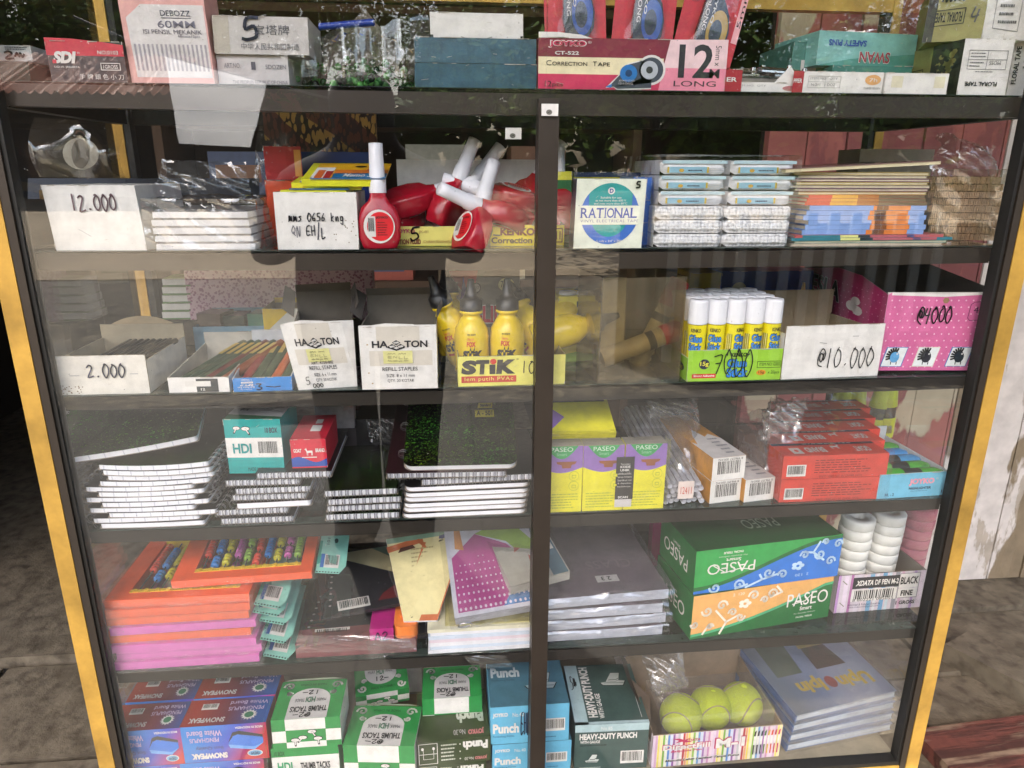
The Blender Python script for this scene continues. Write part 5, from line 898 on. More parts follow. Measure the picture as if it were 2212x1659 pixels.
# acrylic box with two tubes
M, W = place(1291, 1468, z, .045, .055); h = topz(1380, 596, .045) - z; t = thing('acrylic_box', 'yellowed clear acrylic box holding two red capped tubes', 'box', M=M); b = MB(); W *= 1.0
f = b.box(0, 0, 0, W, .0025, h, ACRYL); b.box(0, .1, 0, W, .1025, h, ACRYL); b.box(0, .0026, .0, .0025, .0999, h, ACRYL); b.box(W - .0025, .0026, 0, W, .0999, h, ACRYL); b.box(.0026, .0026, .0005, W - .0026, .0999, .003, ACRYL); b.build('shell', t)
RCAP = mat('#d2322c', .35); TUB = mat('#c7bd9f', .35, .1)
def gtube(a, c, label):
    A, C = Vector(ay(*a)), Vector(ay(*c)); d = C - A; L = d.length; M = Matrix.Translation(A) @ d.normalized().to_track_quat('Z', 'Y').to_matrix().to_4x4()
    t = thing('glue_tube', label, 'tube', M=M); b = MB(); b.lathe([(.0125, 0), (.0125, L * .7)], TUB, 22); b.lathe([(.0127, L * .52), (.0127, L * .6)], mat('#3a3630', .4), 22)
    for q in range(5): b.disc(Fr((-.008, -.0130, L * .08), (.008, -.0130, L * .08), (.008, -.0130, L * .48), (-.008, -.0130, L * .48)), .5, .1 + .2 * q, .4, .07, mat('#e6dfc8', .4), 0, 12)
    b.build('body', t); b = MB(); b.lathe([(.0135, L * .7), (.0142, L * .73), (.0142, L * .98), (.012, L)], RCAP, 22); b.build('cap', t)
gtube((1300, 775, .075), (1485, 705, .085), 'lower of two red capped tubes lying in the acrylic box'); gtube((1375, 790, .11), (1470, 605, .12), 'upper red capped tube leaning upright in the acrylic box')
o = Bx('price_sheet', 'crumpled cream paper sheet inside the acrylic box', 'paper', 1296, 1345, z + .003, 600, .125, .002, mat('#c9bf9a', .7)); o.done()
# white 10.000 and pink carton
o = Bx('price_box', 'white open carton handwritten @10.000', 'box', 1686, 1895, z, 702, .042, .12, WHITE, yr=.05, tx=.006, box=False); o.tray(WHITE, mat('#8a7a60', .8), hb=.095, hs=.06, t=.002); b, F = o.b, o.f['front']
b.hand(F, '@10.000', .34, .2, .93, .55, .0014, BLACKI, jit=.09); b.line(F, [(.35, .68), (.42, .66)], .0006, ink('#777')); b.line(F, [(.68, .78), (.74, .78)], .0006, ink('#777')); o.done()
MGT, PNK = mat('#b02a66', .35, .12), mat('#d06a9a', .35, .1)
Ma, Wa = place(1893, 2128, z + .004, .06, .05); h = topz(1960, 625, .06) - z - .004; t = thing('toy_carton', 'pink polka dot open carton with animal stamps, marked @4000', 'box', M=Ma); b = MB(); F = Fr((0, 0, 0), (Wa, 0, 0), (Wa, 0, h), (0, 0, h))
b.poly(F, [(0, 0), (1, 0), (1, 1.02), (.5, .98), (.03, 1.0), (0, .97)], PNK, 0); b.poly(F, [(0, 0), (1, 0), (1, 1), (0, 1)], CARD, -6); b.poly(F, [(.03, .965), (.5, .945), (.98, .98), (1, 1.02), (.5, .98), (.03, 1.0)], WHITE, 1)
for i in range(15):
    for j in range(11): b.disc(F, .04 + i * .066 + .033 * (j % 2), .05 + j * .085, .0075, .0105, mat('#e9c3d3', .4), 1, 8)
b.hand(F, '@4000', .28, .62, .6, .82, .0018, BLACKI, jit=.1); b.text(F, '48p', .78, .72, .92, .82, ink('#4a2040')); b.line(F, [(1, .9), (.78, .88), (.75, .85), (.74, .68), (.76, .65), (1, .66)], .0008, ink('#5a2050'))
b.disc(F, .52, .9, .03, .04, mat('#9a7a5a', .6), 2, 6)
for i, (u, ring, body) in enumerate(((.13, '#3f78b8', '#5fa0cf'), (.42, '#d9d4c4', '#22252e'), (.72, '#3f78b8', '#1e2a34'))):
    pts = lambda e: [(u - .1 - e, .06 - e), (u + .08 + e, .06 - e), (u + .12 + e, .3 + e), (u - .06 - e, .3 + e)]
    b.poly(F, pts(.008), mat(ring, .4), 2); b.poly(F, pts(0), mat('#dfe4e4', .4), 3); b.disc(F, u + .01, .18, .045, .075, mat(body, .4), 4, 14); b.rect(F, u - .02, .08, u - .012, .12, BLACKI, 5); b.rect(F, u + .03, .08, u + .038, .12, BLACKI, 5)
    for k in range(8): a = R_(70 + k * 18); b.line(F, [(u + .01 + .045 * math.cos(a), .18 + .075 * math.sin(a)), (u + .01 + .075 * math.cos(a), .18 + .115 * math.sin(a))], .0024, BLACKI, 5)
    b.disc(F, u + .03, .22, .008, .012, WHITE, 6, 8)
b.build('front_panel', t)
A = Ma.translation; L = (ay(1735, 600, .30)); b = MB(); inv = Ma.inverted(); q0 = inv @ Vector((L.x, .30, z + .004)); F = Fr((q0.x, q0.y, .0), (-.0005, .0, 0), (-.0005, .0, h * .97), (q0.x, q0.y, h * .97)); b.poly(F, [(0, 0), (1, 0), (1, 1), (.72, 1.14), (.45, 1.16), (0, 1.0)], MGT, 0); b.poly(F, [(0, 0), (1, 0), (1, 1), (.72, 1.14), (.45, 1.16), (0, 1.0)], GREYC, -6)
for i in range(18):
    for j in range(11): b.disc(F, .03 + i * .055 + .027 * (j % 2), .06 + j * .09, .006, .0085, mat('#d98aa8', .4), 1, 7)
b.text(F, 'TESLA', .02, .66, .52, .98, mat('#d8d0d0', .4), bold=.055, L=3); b.text(F, 'TESLA', .025, .67, .515, .97, BLACKI, bold=.03, L=5)
for (u, v, r) in ((.66, .7, .06), (.73, .66, .055), (.70, .78, .05)): b.disc(F, u, v, r, r * 1.15, mat('#d9cfc9', .5), 4, 14)
b.build('side_panel', t); b = MB(); q1 = Vector((Wa, .0, 0)); q2 = Vector((Wa - .01, .22, 0)); b.add([q1, q2, q2 + Vector((0, 0, h * 1.25)), q1 + Vector((0, 0, h))], [(0, 1, 2, 3)], mat('#4b4038', .8)); b.add([q2, q0, Vector((q0.x, q0.y, h * 1.02)), q2 + Vector((0, 0, h * 1.25))], [(0, 1, 2, 3)], mat('#5a4d42', .8)); b.build('inner_panel', t)
# ================================================================ fourth shelf
z = S4
def camo():
    m, n, b, ln = newmat('camo_cover'); tc = n.nodes.new('ShaderNodeTexCoord'); mp = n.nodes.new('ShaderNodeMapping'); mp.inputs['Scale'].default_value = (1, 1.4, 1); ln(tc.outputs['Object'], mp.inputs[0])
    no = n.nodes.new('ShaderNodeTexNoise'); no.inputs['Scale'].default_value = 230; no.inputs['Detail'].default_value = 4; no.inputs['Distortion'].default_value = 1.5; ln(mp.outputs[0], no.inputs[0])
    n2 = n.nodes.new('ShaderNodeTexNoise'); n2.inputs['Scale'].default_value = 14; ln(tc.outputs['Object'], n2.inputs[0])
    cr_ = n.nodes.new('ShaderNodeValToRGB'); e = cr_.color_ramp.elements; e[0].position = .52; e[0].color = (.004, .005, .003, 1); e[1].position = .7; e[1].color = lin('#3c661d'); ln(no.outputs[0], cr_.inputs[0])
    mx = n.nodes.new('ShaderNodeMix'); mx.data_type = 'RGBA'; mx.blend_type = 'MULTIPLY'; mx.inputs[0].default_value = 1; c2 = n.nodes.new('ShaderNodeValToRGB'); c2.color_ramp.elements[0].position = .4; c2.color_ramp.elements[0].color = (1, .7, .4, 1); c2.color_ramp.elements[1].position = .6; c2.color_ramp.elements[1].color = (.7, 1, .7, 1)
    ln(n2.outputs[0], c2.inputs[0]); ln(cr_.outputs[0], mx.inputs[6]); ln(c2.outputs[0], mx.inputs[7]); ln(mx.outputs[2], b.inputs['Base Color']); b.inputs['Roughness'].default_value = .22; return m
CAMO = camo(); BACKC = mat('#8d8378', .7)
PLAINB, MARB = mat('#15151c', .3), mat('#2a1418', .3)
def pagem():
    m, n, b, ln = newmat('page_edges'); tc = n.nodes.new('ShaderNodeTexCoord'); wv = n.nodes.new('ShaderNodeTexWave'); wv.bands_direction = 'Z'; wv.inputs['Scale'].default_value = 420; wv.inputs['Distortion'].default_value = 3; wv.inputs['Detail Scale'].default_value = 6; ln(tc.outputs['Object'], wv.inputs[0])
    mx = n.nodes.new('ShaderNodeMix'); mx.data_type = 'RGBA'; ln(wv.outputs[0], mx.inputs[0]); mx.inputs[6].default_value = (.68, .69, .73, 1); mx.inputs[7].default_value = (.84, .84, .87, 1); ln(mx.outputs[2], b.inputs['Base Color']); b.inputs['Roughness'].default_value = .8; return m
PG = pagem(); WIRE = mat('#7a7a7c', .35, 0, metal=.9)
def notebook(label, M, W, D, H, spine, cover, group, bend=0, rings=11, rnd_=.004, detail=None, pg=None):
    """spine: 'front','left','right','back'"""
    t = thing('spiral_notebook', label, 'notebook', M=M, group=group); b = MB(); b.slab(.002, 0, .0005, W - .002, D, H - .0004, pg or PG, 10 if bend else 6, bend, rnd_ if spine != 'front' else 0)
    if spine in ('left', 'right', 'front'):
        F = Fr((.002, -.0003, 0), (W - .002, -.0003, 0), (W - .002, -.0003, H), (.002, -.0003, H))
        for k in range(9 if spine != 'front' else 0): u = .05 + .11 * k + rnd.uniform(-.01, .01); f = lambda uu: bend * (2 * uu - 1) ** 2; b.add([(u * W, -.0004, .001 + f(u)), (u * W + .0012, -.0004, .001 + f(u)), (u * W + .0012, -.0004, H - .001 + f(u)), (u * W, -.0004, H - .001 + f(u))], [(0, 1, 2, 3)], mat('#c3c5cf', .8, 0))
        if spine == 'front':
            for k in range(rings): u = (k + .5) / rings; b.rect(F, u - .018, .15, u + .018, .86, mat('#b6b7c2', .8, 0), 1)
    b.build('pages', t)
    for nm, z0, m in (('cover', H - .0005, cover), ('back_cover', 0, BACKC)):
        b = MB(); b.slab(0, -.0008, z0, W, D + .001, z0 + .0007, m, 10 if bend else 6, bend, rnd_ if spine != 'front' else 0)
        if nm == 'cover' and detail: detail(b, Fr((0, 0, H + .0004), (W, 0, H + .0004), (W, D, H + .0004), (0, D, H + .0004)))
        b.build(nm, t)
    b = MB(); r = H * .62 if spine == 'front' else max(.0062, H * .62)
    for k in range(rings):
        for e in (-.0016, .0016):
            if spine == 'front': x = W * (k + .5) / rings + e; pts = [(x, -.0008 + .9 * r * math.cos(a) * .45 - .001, H / 2 + r * math.sin(a)) for a in [2 * math.pi * q / 12 for q in range(12)]]
            else:
                y = D * (k + .5) / rings + e; x0 = W if spine == 'right' else 0; pts = [(x0 + r * math.cos(a) * 1.0 + (.002 if spine == 'right' else -.002), y, H / 2 + bend + r * math.sin(a)) for a in [2 * math.pi * q / 12 for q in range(12)]]
            b.tube(pts, .0005, WIRE, 4, True)
    b.build('wire_binding', t); return t
# left stack
O13 = ('lowest', 'second', 'third', 'fourth', 'fifth', 'sixth', 'seventh', 'eighth', 'ninth', 'tenth', 'eleventh', 'twelfth')
M0, W0 = place(214, 446, z, .045); dz = 0; p_ = None
for i in range(12):
    H = .0074; x = (0, -.008, .012, -.01, .006, -.012, .004, -.010, .008, .018, .014, .01)[i] ; s = ('none', 'left', 'right', 'left', 'right', 'left', 'right', 'left', 'right', 'left', 'right', 'right')[i]
    notebook('ruled notebook %s from the bottom of the tall left stack' % O13[i], M0 @ MX((x, .0006 * (i % 2), dz), R_((-.5, .3, 0, -.3, .5, 0, .3, -.3, 0, .5, -.3, 0)[i])), W0 * (1.0 + .015 * (i % 3)), .145, H, s if s != 'none' else 'back', PLAINB if i < 11 else CAMO, 'notebooks in the tall left stack', .001 + .00025 * i, 11); dz += H - .0004
def camotag(b, f): b.rect(f, .42, .62, .55, .75, mat('#c8c22a', .4), 1); b.rect(f, .58, .62, .66, .75, mat('#c8c22a', .4), 1)
notebook('camouflage covered notebook lying askew on top of the tall left stack', M0 @ MX((-.046, -.002, dz + .002), R_(7), R_(15), R_(-6)), W0 * 1.36, .15, .009, 'left', CAMO, 'notebooks in the tall left stack', .003, 11, detail=camotag)
# second stack
M0, W0 = place(470, 632, z, .045); dz = 0
for i, (x, s, cov, w_) in enumerate(((.004, 'front', PLAINB, .98), (-.003, 'front', CAMO, .98), (.024, 'back', MARB, 1.02), (.020, 'front', PLAINB, 1.0), (.026, 'front', CAMO, 1.0), (.014, 'front', PLAINB, 1.0), (.054, 'front', PLAINB, 1.0))):
    notebook('wire bound notebook %s in the second stack from the left' % ('lowest', 'second', 'third, showing a plain page edge', 'fourth', 'fifth', 'sixth', 'topmost under the red carton')[i], M0 @ MX((x, .004 * (i % 2), dz), R_((.5, 1, 2, -.5, 1, -1, -.5)[i])), W0 * w_, .14, .0086, s, cov, 'notebooks in the second stack', 0, 11); dz += .0102
zt = z + dz
o = Bx('tack_box', 'turquoise and white carton lettered HDI with barcode and two drawing pins', 'box', 496, 616, zt - .009, 905, .062, .075, mat('#1f9a96', .4), yr=.058, mats={'top': mat('#1d5a34', .4)}, ty=.0); b, F = o.b, o.f['front']
b.rect(F, 0, .3, 1, .66, WHITE, 1); b.text(F, 'HDI', .12, .38, .45, .56, ink('#1f8a88'), bold=.03); b.text(F, '10 BOX', .72, .75, .94, .85, NAVY, bold=.02); b.text(F, 'MADE IN CHINA', .35, .05, .75, .12, ink('#0f4a4a')); b.barcode(F, .55, .32, .94, .62, 2); tack(b, F, .22, .84, .07, -.5); tack(b, F, .38, .83, .08, .5)
T = o.f['top']; b.poly(T, [(0, .25), (1, .1), (1, .85), (0, .95)], GREYL, 1); b.text(T, 'THUMB', .15, .4, .3, .8, BLACKI, rot=180); swirl(b, T, .65, .5, .1, WHITE); o.done()
o = Bx('glue_carton', 'red carton lettered GOAT BRAND with white goat, on the second notebook stack', 'box', 632, 708, zt + .0005, 948, .05, .09, RED1, mats={'left': NAVY}); b, F = o.b, o.f['front']
def goat(b, F, u, v, s, m, L=3, flip=1):
    A = F.w / F.h; P = lambda pts: [(u + flip * x * s, v + y * s * A) for x, y in pts]
    b.poly(F, P([(-.45, .1), (-.38, .42), (.4, .45), (.5, .38), (.48, .12), (.2, .08), (-.2, .05)]), m, L); b.poly(F, P([(-.45, .2), (-.3, .42), (-.45, .8), (-.62, .78), (-.75, .66), (-.58, .6)]), m, L); b.poly(F, P([(-.5, .75), (-.42, 1.0), (-.44, .75)]), m, L)
    for x in (-.42, -.28, .3, .42): b.poly(F, P([(x, .15), (x + .1, .15), (x + .06, -.4), (x, -.4)]), m, L)
b.poly(F, [(0, .05)] + [(i / 10, .3 + .1 * math.sin(i * .62 + .4)) for i in range(11)] + [(1, .05)], ink('#2a4a9a'), 1); goat(b, F, .52, .52, .18, WHITE); b.text(F, 'GOAT', .08, .55, .3, .68, WHITE, bold=.03); b.text(F, 'BRAND', .7, .55, .96, .68, WHITE, bold=.03); b.rect(F, .3, .36, .72, .39, WHITE, 2)
T = o.f['top']; b.rect(T, .45, .3, .75, .55, WHITE, 1); b.rect(T, .5, .62, .7, .8, WHITE, 1); o.done()
# third stack
M0, W0 = place(702, 864, z, .045); dz = 0
for i in range(4): notebook('wire bound notebook %s in the third stack from the left' % ('lowest', 'second', 'third', 'topmost with green camouflage cover')[i], M0 @ MX((.002 * (i % 3), .003 * (i % 2), dz), R_((0, .5, 1.5, 1)[i])), W0 * (1 - .005 * i), .15, .0088, 'front', CAMO, 'notebooks in the third stack', 0, 11); dz += .0106
# fourth stack
M0, W0 = place(868, 1140, z, .042); dz = 0
for i in range(6): notebook('rounded notebook %s in the wide right stack' % ('lowest', 'second', 'third', 'fourth', 'fifth', 'sixth')[i], M0 @ MX((.001 * i, .002 * (i % 2), dz), R_((.6, .4, .6, .8, 1.0, 1.2)[i])), W0 * (1 - .003 * (i % 3)), .17, .0068, 'back', PLAINB, 'notebooks in the wide right stack', 0, 4, .010, pg=PG if i != 1 else PAGE); dz += .0073
notebook('wire bound notebook with dark cover on the rounded notebooks', M0 @ MX((.026, .002, dz + .001), R_(3)), W0 * 1.0, .16, .0088, 'front', PLAINB, 'notebooks in the wide right stack', 0, 18); dz += .0125
M1, W1 = place(834, 1094, z + dz + .001, .042)
notebook('wire bound notebook under the tilted A-501 notebook', M1 @ MX((0, 0, 0), R_(-2), R_(14)), W1, .17, .0088, 'front', MARB, 'notebooks in the wide right stack', 0, 17)
def a501(b, f):
    Y2 = mat('#c9b92a', .4); b.poly(f, [(.66, .52), (.80, .52), (.815, .66), (.69, .66)], Y2, 1); b.rect(f, .635, .43, .815, .5, Y2, 1); b.text(f, 'A - 501', .65, .44, .8, .49, BLACKI, bold=.03); b.text(f, 'Standard', .685, .53, .79, .56, BLACKI, shear=.2, bold=.03); b.poly(f, [(.69, .58), (.79, .575), (.785, .6), (.755, .605), (.75, .64), (.73, .64), (.72, .61), (.70, .62)], BLACKI, 3)
M1, W1 = place(872, 1117, z + dz + .0115, .041)
notebook('camouflage notebook labelled A-501 propped at a slope on the wide right stack', M1 @ MX((0, 0, 0), R_(-1.5), R_(24)), W1, .2, .009, 'back', CAMO, 'notebooks in the wide right stack', 0, 4, .011, detail=a501)
# behind
o = Bx('gift_wrap_pack', 'orange and lilac flower printed pack behind the second stack', 'gift wrap', 690, 772, z, 868, .2, .02, twotone('flower_print', '#c9a9c9', '#d8d0d4', 28, .38, '#d0553a', .62, 12, voro=True, bump=0, soft=.05)); o.done()
for (xl, xr, r, l, c) in ((700, 775, 925, 'grey printed booklet', '#4a4448'), (775, 870, 905, 'black bagged notebook', '#16161c')):
    o = Bx('booklet', l + ' lying at the back of the fourth shelf', 'booklet', xl, xr, z, r, .2, .08, mat(c, .3)); b, F = o.b, o.f['front']; b.rect(F, .05, .02, .95, .14, PAGE, 1); o.done()
crumple('plastic_bag', 'shiny film over the black booklet at the back', [ay(*a, .17) for a in ((800, 955), (868, 955), (868, 905), (790, 905))], 0, .008, seed=31)
o = Bx('carton', 'brown carton deep behind the A-501 notebook', 'box', 770, 890, z, 862, .3, .04, mat('#5a2f22', .6)); o.done()
crumple('plastic_bag', 'pinkish crumpled film between the second and third notebook stacks', [ay(*a, .06) for a in ((640, 1110), (700, 1110), (705, 1010), (670, 1010))], 0, .01, m=FROST, seed=37)
# tissue packs
TY, TP, TG = mat('#e3da22', .35), mat('#8a66b0', .35), mat('#2f9a52', .35)
def tissue(label, M, W, H, D, strip):
    t = thing('tissue_pack', label, 'tissue pack', M=M, group='yellow and purple tissue packs'); b = MB(); n = 8
    f = b.box(0, 0, 0, W, D, H, TY, {'top': mat('#9a9488', .5)}, .001); F = f['front']
    b.poly(F, [(0, 1)] + [(u / 12, .68 - .08 * math.sin(u / 12 * math.pi)) for u in range(13)] + [(1, 1)], TP, 1); b.poly(F, [(.12, 1)] + [(.12 + .76 * u / 12, .99 - .18 * math.sin(u / 12 * math.pi)) for u in range(13)] + [(.88, 1)], TG, 2); b.text(F, 'PASEO', .24, .92, .76, .985, mat('#c9e0d0', .4), bold=.0); b.text(F, 'Smart', .38, .86, .62, .905, mat('#8ac0a0', .4))
    b.poly(F, [(.38, .77), (.86, .77), (.82, .73), (.74, .72), (.72, .67), (.52, .67), (.5, .72), (.4, .735)], mat('#8a4a22', .4), 2); LG = ink('#a8b02a')
    for (u, v) in ((.8, .55), (.8, .4)): b.disc(F, u, v, .12, .075, LG, 2, 20); b.disc(F, u, v, .11, .067, TY, 3, 20); b.rect(F, u - .05, v - .03, u + .05, v + .02, LG, 4); b.rect(F, u - .035, v - .02, u + .035, v + .01, TY, 5)
    b.fine(F, .08, .05, .92, .3, 6, LG); b.build('wrapper', t)
    if strip: b = MB(); F = Fr((-.012, -.0012, 0), (W, -.0012, 0), (W, -.0012, H), (-.012, -.0012, H)); b.rect(F, 0, .17, .36, .82, BLACKI, 0); b.text(F, 'Temukan', .08, .7, .27, .73, GREYL); b.text(F, 'KODE', .08, .655, .28, .69, WHITE, bold=.03); b.text(F, 'UNIK', .08, .605, .27, .64, WHITE, bold=.03); [b.text(F, s, .04, .555 - i * .05, .31, .585 - i * .05, GREYL) for i, s in enumerate(('dibalik', 'area hitam', 'berikut ini', '& dapatkan', 'hadiahnya.'))]; b.text(F, 'SCAN', .06, .19, .26, .225, WHITE, bold=.03); b.rect(F, 0, .05, .34, .17, GREYL, 0); b.build('sticker', t)
for i, (xl, xr, l) in enumerate(((1165, 1255, 'yellow purple tissue pack beside the mullion'), (1257, 1343, 'yellow purple tissue pack between two others'), (1345, 1432, 'yellow purple tissue pack with black sticker strip'))):
    M, W = place(xl, xr, z, .043); H = topz(1300, 948, .043) - z; tissue(l, M, W, H, .026, i == 2)
M, W = place(1180, 1330, z + .095, .075); t = thing('tissue_pack', 'yellow purple tissue pack lying flat behind the upright ones', 'tissue pack', M=M @ MX((0, 0, 0), R_(0), R_(22)), group='yellow and purple tissue packs'); b = MB(); f = b.box(0, 0, -.02, W, .11, .004, TY, None, .001); T = f['top']; b.rect(T, .05, .58, .95, .75, BLACKI, 1); b.fine(T, .1, .6, .9, .73, 2, GREYL); b.poly(T, [(0, 0), (.3, .3), (0, .6)], TP, 1); b.build('wrapper', t)
o = Bx('carton', 'grey carton propping the flat tissue pack', 'box', 1190, 1325, z, 960, .085, .08, GREYC); o.done()
M, W = place(1166, 1434, z, .039); baghull('plastic_bag', 'clear taut film round the three upright tissue packs', M, W, .036, topz(1300, 945, .043) - z + .003, SHRINK, seed=41, amp=.002, n=16)
# glue gun sticks
GL = clear('translucent_stick', (.6, .6, .64, 1), .06, .3, dirt=1.1, dirtc=(.66, .66, .72, 1))
M, W = place(1432, 1510, z, .05); k = 0
for r in range(4):
    for c in range(7 if r % 2 == 0 else 6):
        k += 1; t = MB(); t.cyl((0, 0, 0), (0, .2, .0), .0036, GL, 10)
        tag(t.build('hot_glue_stick', None, M @ MX((.004 + c * .0083 + (.004 if r % 2 else 0), .003 * ((c + r) % 3), .0045 + r * .0078), R_(4), R_(13))), 'translucent white hot glue stick in the clear bag bundle', 'glue stick', 'hot glue sticks in a bag')
crumple('plastic_bag', 'clear bag round the bundle of hot glue sticks', [ay(*a) for a in ((1428, 1068, .046), (1518, 1062, .046), (1508, 872, .18), (1400, 868, .18))], 0, .03, m=MILK, seed=43, amp=.005)
o = Bx('price_sticker', 'small white price sticker with red print on the glue stick bag', 'sticker', 1463, 1497, z + .012, 1040, .044, .0008, mat('#d8c9c2', .5)); o.b.text(o.f['front'], '12411', .15, .3, .85, .7, ink('#b84a3a')); o.done()
crumple('plastic_bag', 'folded bag mouth hanging over the glue stick bundle', [ay(*a, .15) for a in ((1400, 900), (1510, 905), (1505, 858), (1395, 865))], 0, .02, m=MILK, seed=44, amp=.01)
# barcode cartons
ORT = mat('#c98a2c', .4, .2)
def bcart(label, xl, xr, zz, H=.033, D=.17):
    M, W = place(xl, xr, zz, .05, .052); b = MB(); f = b.box(0, 0, 0, W, D, H, WHITE, {'top': ORT, 'left': ORT}, .0008); F = f['front']; b.barcode(F, .1, .12, .92, .9); b.text(F, '8 996397 000342', .15, .86, .9, .96, BLACKI, rot=180)
    T = f['top']; b.poly(T, [(0, 0), (1, 0), (1, .38), (.8, .5), (.6, .44), (.5, .62), (.3, .5), (.1, .3), (0, .35)], GREYL, 1); b.fine(T, .55, .05, .9, .42, 5, ink('#7a7a80')); return tag(b.build('carton', None, M @ MX((0, 0, 0), R_(7))), label, 'box')
bcart('white barcoded carton with orange top, lower left of three', 1532, 1602, z); bcart('white barcoded carton with orange top, lower right of three', 1606, 1674, z); bcart('white barcoded carton with orange top, upper of three', 1537, 1612, z + .0335)
crumple('plastic_bag', 'thick crumpled clear bag between white and red cartons', [ay(*a) for a in ((1600, 1075, .06), (1690, 1080, .046), (1745, 862, .1), (1590, 900, .2))], 0, .03, seed=47, amp=.012, m=MILK)
crumple('plastic_bag', 'twisted mouth of the clear bag over the red cartons', [ay(*a) for a in ((1640, 960, .08), (1720, 920, .06), (1750, 862, .08), (1660, 868, .12))], 0, .03, seed=48, amp=.014, m=MILK)
# goat cartons
GR = mat('#cf3a2c', .35, .12)
def gcart(label, xl, xr, zz, y, row_h, tone):
    M, W = place(xl, xr, zz, y); H = row_h; b = MB(); f = b.box(0, 0, 0, W, .044, H, GR, {'back': NAVY}, .0006); F = f['front']; b.barcode(F, .04, .12, .22, .62, 2); K = ink('#7a1f18')
    b.text(F, 'GOAT BRAND 74F LEM SERBA GUNA', .35, .04, .76, .14, K, rot=180); b.fine(F, .3, .22, .9, .85, 6, K); T = f['top']
    b.rect(T, 0, .82, 1, 1, NAVY, 1); b.fine(T, .3, .86, .8, .95, 1, GREYL); b.text(T, 'GOAT', .73, .2, .88, .6, GREYL, rot=180, bold=.04); b.text(T, 'BRAND', .26, .2, .45, .6, GREYL, rot=180, bold=.04); goat(b, T, .57, .55, .08, GREYL, 3, -1); b.rect(T, .12, .15, .22, .6, GREYL, 2); b.disc(T, .17, .38, .02, .1, GR, 3, 8)
    return tag(b.build('glue_carton', None, M), label, 'box')
hb = .0335
for i in range(5):
    gcart('red goat carton, %s, lower layer' % ('front', 'second', 'third', 'fourth', 'rear')[i] + ' of the bagged row', 1682 + i * 0, 1906 - i * 6, z, .046 + .046 * i, hb, i)
    if i < 5: gcart('red goat carton, %s, upper layer' % ('front', 'second', 'third', 'fourth', 'rear')[i] + ' of the bagged row', 1688, 1914 - i * 10, z + hb + .0006, .046 + .046 * i, hb, i)
M, W = place(1680, 1908, z, .042); baghull('plastic_bag', 'clear bag wrapped tightly round the red goat cartons', M, W * 1.005, .225, hb * 2 + .003, SHRINK, seed=53, amp=.002, n=16)
T_ = MB(); F = Fr(*[M @ Vector(q) for q in ((.05, .105, hb * 2 + .004), (.085, .105, hb * 2 + .004), (.085, .13, hb * 2 + .004), (.05, .13, hb * 2 + .004))]); T_.hand(F, '10', .1, .1, .9, .9, .0018, BLACKI); tag(T_.build('price_mark'), 'handwritten 10 on the bag over the red goat cartons', 'price mark')
# highlighters
SKY = mat('#6fb6d2', .4)
o = Bx('display_box', 'pale blue open tray lettered JOYKO HIGHLIGHTER', 'display box', 1893, 2052, z, 1022, .045, .15, SKY, yr=.05, box=False); o.tray(SKY, mat('#d0d6d8', .5), hb=.048, hs=.032); b, F = o.b, o.f['front']
b.text(F, 'JOYKO', .4, .48, .74, .78, mat('#e39aa8', .4), bold=.055); b.text(F, '®', .76, .7, .79, .78, GREYL); b.text(F, 'HIGHLIGHTER', .41, .32, .71, .43, NAVY, bold=.02); b.text(F, '(Penanda Berwarna)', .44, .23, .66, .28, NAVY); b.text(F, 'HL - 2', .1, .1, .22, .22, NAVY, bold=.02); b.text(F, '10', .86, .12, .92, .25, NAVY, bold=.02); b.text(F, 'pieces', .925, .12, .99, .18, NAVY); o.done()
def hl(label, M, c):
    t = thing('highlighter', label, 'highlighter', M=M, group='highlighters in the pale blue tray'); b = MB(); cm = mat(c, .35); b.lathe([(.006, 0), (.0095, .003), (.0105, .04), (.0105, .088)], mat('#23282a', .4), 14, Matrix.Rotation(R_(90), 4, 'Y'), sx=.8); b.build('barrel', t); b = MB(); b.lathe([(.0108, .088), (.0108, .112), (.007, .122), (.006, .123)], cm, 14, Matrix.Rotation(R_(90), 4, 'Y'), sx=.8); b.lathe([(.0107, .02), (.0108, .06)], cm, 14, Matrix.Translation((0, 0, .002)) @ Matrix.Rotation(R_(90), 4, 'Y'), sx=.7); b.build('cap', t)
for i, c in enumerate(('#3f9a2c', '#4a9a3a', '#3f8ac0', '#3a86c4', '#4a9a3a')): hl('%s capped highlighter, %s in the pale blue tray' % ('green' if c[1] == '3' and i == 0 or c == '#4a9a3a' else 'blue', ('nearest', 'second', 'third', 'fourth', 'farthest')[i]), o.M @ MX((o.w - .128 - .003 * (i % 2), .017 + .024 * i, .026)), c)
HY = mat('#c4cc1f', .35)
for i, (x, r) in enumerate(((1802, 935), (1838, 945), (1880, 945), (1908, 942))):
    t = thing('highlighter', 'yellow highlighter standing upright in a clear pack, %s' % ('leftmost', 'second', 'third', 'rightmost')[i], 'highlighter', M=Matrix.Translation(ay(x, r, .27)) @ Matrix.Rotation(R_((4, 0, 6, -2)[i]), 4, 'Y'), group='upright yellow highlighters'); b = MB(); b.lathe([(.016, 0), (.017, .03), (.0165, .036)], HY, 16, sy=.7); F = Fr((-.006, -.0125, .006), (.006, -.0125, .006), (.006, -.0125, .026), (-.006, -.0125, .026)); b.barcode(F, 0, 0, 1, 1, 1, HY); b.build('barrel', t); b = MB(); b.lathe([(.0155, .036), (.0155, .056)], mat('#2a2d26', .4), 16, sy=.7); b.build('band', t); b = MB(); b.lathe([(.017, .056), (.0145, .085), (.008, .105), (.005, .108)], mat('#aab81f', .35), 16, sy=.7); b.build('cap', t)
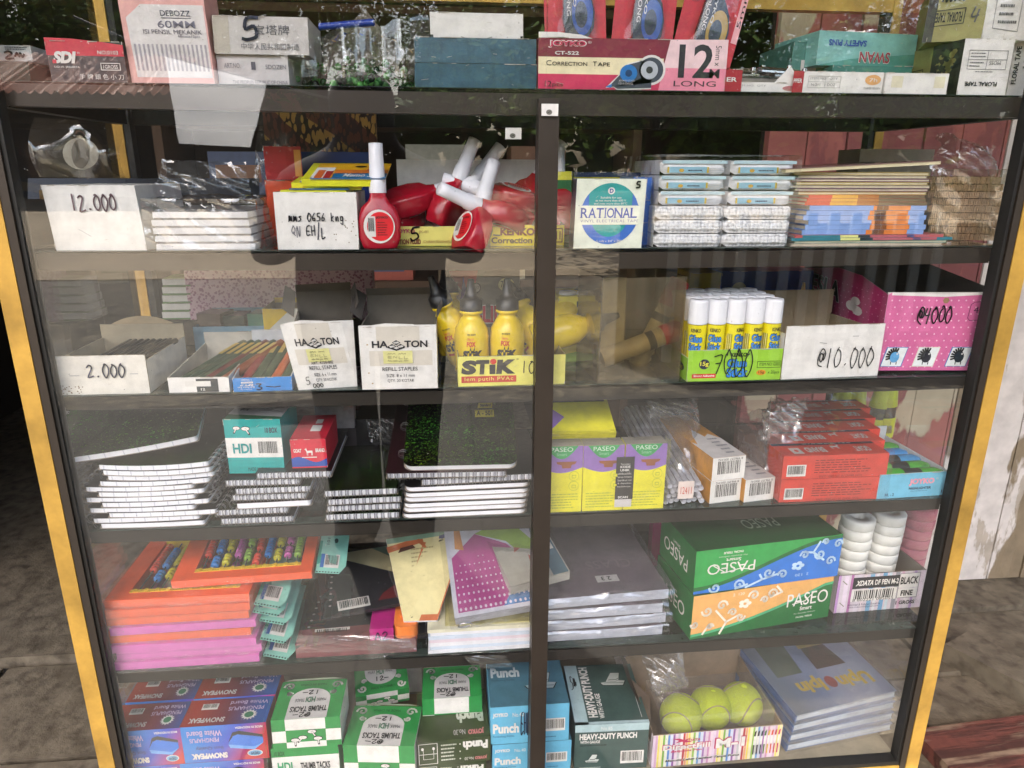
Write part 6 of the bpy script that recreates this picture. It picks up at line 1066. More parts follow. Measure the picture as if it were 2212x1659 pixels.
crumple('plastic_pack', 'clear pack holding the upright yellow highlighters', [ay(*a, .245) for a in ((1785, 950), (1925, 950), (1930, 830), (1790, 830))], 0, .008, m=SHRINK, seed=59, cat='plastic pack')
# ================================================================ fifth shelf
z = S5
AO, AP, AY = mat('#ec5a2c', .3, .08), mat('#d668b8', .3, .08), mat('#dfb92c', .35, .08)
BEADS = [mat(c, .3, .05) for c in ('#d8412c', '#2f7ac0', '#c9c02a', '#c462a6', '#8fb84a')]
CARDT = mat('#8fcdbd', .45)
def abacus(label, M, W, D, col, full, card=True, base=None):
    t = thing('toy_abacus', label, 'abacus', M=M, group='bagged toy abacuses in a stack'); b = MB(); e = .016; H = .011
    b.box(0, 0, 0, W, e, H, col); b.box(0, D - e, 0, W, D, H, col); b.box(0, e, 0, e * 1.6, D - e, H, col); b.box(W - e, e, 0, W, D - e, H, col); b.build('frame', t)
    b = MB(); b.box(e * 1.6, e, .002, W - e, e + .006, H + .001, AY); b.box(e * 1.6, D - e - .006, .002, W - e, D - e, H + .001, AY)
    for k in range(10): x = e * 2 + (W - e * 3.4) * k / 9; b.cyl((x, e + .003, H), (x, e + .003, H + .0025), .003, AY, 8); b.cyl((x, D - e - .003, H), (x, D - e - .003, H + .0025), .003, AY, 8)
    b.build('rod_holder', t)
    if full:
        for k in range(10):
            x = e * 2.1 + (W - e * 3.6) * k / 9; b = MB(); b.cyl((x, e + .004, H * .7), (x, D - e - .004, H * .7), .001, mat('#5a5a5a', .4), 6); n = 10; y0 = D - e - .012 - (k * 7 % 4) * .004; m = BEADS[k % 5]
            for q in range(n): y = y0 - q * .0068 - (.012 if q > 6 and k % 3 else 0); b.lathe([(.0036, 0), (.0055, .0015), (.0055, .005), (.0036, .0065)], m, 12, Matrix.Translation((x, y, H * .7)) @ Matrix.Rotation(R_(90), 4, 'X'))
            o = b.build('bead_row', t)
    b = MB(); rr = random.Random(hash(label) % 99); b.grid(16, 4, lambda u, v: (-.006 + (W + .012) * u, -.004 + rr.uniform(-.0012, .0012), -.0005 + (H + .003) * v), SHRINK); b.grid(14, 10, lambda u, v: (-.006 + (W + .012) * u, -.004 + (D + .008) * v, H + .0045 + rr.uniform(-.0008, .0008)), SHRINK); b.build('bag', t)
    if card:
        b = MB(); F = Fr((W + .004, .004, H * .5), (W + .044, -.004, .0 if not full else H * .5), (W + .046, D * .75, H * .6), (W + .004, D * .8, H)); b.poly(F, [(0, 0), (.8, 0), (1, .15), (.95, 1), (0, 1)], CARDT, 0); b.poly(F, [(0, .15), (.4, .25), (.2, .6), (0, .6)], mat('#2f9a86', .4), 1); b.barcode(F, .25, .1, .75, .35, 2); b.rect(F, .12, .1, .24, .35, ink('#2a62a8'), 2); b.rect(F, .2, .5, .4, .75, WHITE, 2); b.text(F, '1011', .24, .53, .34, .72, BLACKI, rot=90); b.disc(F, .55, .62, .07, .05, mat('#2a4a44', .5), 2, 12); b.hand(F, 'k', .5, .75, .85, .95, .0012, BLACKI)
        for k in range(9): b.rect(F, .02 + k * .1, .01, .08 + k * .1, .03, ink('#2a4a44'), 2)
        b.build('header_card', t)
    return t
M0, W0 = place(248, 560, z, .045); dz = 0; O9 = ('lowest', 'second', 'third', 'fourth', 'fifth', 'sixth', 'seventh', 'eighth', 'ninth')
for i, c in enumerate((AP, AP, AP, AO, AP, AO, AO, AO)):
    abacus('%s toy abacus, %s from the bottom of the bagged stack' % ('pink' if c is AP else 'orange', O9[i]), M0 @ MX(((0, .004, 0, -.006, .003, -.004, .0, .001)[i], .003 * (i % 2), dz), R_((.8, 1.2, .6, 1, 1.5, .8, 1.2, .5)[i])), W0 * (1 - .004 * i), .17, c, i == 7, i in (0, 2, 4, 5, 6)); dz += .0135
M, W = place(372, 672, z + dz + .004, .06); abacus('orange toy abacus with coloured beads lying askew on top of the stack', M @ MX((0, 0, 0), R_(3), R_(6)), W, .15, AO, True)
M, W = place(330, 640, z + dz + .01, .2); abacus('olive framed toy abacus at the back of the stack', M @ MX((0, .03, .004), R_(3), R_(6)), W, .12, mat('#8fae5a', .35), True, False)
M, W = place(238, 566, z, .041); baghull('plastic_bag', 'clear bags wrapped round the pink and orange abacus stack', M, W, .17, dz - .012, SHRINK, seed=61, amp=.004, n=18)
# dark binders in bags
DK = mat('#24242a', .3, .2)
for i, (x0, r, w_, d_, rz, rx, dzz, l) in enumerate(((640, 0, .185, .15, 3, 4, .014, 'black binder pack with silver stars lying at the front of the fifth shelf'), (700, 0, .17, .13, 14, 10, .05, 'black binder pack with dark red band lying askew on another'))):
    M, W = place(x0, x0 + 50, z + dzz, .05 + .01 * i); t = thing('binder_pack', l, 'binder pack', M=M @ MX((0, 0, 0), R_(rz), R_(rx))); b = MB(); f = b.box(0, 0, 0, w_, d_, .006, DK); T = f['top']
    for k in range(8): b.disc(T, .06 + .01 * k, .15 + .09 * k, .012, .013, mat('#9a9a96', .4), 2, 10)
    b.barcode(T, .12, .05, .38, .2, 2)
    if i: b.poly(T, [(.45, .1), (1, .1), (1, .5), (.75, .42), (.5, .2)], mat('#6a1c20', .3), 1); b.poly(T, [(.1, .98), (.5, .98), (.85, .5), (.7, .45)], mat('#b0a884', .4), 1); b.poly(T, [(.5, .98), (.72, .98), (1, .6), (.88, .48)], mat('#5a7a6a', .4), 1)
    else:
        for (u, v, s_) in ((.7, .25, .05), (.78, .35, .03), (.64, .38, .02)): b.line(T, [(u - s_, v), (u + s_, v)], .0012, GREYL, 2); b.line(T, [(u, v - s_), (u, v + s_)], .0012, GREYL, 2)
    b.build('cover', t); b = MB(); rr = random.Random(5 + i); b.grid(16, 12, lambda u, v: (-.006 + (w_ + .012) * u, -.006 + (d_ + .01) * v, .0075 + rr.uniform(-.001, .001)), BAG); b.build('bag', t)
o = Bx('binder_pack', 'dull red edged pack under the black binder packs', 'binder pack', 640, 900, z, 1385, .05, .15, mat('#7a4a4c', .4)); o.done()
crumple('plastic_bag', 'crinkled bag corner hanging below the black binder packs', [ay(*a, .016) for a in ((640, 1412), (900, 1400), (895, 1372), (640, 1372))], 0, .003, seed=67, amp=.002)
crumple('plastic_bag', 'bunched bag tip at the front edge beside the paper bundle', [ay(*a, .018) for a in ((800, 1425), (900, 1402), (880, 1378), (790, 1385))], 0, .002, seed=68, amp=.002)
MGE, ORP = mat('#b02a78', .3), mat('#e8823c', .3)
t = thing('eraser_set', 'magenta and orange plastic box in a bag beside the paper bundle', 'box', M=place(800, 902, z + .016, .05)[0]); b = MB(); W = place(800, 902, z + .016, .05)[1]; f = b.box(0, 0, 0, W * .5, .06, .024, MGE); b.hand(f['front'], 'A2', .2, .3, .8, .8, .0014, NAVY); b.build('magenta_block', t); b = MB(); b.slab(W * .502, 0, 0, W, .06, .025, ORP, 6, 0, .012); b.lathe([(.009, .025), (.009, .028)], ORP, 18, Matrix.Translation((W * .75, .028, 0))); b.build('orange_block', t)
# upright paper refill
CRP = mat('#d8cd9a', .55, .1); ORB = mat('#c4714a', .45, .15)
P = [ay(872, 1342, .035), ay(945, 1340, .035), ay(1010, 1140, .16), ay(834, 1165, .16)]; F = Fr(*P); t = thing('paper_refill', 'cream paper refill with orange border and punched holes leaning upright', 'paper'); t.location = F.P(.5, 0); b = MB(); b.X = Matrix.Translation(-t.location)
for LL in (0, -14): b.rect(F, 0, 0, 1, 1, CRP, LL)
for q in ((0, 0, 1, 0), (0, 0, 0, 1), (1, 0, 1, 1), (0, 1, 1, 1)): b.add([F.P(q[0], q[1], 0), F.P(q[2], q[3], 0), F.P(q[2], q[3], -14), F.P(q[0], q[1], -14)], [(0, 1, 2, 3)], PAGE)
b.poly(F, [(.45, 0), (1, 0), (1, 1), (.84, 1), (.74, .5)], ORB, 1)
for k in range(18): v = .05 + k * .052; b.disc(F, .22 + .54 * v, v, .036, .017, mat('#4a4230', .8), 2, 10)
b.line(F, [(.02, .86), (.42, .93), (.5, .86), (.36, .45)], .011, ORB, 1); b.poly(F, [(0, .93), (.8, .95), (.84, 1), (0, 1)], mat('#86a48c', .5), 1); b.fine(F, .3, .45, .62, .85, 8, mat('#a89c70', .5)); b.disc(F, .7, .93, .05, .03, mat('#4a4a7a', .4), 3, 5); b.poly(F, [(.12, .8), (.36, .84), (.32, .88), (.16, .86)], mat('#5a3a32', .5), 2)
b.build('sheet', t)
# paper bundle and dotted binder
def dotsheet(b, T):
    b.poly(T, [(.05, .03), (.05, .45), (.35, .62), (.7, .5), (1, .25), (1, .03)], mat('#a84a86', .35), 1); b.poly(T, [(.55, .03), (1, .03), (1, .42)], mat('#4a7ab0', .35), 2)
    for i in range(17):
        for j in range(9):
            u, v = .08 + i * .055, .05 + j * .055
            if v < .45 - abs(u - .4) * .25: b.disc(T, u, v, .014 * (1 - j / 12), .012 * (1 - j / 12), mat('#d0c8d4', .4), 3, 8)
    b.poly(T, [(.35, .62), (.7, .52), (1, .28), (1, .5), (.75, .72)], mat('#8fb04a', .35), 1); b.disc(T, .72, .8, .06, .05, mat('#b84a72', .4), 2, 14); b.disc(T, .45, .78, .03, .03, mat('#c06a6a', .4), 2, 10); b.line(T, [(.8, .98), (.88, .88), (.98, .92)], .006, mat('#7a6aa8', .4), 2); b.poly(T, [(.1, .52), (.2, .5), (.18, .7), (.12, .72)], mat('#c9864a', .4), 2)
M0, W0 = place(925, 1146, z, .043); dz = 0
for i in range(7):
    b = MB(); b.slab(.001 * (i % 3), .001 * (i % 2), 0, W0 - .002 * (i % 2), .17, .0052, (PAGE, mat('#cfdcec', .7), PAGE, mat('#e4d3dc', .7), mat('#d0dcea', .7), PAGE, mat('#e3dfc4', .7))[i], 6); tag(b.build('paper_ream', None, M0 @ MX((.002 * (i % 2), 0, dz), R_(.7))), 'thin %s paper pack %s in the bagged paper bundle' % (('white', 'pale blue', 'white', 'pale pink', 'pale blue', 'white', 'cream')[i], O9[i] if i < 6 else 'topmost'), 'paper', 'bagged paper bundle'); dz += .0056
baghull('plastic_bag', 'clear torn bag round the coloured paper bundle', M0 @ MX((0, -.0015, 0)), W0, .17, dz, SHRINK, seed=71, amp=.0022, n=16)
crumple('plastic_bag', 'torn strip of film hanging below the paper bundle', [ay(*a, .0175) for a in ((1030, 1445), (1110, 1440), (1090, 1415), (1000, 1418))], 0, .001, seed=72, amp=.0015)
M1, W1 = place(985, 1180, z + dz + .004, .046); t = thing('ring_binder', 'clear bagged binder printed with magenta and blue halftone dots', 'binder', M=M1 @ MX((0, 0, 0), R_(3), R_(30), R_(-6))); b = MB(); f = b.box(0, 0, 0, W1, .2, .02, mat('#c9c9d4', .35), None, .001); dotsheet(b, f['top']); b.build('cover', t); b = MB(); rr = random.Random(9)
b.grid(18, 5, lambda u, v: (-.008 + (W1 + .012) * u, -.005 - .003 * math.sin(v * 3) + rr.uniform(-.002, .002), -.004 + .028 * v), BAG); b.grid(16, 14, lambda u, v: (-.008 + (W1 + .012) * u, -.005 + .21 * v, .0225 + rr.uniform(-.0012, .0012)), BAG); b.build('bag', t)
b = MB(); b.tube([(.012 + .009 * math.cos(a) , -.007, .010 + .006 * math.sin(a)) for a in [q * .5 for q in range(12)]], .0012, CHROME); b.build('clasp', t)
o = Bx('binder_pack', 'pale yellow binder pack in crinkled film under the dotted binder', 'binder pack', 962, 1155, z + dz + .001, 1352, .05, .16, mat('#c9c18a', .4), tw=.002); o.done()
# grey file folders in bags
GF = mat('#776872', .35, .15)
M0, W0 = place(1160, 1436, z, .045); dz = 0
for i in range(4):
    M = M0 @ MX(((0, .004, -.003, .006)[i], .006 - .002 * i, dz), R_((1, 2, 1.5, 3.5)[i])); t = thing('file_folder', ('grey bagged folder lowest of the four in the right bay', 'grey bagged folder second from the bottom in the right bay', 'grey bagged folder third from the bottom in the right bay', 'purplish grey bagged folder on top of the four, faintly lettered')[i], 'folder', M=M, group='bagged folders in the right bay'); b = MB(); f = b.box(0, .004, 0, W0, .22, .015, mat('#b4b8c6', .5), {'top': GF}); T = f['top']
    if i == 3: b.text(T, 'CLASS', .45, .3, .82, .4, mat('#8f8088', .4), rot=180, bold=-.01); b.rect(T, .48, .14, .66, .22, WHITE, 1); b.text(T, '2 3', .52, .155, .6, .2, BLACKI, rot=180, bold=.02)
    b.build('cover', t); b = MB(); rr = random.Random(80 + i)
    b.grid(22, 6, lambda u, v: (-.006 + (W0 + .014) * u, .001 - .004 * math.sin(v * 3.1) + rr.uniform(-.002, .002), -.001 + .0185 * v + .002 * math.sin(u * 8 + i)), BAG); b.grid(18, 12, lambda u, v: (-.006 + (W0 + .014) * u, .001 + .22 * v, .0175 + rr.uniform(-.0012, .0012)), FROST if i == 3 else BAG); b.grid(3, 8, lambda u, v: (W0 + .008 + rr.uniform(-.001, .001), .001 + .22 * v, .0175 * u), BAG); b.build('bag', t); dz += .0195
M, W = place(1150, 1268, z + dz + .006, .05); t = thing('ring_binder', 'bagged printed binder lying across the grey folders beside the mullion', 'binder', M=M @ MX((-.03, 0, 0), R_(14), R_(12), R_(-4))); b = MB(); f = b.box(0, 0, 0, W * 1.15, .2, .016, mat('#b9b6ac', .4)); T = f['top']; b.rect(T, .72, 0, .98, 1, mat('#5a7a8a', .4), 1); b.poly(T, [(.3, .3), (.5, .35), (.45, .55)], mat('#b0605a', .4), 1); b.poly(T, [(.45, .12), (.6, .18), (.5, .25)], mat('#b0605a', .4), 1)
for k in range(26): b.disc(T, rnd.uniform(.35, .7), rnd.uniform(.6, .98), .02, .012, mat('#9aa86a', .4), 2, 6)
b.rect(T, .8, .25, .95, .33, WHITE, 2); b.text(T, '2', .85, .265, .89, .315, BLACKI, rot=180); b.build('cover', t); b = MB(); rr = random.Random(91); b.grid(12, 5, lambda u, v: (-.005 + (W * 1.15 + .01) * u, -.004 + rr.uniform(-.002, .002), -.003 + .023 * v), BAG); b.grid(12, 12, lambda u, v: (-.005 + (W * 1.15 + .01) * u, -.004 + .206 * v, .018 + rr.uniform(-.001, .001)), BAG); b.build('bag', t)
o = Bx('folder', 'magenta folder standing at the back between grey folders and tissue boxes', 'folder', 1405, 1475, z, 1128, .24, .02, mat('#9a2460', .4)); o.done()
# facial tissue boxes
PG1, PG2, PB_, PO = mat('#1d6a33', .35, .1), mat('#2f9a4a', .35, .1), mat('#2a72c9', .35, .08), mat('#e0a862', .4, .08)
def curl(b, F, u, v, s, m, fl=1, up=1): swirl(b, F, u, v, s, m, fl, 5, up, .0032)
def facial(label, M, W, D, H, top_green, blue):
    b = MB(); f = b.box(0, 0, 0, W, D, H, PG1, {'top': mat('#1a4a26', .35, .1)}, .0008); F = f['front']; G = f['left']; T = f['top']; dec = mat('#bcd9f0', .4) if blue else mat('#f0e6d6', .4); c = PB_ if blue else PO
    if blue:
        wv = [(i / 16, .0 + .98 * (i / 16) ** 2 * (3 - 2 * i / 16) * .88 + .06) for i in range(17)]
        b.poly(F, [(0, 1), (0, .18)] + [(u, v + .09) for u, v in wv] + [(1, 1)], PG2, 1); b.poly(F, [(0, 0)] + wv + [(1, 0)], c, 2); b.text(F, 'PASEO', .08, .42, .40, .66, WHITE, rot=180); b.text(F, 'Smart', .2, .68, .3, .76, WHITE, rot=180, bold=.02); b.text(F, 'For Everyday Softness', .15, .79, .34, .83, GREYL, rot=180, shear=.2); b.text(F, 'FACIAL TISSUE', .18, .87, .31, .92, WHITE, rot=180, bold=.03); b.line(F, [(.12, .62), (.2, .44), (.3, .5), (.36, .46)], .0015, WHITE, 6); b.text(F, '120', .69, .12, .74, .18, dec, rot=180); b.text(F, '2', .77, .12, .785, .18, dec, rot=180); fl_ = (.7, .38)
        sw = [(.85, .6, .05), (.93, .4, .045), (.74, .62, .04), (.5, .3, .05), (.6, .22, .045), (.3, .1, .05), (.14, .1, .05), (.97, .8, .04), (.88, .88, .03)]
        tr = [[(.84, .9), (.8, .66), (.88, .45)], [(.8, .66), (.72, .7)], [(.35, .02), (.46, .16), (.44, .28)], [(.46, .16), (.58, .26)], [(.28, .02), (.36, .09)]]
    else:
        wv = [(i / 16, .12 + .8 * (i / 16) ** 1.6 * (1 if i < 11 else 1)) for i in range(17)]; wv = [(u, min(v, .86)) for u, v in wv]
        b.poly(F, [(0, 1), (0, .16)] + [(u, v + .0) for u, v in wv] + [(1, 1)], c, 2); b.poly(F, [(0, .12)] + [(u, v - .06) for u, v in wv] + wv[::-1], mat('#4aa878', .35), 3); b.text(F, 'PASEO', .67, .4, .97, .7, WHITE); b.text(F, 'Smart', .77, .28, .86, .37, WHITE, bold=.02); b.text(F, 'For Everyday Softness', .73, .19, .89, .23, GREYL, shear=.2); b.text(F, 'FACIAL TISSUE', .75, .1, .87, .14, WHITE, bold=.03); b.line(F, [(.71, .46), (.8, .5), (.86, .68)], .0015, WHITE, 6); b.text(F, '120', .31, .87, .35, .93, dec); b.text(F, '2', .27, .87, .285, .93, dec); fl_ = (.36, .66)
        sw = [(.1, .62, .05), (.2, .7, .05), (.28, .5, .04), (.34, .36, .04), (.42, .82, .05), (.55, .8, .045), (.02, .35, .035), (.13, .25, .03), (.5, .68, .035)]; tr = [[(.2, .05), (.24, .3), (.16, .6)], [(.24, .3), (.33, .42)], [(.58, .95), (.62, .8), (.54, .72)], [(.08, .1), (.12, .3)]]
    for i, (u, v, s) in enumerate(sw): curl(b, F, u, v, s * .75, dec, 1 if i % 2 else -1, 1 if i % 3 else -1)
    for q in tr: b.line(F, q, .0032, dec, 5)
    for k in range(5): b.disc(F, fl_[0] + .028 * math.cos(k * 1.257), fl_[1] + .065 * math.sin(k * 1.257), .019, .045, dec, 5, 12)
    b.disc(F, fl_[0], fl_[1], .012, .03, c, 6, 10)
    r = 180 if blue else 0; A = (.18, .3, .62, .62) if blue else (.2, .4, .7, .75); b.text(G, 'PASEO', .14, .32, .82, .62, WHITE, rot=r); b.text(G, 'Smart', .4, .66, .6, .74, WHITE, rot=r)
    if blue: b.text(T, 'PASEO', .44, .36, .68, .6, mat('#8fa890', .4), rot=180); b.fine(T, .2, .72, .5, .84, 3, mat('#5a7a5e', .4)); b.fine(T, .55, .86, .85, .94, 2, mat('#5a7a5e', .4)); b.text(T, 'Smart', .5, .66, .58, .72, mat('#8fa890', .4), rot=180)
    return tag(b.build('tissue_box', None, M), label, 'tissue box')
M, W = place(1490, 1788, z, .042, .078); HL = topz(1490, 1280, .03) - z; facial('green and orange tissue box, right way up, lower of two', M, W, .115, HL, 0, False)
M2, W2 = place(1497, 1808, z + HL + .0008, .046, .075); H2 = topz(1497, 1188, .03) - z - HL; facial('green and blue tissue box, upside down on the orange one', M2, W2, .115, H2, 1, True)
# pen box with tape rolls
o = Bx('pen_carton', 'striped white carton lettered DF PEN M-2 BLACK FINE holding tape rolls', 'box', 1800, 1986, z, 1238, .085, .1, mat('#cbbfc8', .5), yr=.09, box=False); o.tray(mat('#cbbfc8', .5), mat('#6a5a4a', .8)); b, F = o.b, o.f['front']
for i, c in enumerate(('#b58ac0', '#d8c9d8', '#a86a9a', '#cfc4cf', '#d9c9cf', '#7aa8c9', '#d4d4d8', '#6a9ac0', '#bfd0d8', '#8a8a92', '#c9a0b8', '#d8d0d4', '#a88ab8', '#d8c4ce')): b.rect(F, i * .072, .0, i * .072 + .03 + .02 * (i % 2), 1, mat(c, .5), 1)
b.rect(F, .17, .62, .7, .92, BLK1, 2); b.text(F, 'XDATA', .2, .7, .4, .84, WHITE, shear=.3, bold=.04); b.text(F, 'DF PEN M-2', .42, .7, .69, .84, WHITE, bold=.03); b.rect(F, .7, .56, .93, .95, WHITE, 2); b.text(F, 'BLACK', .715, .66, .92, .86, BLACKI, bold=.03); b.rect(F, .7, .3, .93, .55, WHITE, 2); b.text(F, 'FINE', .74, .35, .88, .5, BLACKI, bold=.04); b.line(F, [(.7, .3), (.93, .3), (.93, .95), (.7, .95), (.7, .3)], .0006, BLACKI, 4)
b.barcode(F, .17, .28, .69, .6, 2); b.text(F, '8 802221 085055', .19, .29, .66, .36, BLACKI, L=5); b.text(F, '1 GROSS', .7, .12, .92, .22, BLACKI, bold=.04); b.text(F, 'Informasi & Keluhan E-mail ke', .15, .17, .52, .23, NAVY); b.text(F, 'xdata.indonesia@gmail.com', .15, .1, .5, .16, NAVY)
b.line(F, [(.05, .86), (.1, .76)], .0016, GREYC, 4); b.line(F, [(.05, .28), (.1, .18)], .0016, GREYC, 4); o.done()
def roll(M, label, m): b = MB(); r = .0245; b.lathe([(.010, .0003), (r - .001, .0003), (r, .0013), (r, .0150), (r - .001, .016), (.010, .016), (.010, .0003)], m, 30); return tag(b.build('tape_roll', None, M), label, 'tape roll', 'tape rolls stacked in the pen carton')
WT, PT = mat('#e2e2dd', .45, .06), mat('#a85a6a', .4, .1)
for c, (px, n, m, nm) in enumerate(((1845, 8, WT, 'left white'), (1913, 8, WT, 'middle white'), (1978, 8, PT, 'right pink'))):
    base = stand(px - 2, z + .004, .11 + .012 * c)
    for k in range(n):
        if k < 2: pass
        roll(Matrix.Translation((base.x + .0008 * k + rnd.uniform(-.0008, .0008), base.y + .028, z + .002 + .0167 * k)) @ Matrix.Rotation(R_(2), 4, 'X'), 'electrical tape roll, %s from the bottom of the %s column' % (O9[k], nm), m)
# ================================================================ bottom shelf
z = S6
def grad(name, cA, cB, cC, kx=9, kz=-9):
    m, n, b, ln = newmat(name); tc = n.nodes.new('ShaderNodeTexCoord'); sx = n.nodes.new('ShaderNodeSeparateXYZ'); ln(tc.outputs['Object'], sx.inputs[0]); a = n.nodes.new('ShaderNodeMath'); a.operation = 'MULTIPLY_ADD'; a.inputs[1].default_value = kx; ln(sx.outputs[0], a.inputs[0]); d = n.nodes.new('ShaderNodeMath'); d.operation = 'MULTIPLY'; d.inputs[1].default_value = kz; ln(sx.outputs[2], d.inputs[0]); ln(d.outputs[0], a.inputs[2])
    cr_ = n.nodes.new('ShaderNodeValToRGB'); e = cr_.color_ramp.elements; e[0].color = lin(cA); e[0].position = .0; e[1].color = lin(cC); e[1].position = .95; k = e.new(.5); k.color = lin(cB); ln(a.outputs[0], cr_.inputs[0]); ln(cr_.outputs[0], b.inputs['Base Color']); b.inputs['Roughness'].default_value = .3; return m
SNF, SNT = grad('snow_front', '#2a80d0', '#3a4cc0', '#c02f38', 11, -7), grad('snow_top', '#9a3226', '#6a2c40', '#2a559a', 11, -3)
def snow(label, M, W, D, H, mark=None):
    b = MB(); f = b.box(0, 0, 0, W, D, H, SNF, {'top': SNT}, .0006); F = f['front']; T = f['top']; V = mat('#c9b8dc', .4)
    b.text(F, 'White Board', .08, .72, .48, .88, V, rot=180, bold=.02); b.text(F, 'PENGHAPUS', .1, .56, .44, .68, V, rot=180, bold=.02); b.text(F, 'Best Quality', .16, .34, .48, .46, mat('#2a3a7a', .4), rot=180); b.text(F, 'SNOWPEAK', .1, .1, .52, .26, WHITE, rot=180, bold=.06); b.text(F, 'MADE IN INDONESIA', .64, .88, .96, .94, WHITE, rot=180, bold=.02)
    b.poly(F, [(.54, .5), (.6, .78), (.68, .82), (.95, .68), (.95, .6), (.66, .72), (.6, .66)], BLK1, 2); b.poly(F, [(.54, .48), (.6, .68), (.66, .72), (.95, .62), (.95, .46), (.84, .34), (.56, .42)], mat('#3f7ad8', .4), 2); b.poly(F, [(.54, .46), (.84, .36), (.95, .46), (.84, .28), (.56, .36)], mat('#6fa8e8', .4), 3)
    b.disc(F, .84, .18, .09, .09, WHITE, 2); b.disc(F, .84, .18, .08, .075, mat('#7ab0d8', .4), 3); b.text(F, 'new', .79, .14, .89, .22, NAVY, rot=180, L=5)
    if mark: b.hand(F, mark, .15, .4, .6, .62, .0026, BLACKI, 8, 180)
    b.text(T, 'SNOWPEAK', .08, .1, .5, .28, GREYL, rot=180, bold=.03); b.text(T, 'PENGHAPUS', .5, .5, .92, .64, V, rot=180); b.text(T, 'White Board', .5, .72, .95, .86, V, rot=180); b.rect(T, .17, .6, .36, .82, WHITE, 1); b.barcode(T, .17, .62, .36, .82, 2); n = 14; b.poly(T, [(.77 + (.10 if k % 2 else .07) * math.cos(k * math.pi / n), .32 + (.2 if k % 2 else .14) * math.sin(k * math.pi / n)) for k in range(2 * n)], mat('#cfd0d0', .4), 2); b.disc(T, .77, .32, .055, .11, mat('#3a7a5a', .4), 3, 16)
    return tag(b.build('eraser_carton', None, M), label, 'box', 'bagged whiteboard eraser cartons')
H = topz(470, 1572, .02) - topz(470, 1650, .02); 
for ci, (xl, xr, side) in enumerate(((273, 402, 'left'), (404, 575, 'right'))):
    for k in range(3):
        zz = z + (k - 1) * H + .0; ex = (4 - 3 * k) if ci == 0 else (-4 + 6 * k) * .3
        if k == 0: continue
        M, W = place((xl if ci else xl - 22) - 3 * k, xr + 4 * k if ci else xr - 1, z + (k - 1) * (H + .0006), .05); 
        if k == 1: M = MX((M.translation.x, M.translation.y, z + .0005)) @ Matrix.Rotation(0, 4, 'Z')
        snow('whiteboard eraser carton, front %s of the bagged block, %s' % (side, 'lower, marked 5.000' if k == 1 and ci == 0 else 'lower' if k == 1 else 'upper'), M, W * .995, .052, H, '5.000' if (k == 1 and ci == 0) else None)
        if k == 2:
            b2 = snow('whiteboard eraser carton, rear %s of the bagged block, upper' % side, M @ MX((.002, .056, 0)), W * .99, .052, H)
M, W = place(248, 582, z, .045); baghull('plastic_bag', 'clear creased film round the whiteboard eraser cartons', M, W, .12, 2 * H + .004, SHRINK, seed=97, amp=.003, n=18)
# thumb tacks
HG, = (mat('#2c8a44', .35, .08),)
def tacks(label, M, W, D, H, mark='12-', style=0, flip=True):
    b = MB(); f = b.box(0, 0, 0, W, D, H, HG, {'right': mat('#d0ccc4', .5), 'back': WHITE}, .0008); F = f['front']; T = f['top']; r = 180 if flip else 0; q = (lambda u, v: (u, v)) if flip else (lambda u, v: (1 - u, 1 - v)); GL_ = mat('#c4c2c0', .5, .06)
    def TP(pts, m, L): b.poly(T, [q(u, v) for u, v in pts], m, L)
    def TT(s, u0, v0, u1, v1, m, bold=0): (u0, v0), (u1, v1) = q(u0, v0), q(u1, v1); b.text(T, s, min(u0, u1), min(v0, v1), max(u0, u1), max(v0, v1), m, rot=r, bold=bold)
    TP([(.2, 0), (.2, .45)] + [(.5 - .3 * math.cos(R_(a)), .5 + .28 * math.sin(R_(a))) for a in range(10, 171, 16)] + [(.8, .45), (.8, 0)], GL_, 1)
    TT('THUMB TACKS', .24, .16, .78, .3, BLK1, .03); TT('TRADE', .28, .42, .42, .5, BLK1); TT('HDI', .44, .4, .58, .54, mat('#2a6a4a', .4), .03); TT('MARK', .6, .42, .74, .5, BLK1); TT('MADE IN CHINA', .3, .84, .7, .9, mat('#1a4a2a', .4))
    for s in (-1, 1): u, v = q(.5 + s * .36, .84); swirl(b, T, u, v, .08, WHITE, s if flip else -s, 3, 1 if flip else -1, .003); u, v = q(.5 + s * .33, .66); swirl(b, T, u, v, .045, WHITE, -s if flip else s, 3, -1 if flip else 1, .0028)
    (u0, v0), (u1, v1) = q(.36, .6), q(.62, .7); b.hand(T, mark, min(u0, u1), min(v0, v1), max(u0, u1), max(v0, v1), .0016, BLACKI, 6, r); (u0, v0), (u1, v1) = q(.3, .03), q(.56, .13); b.hand(T, '@2-', min(u0, u1), min(v0, v1), max(u0, u1), max(v0, v1), .0014, BLACKI, 6, r)
    if style == 0:
        b.rect(F, .2, .62, .78, 1, WHITE, 1); b.rect(F, 0, .2, .2, .6, WHITE, 1); b.rect(F, .78, .2, 1, .6, WHITE, 1); b.rect(F, .2, -.0, .78, .2, WHITE, 1)
        for (u, v, a) in ((.33, .28, .0), (.44, .36, -.7), (.58, .55, .5), (.66, .3, .1)): tack(b, F, u, v, .07, a)
    else:
        b.rect(F, 0, .38, 1, .8, WHITE, 1); b.text(F, 'HDI', .08, .47, .3, .68, mat('#3f9a6a', .4), bold=.03); b.text(F, 'THUMB TACKS', .42, .48, .86, .65, BLK1, bold=.03); b.text(F, '10 BOX', .05, .84, .2, .94, mat('#123a20', .4)); b.text(F, 'MADE IN CHINA', .36, .04, .66, .14, mat('#123a20', .4))
    b.add([(W * .04, D + .001, H), (W * .96, D + .001, H), (W * .8, D - .004, H + .007), (W * .2, D - .004, H + .007)], [(0, 1, 2, 3)], mat('#d8d0c0', .6))
    return tag(b.build('tack_box', None, M), label, 'box', 'green and white thumb tack cartons')
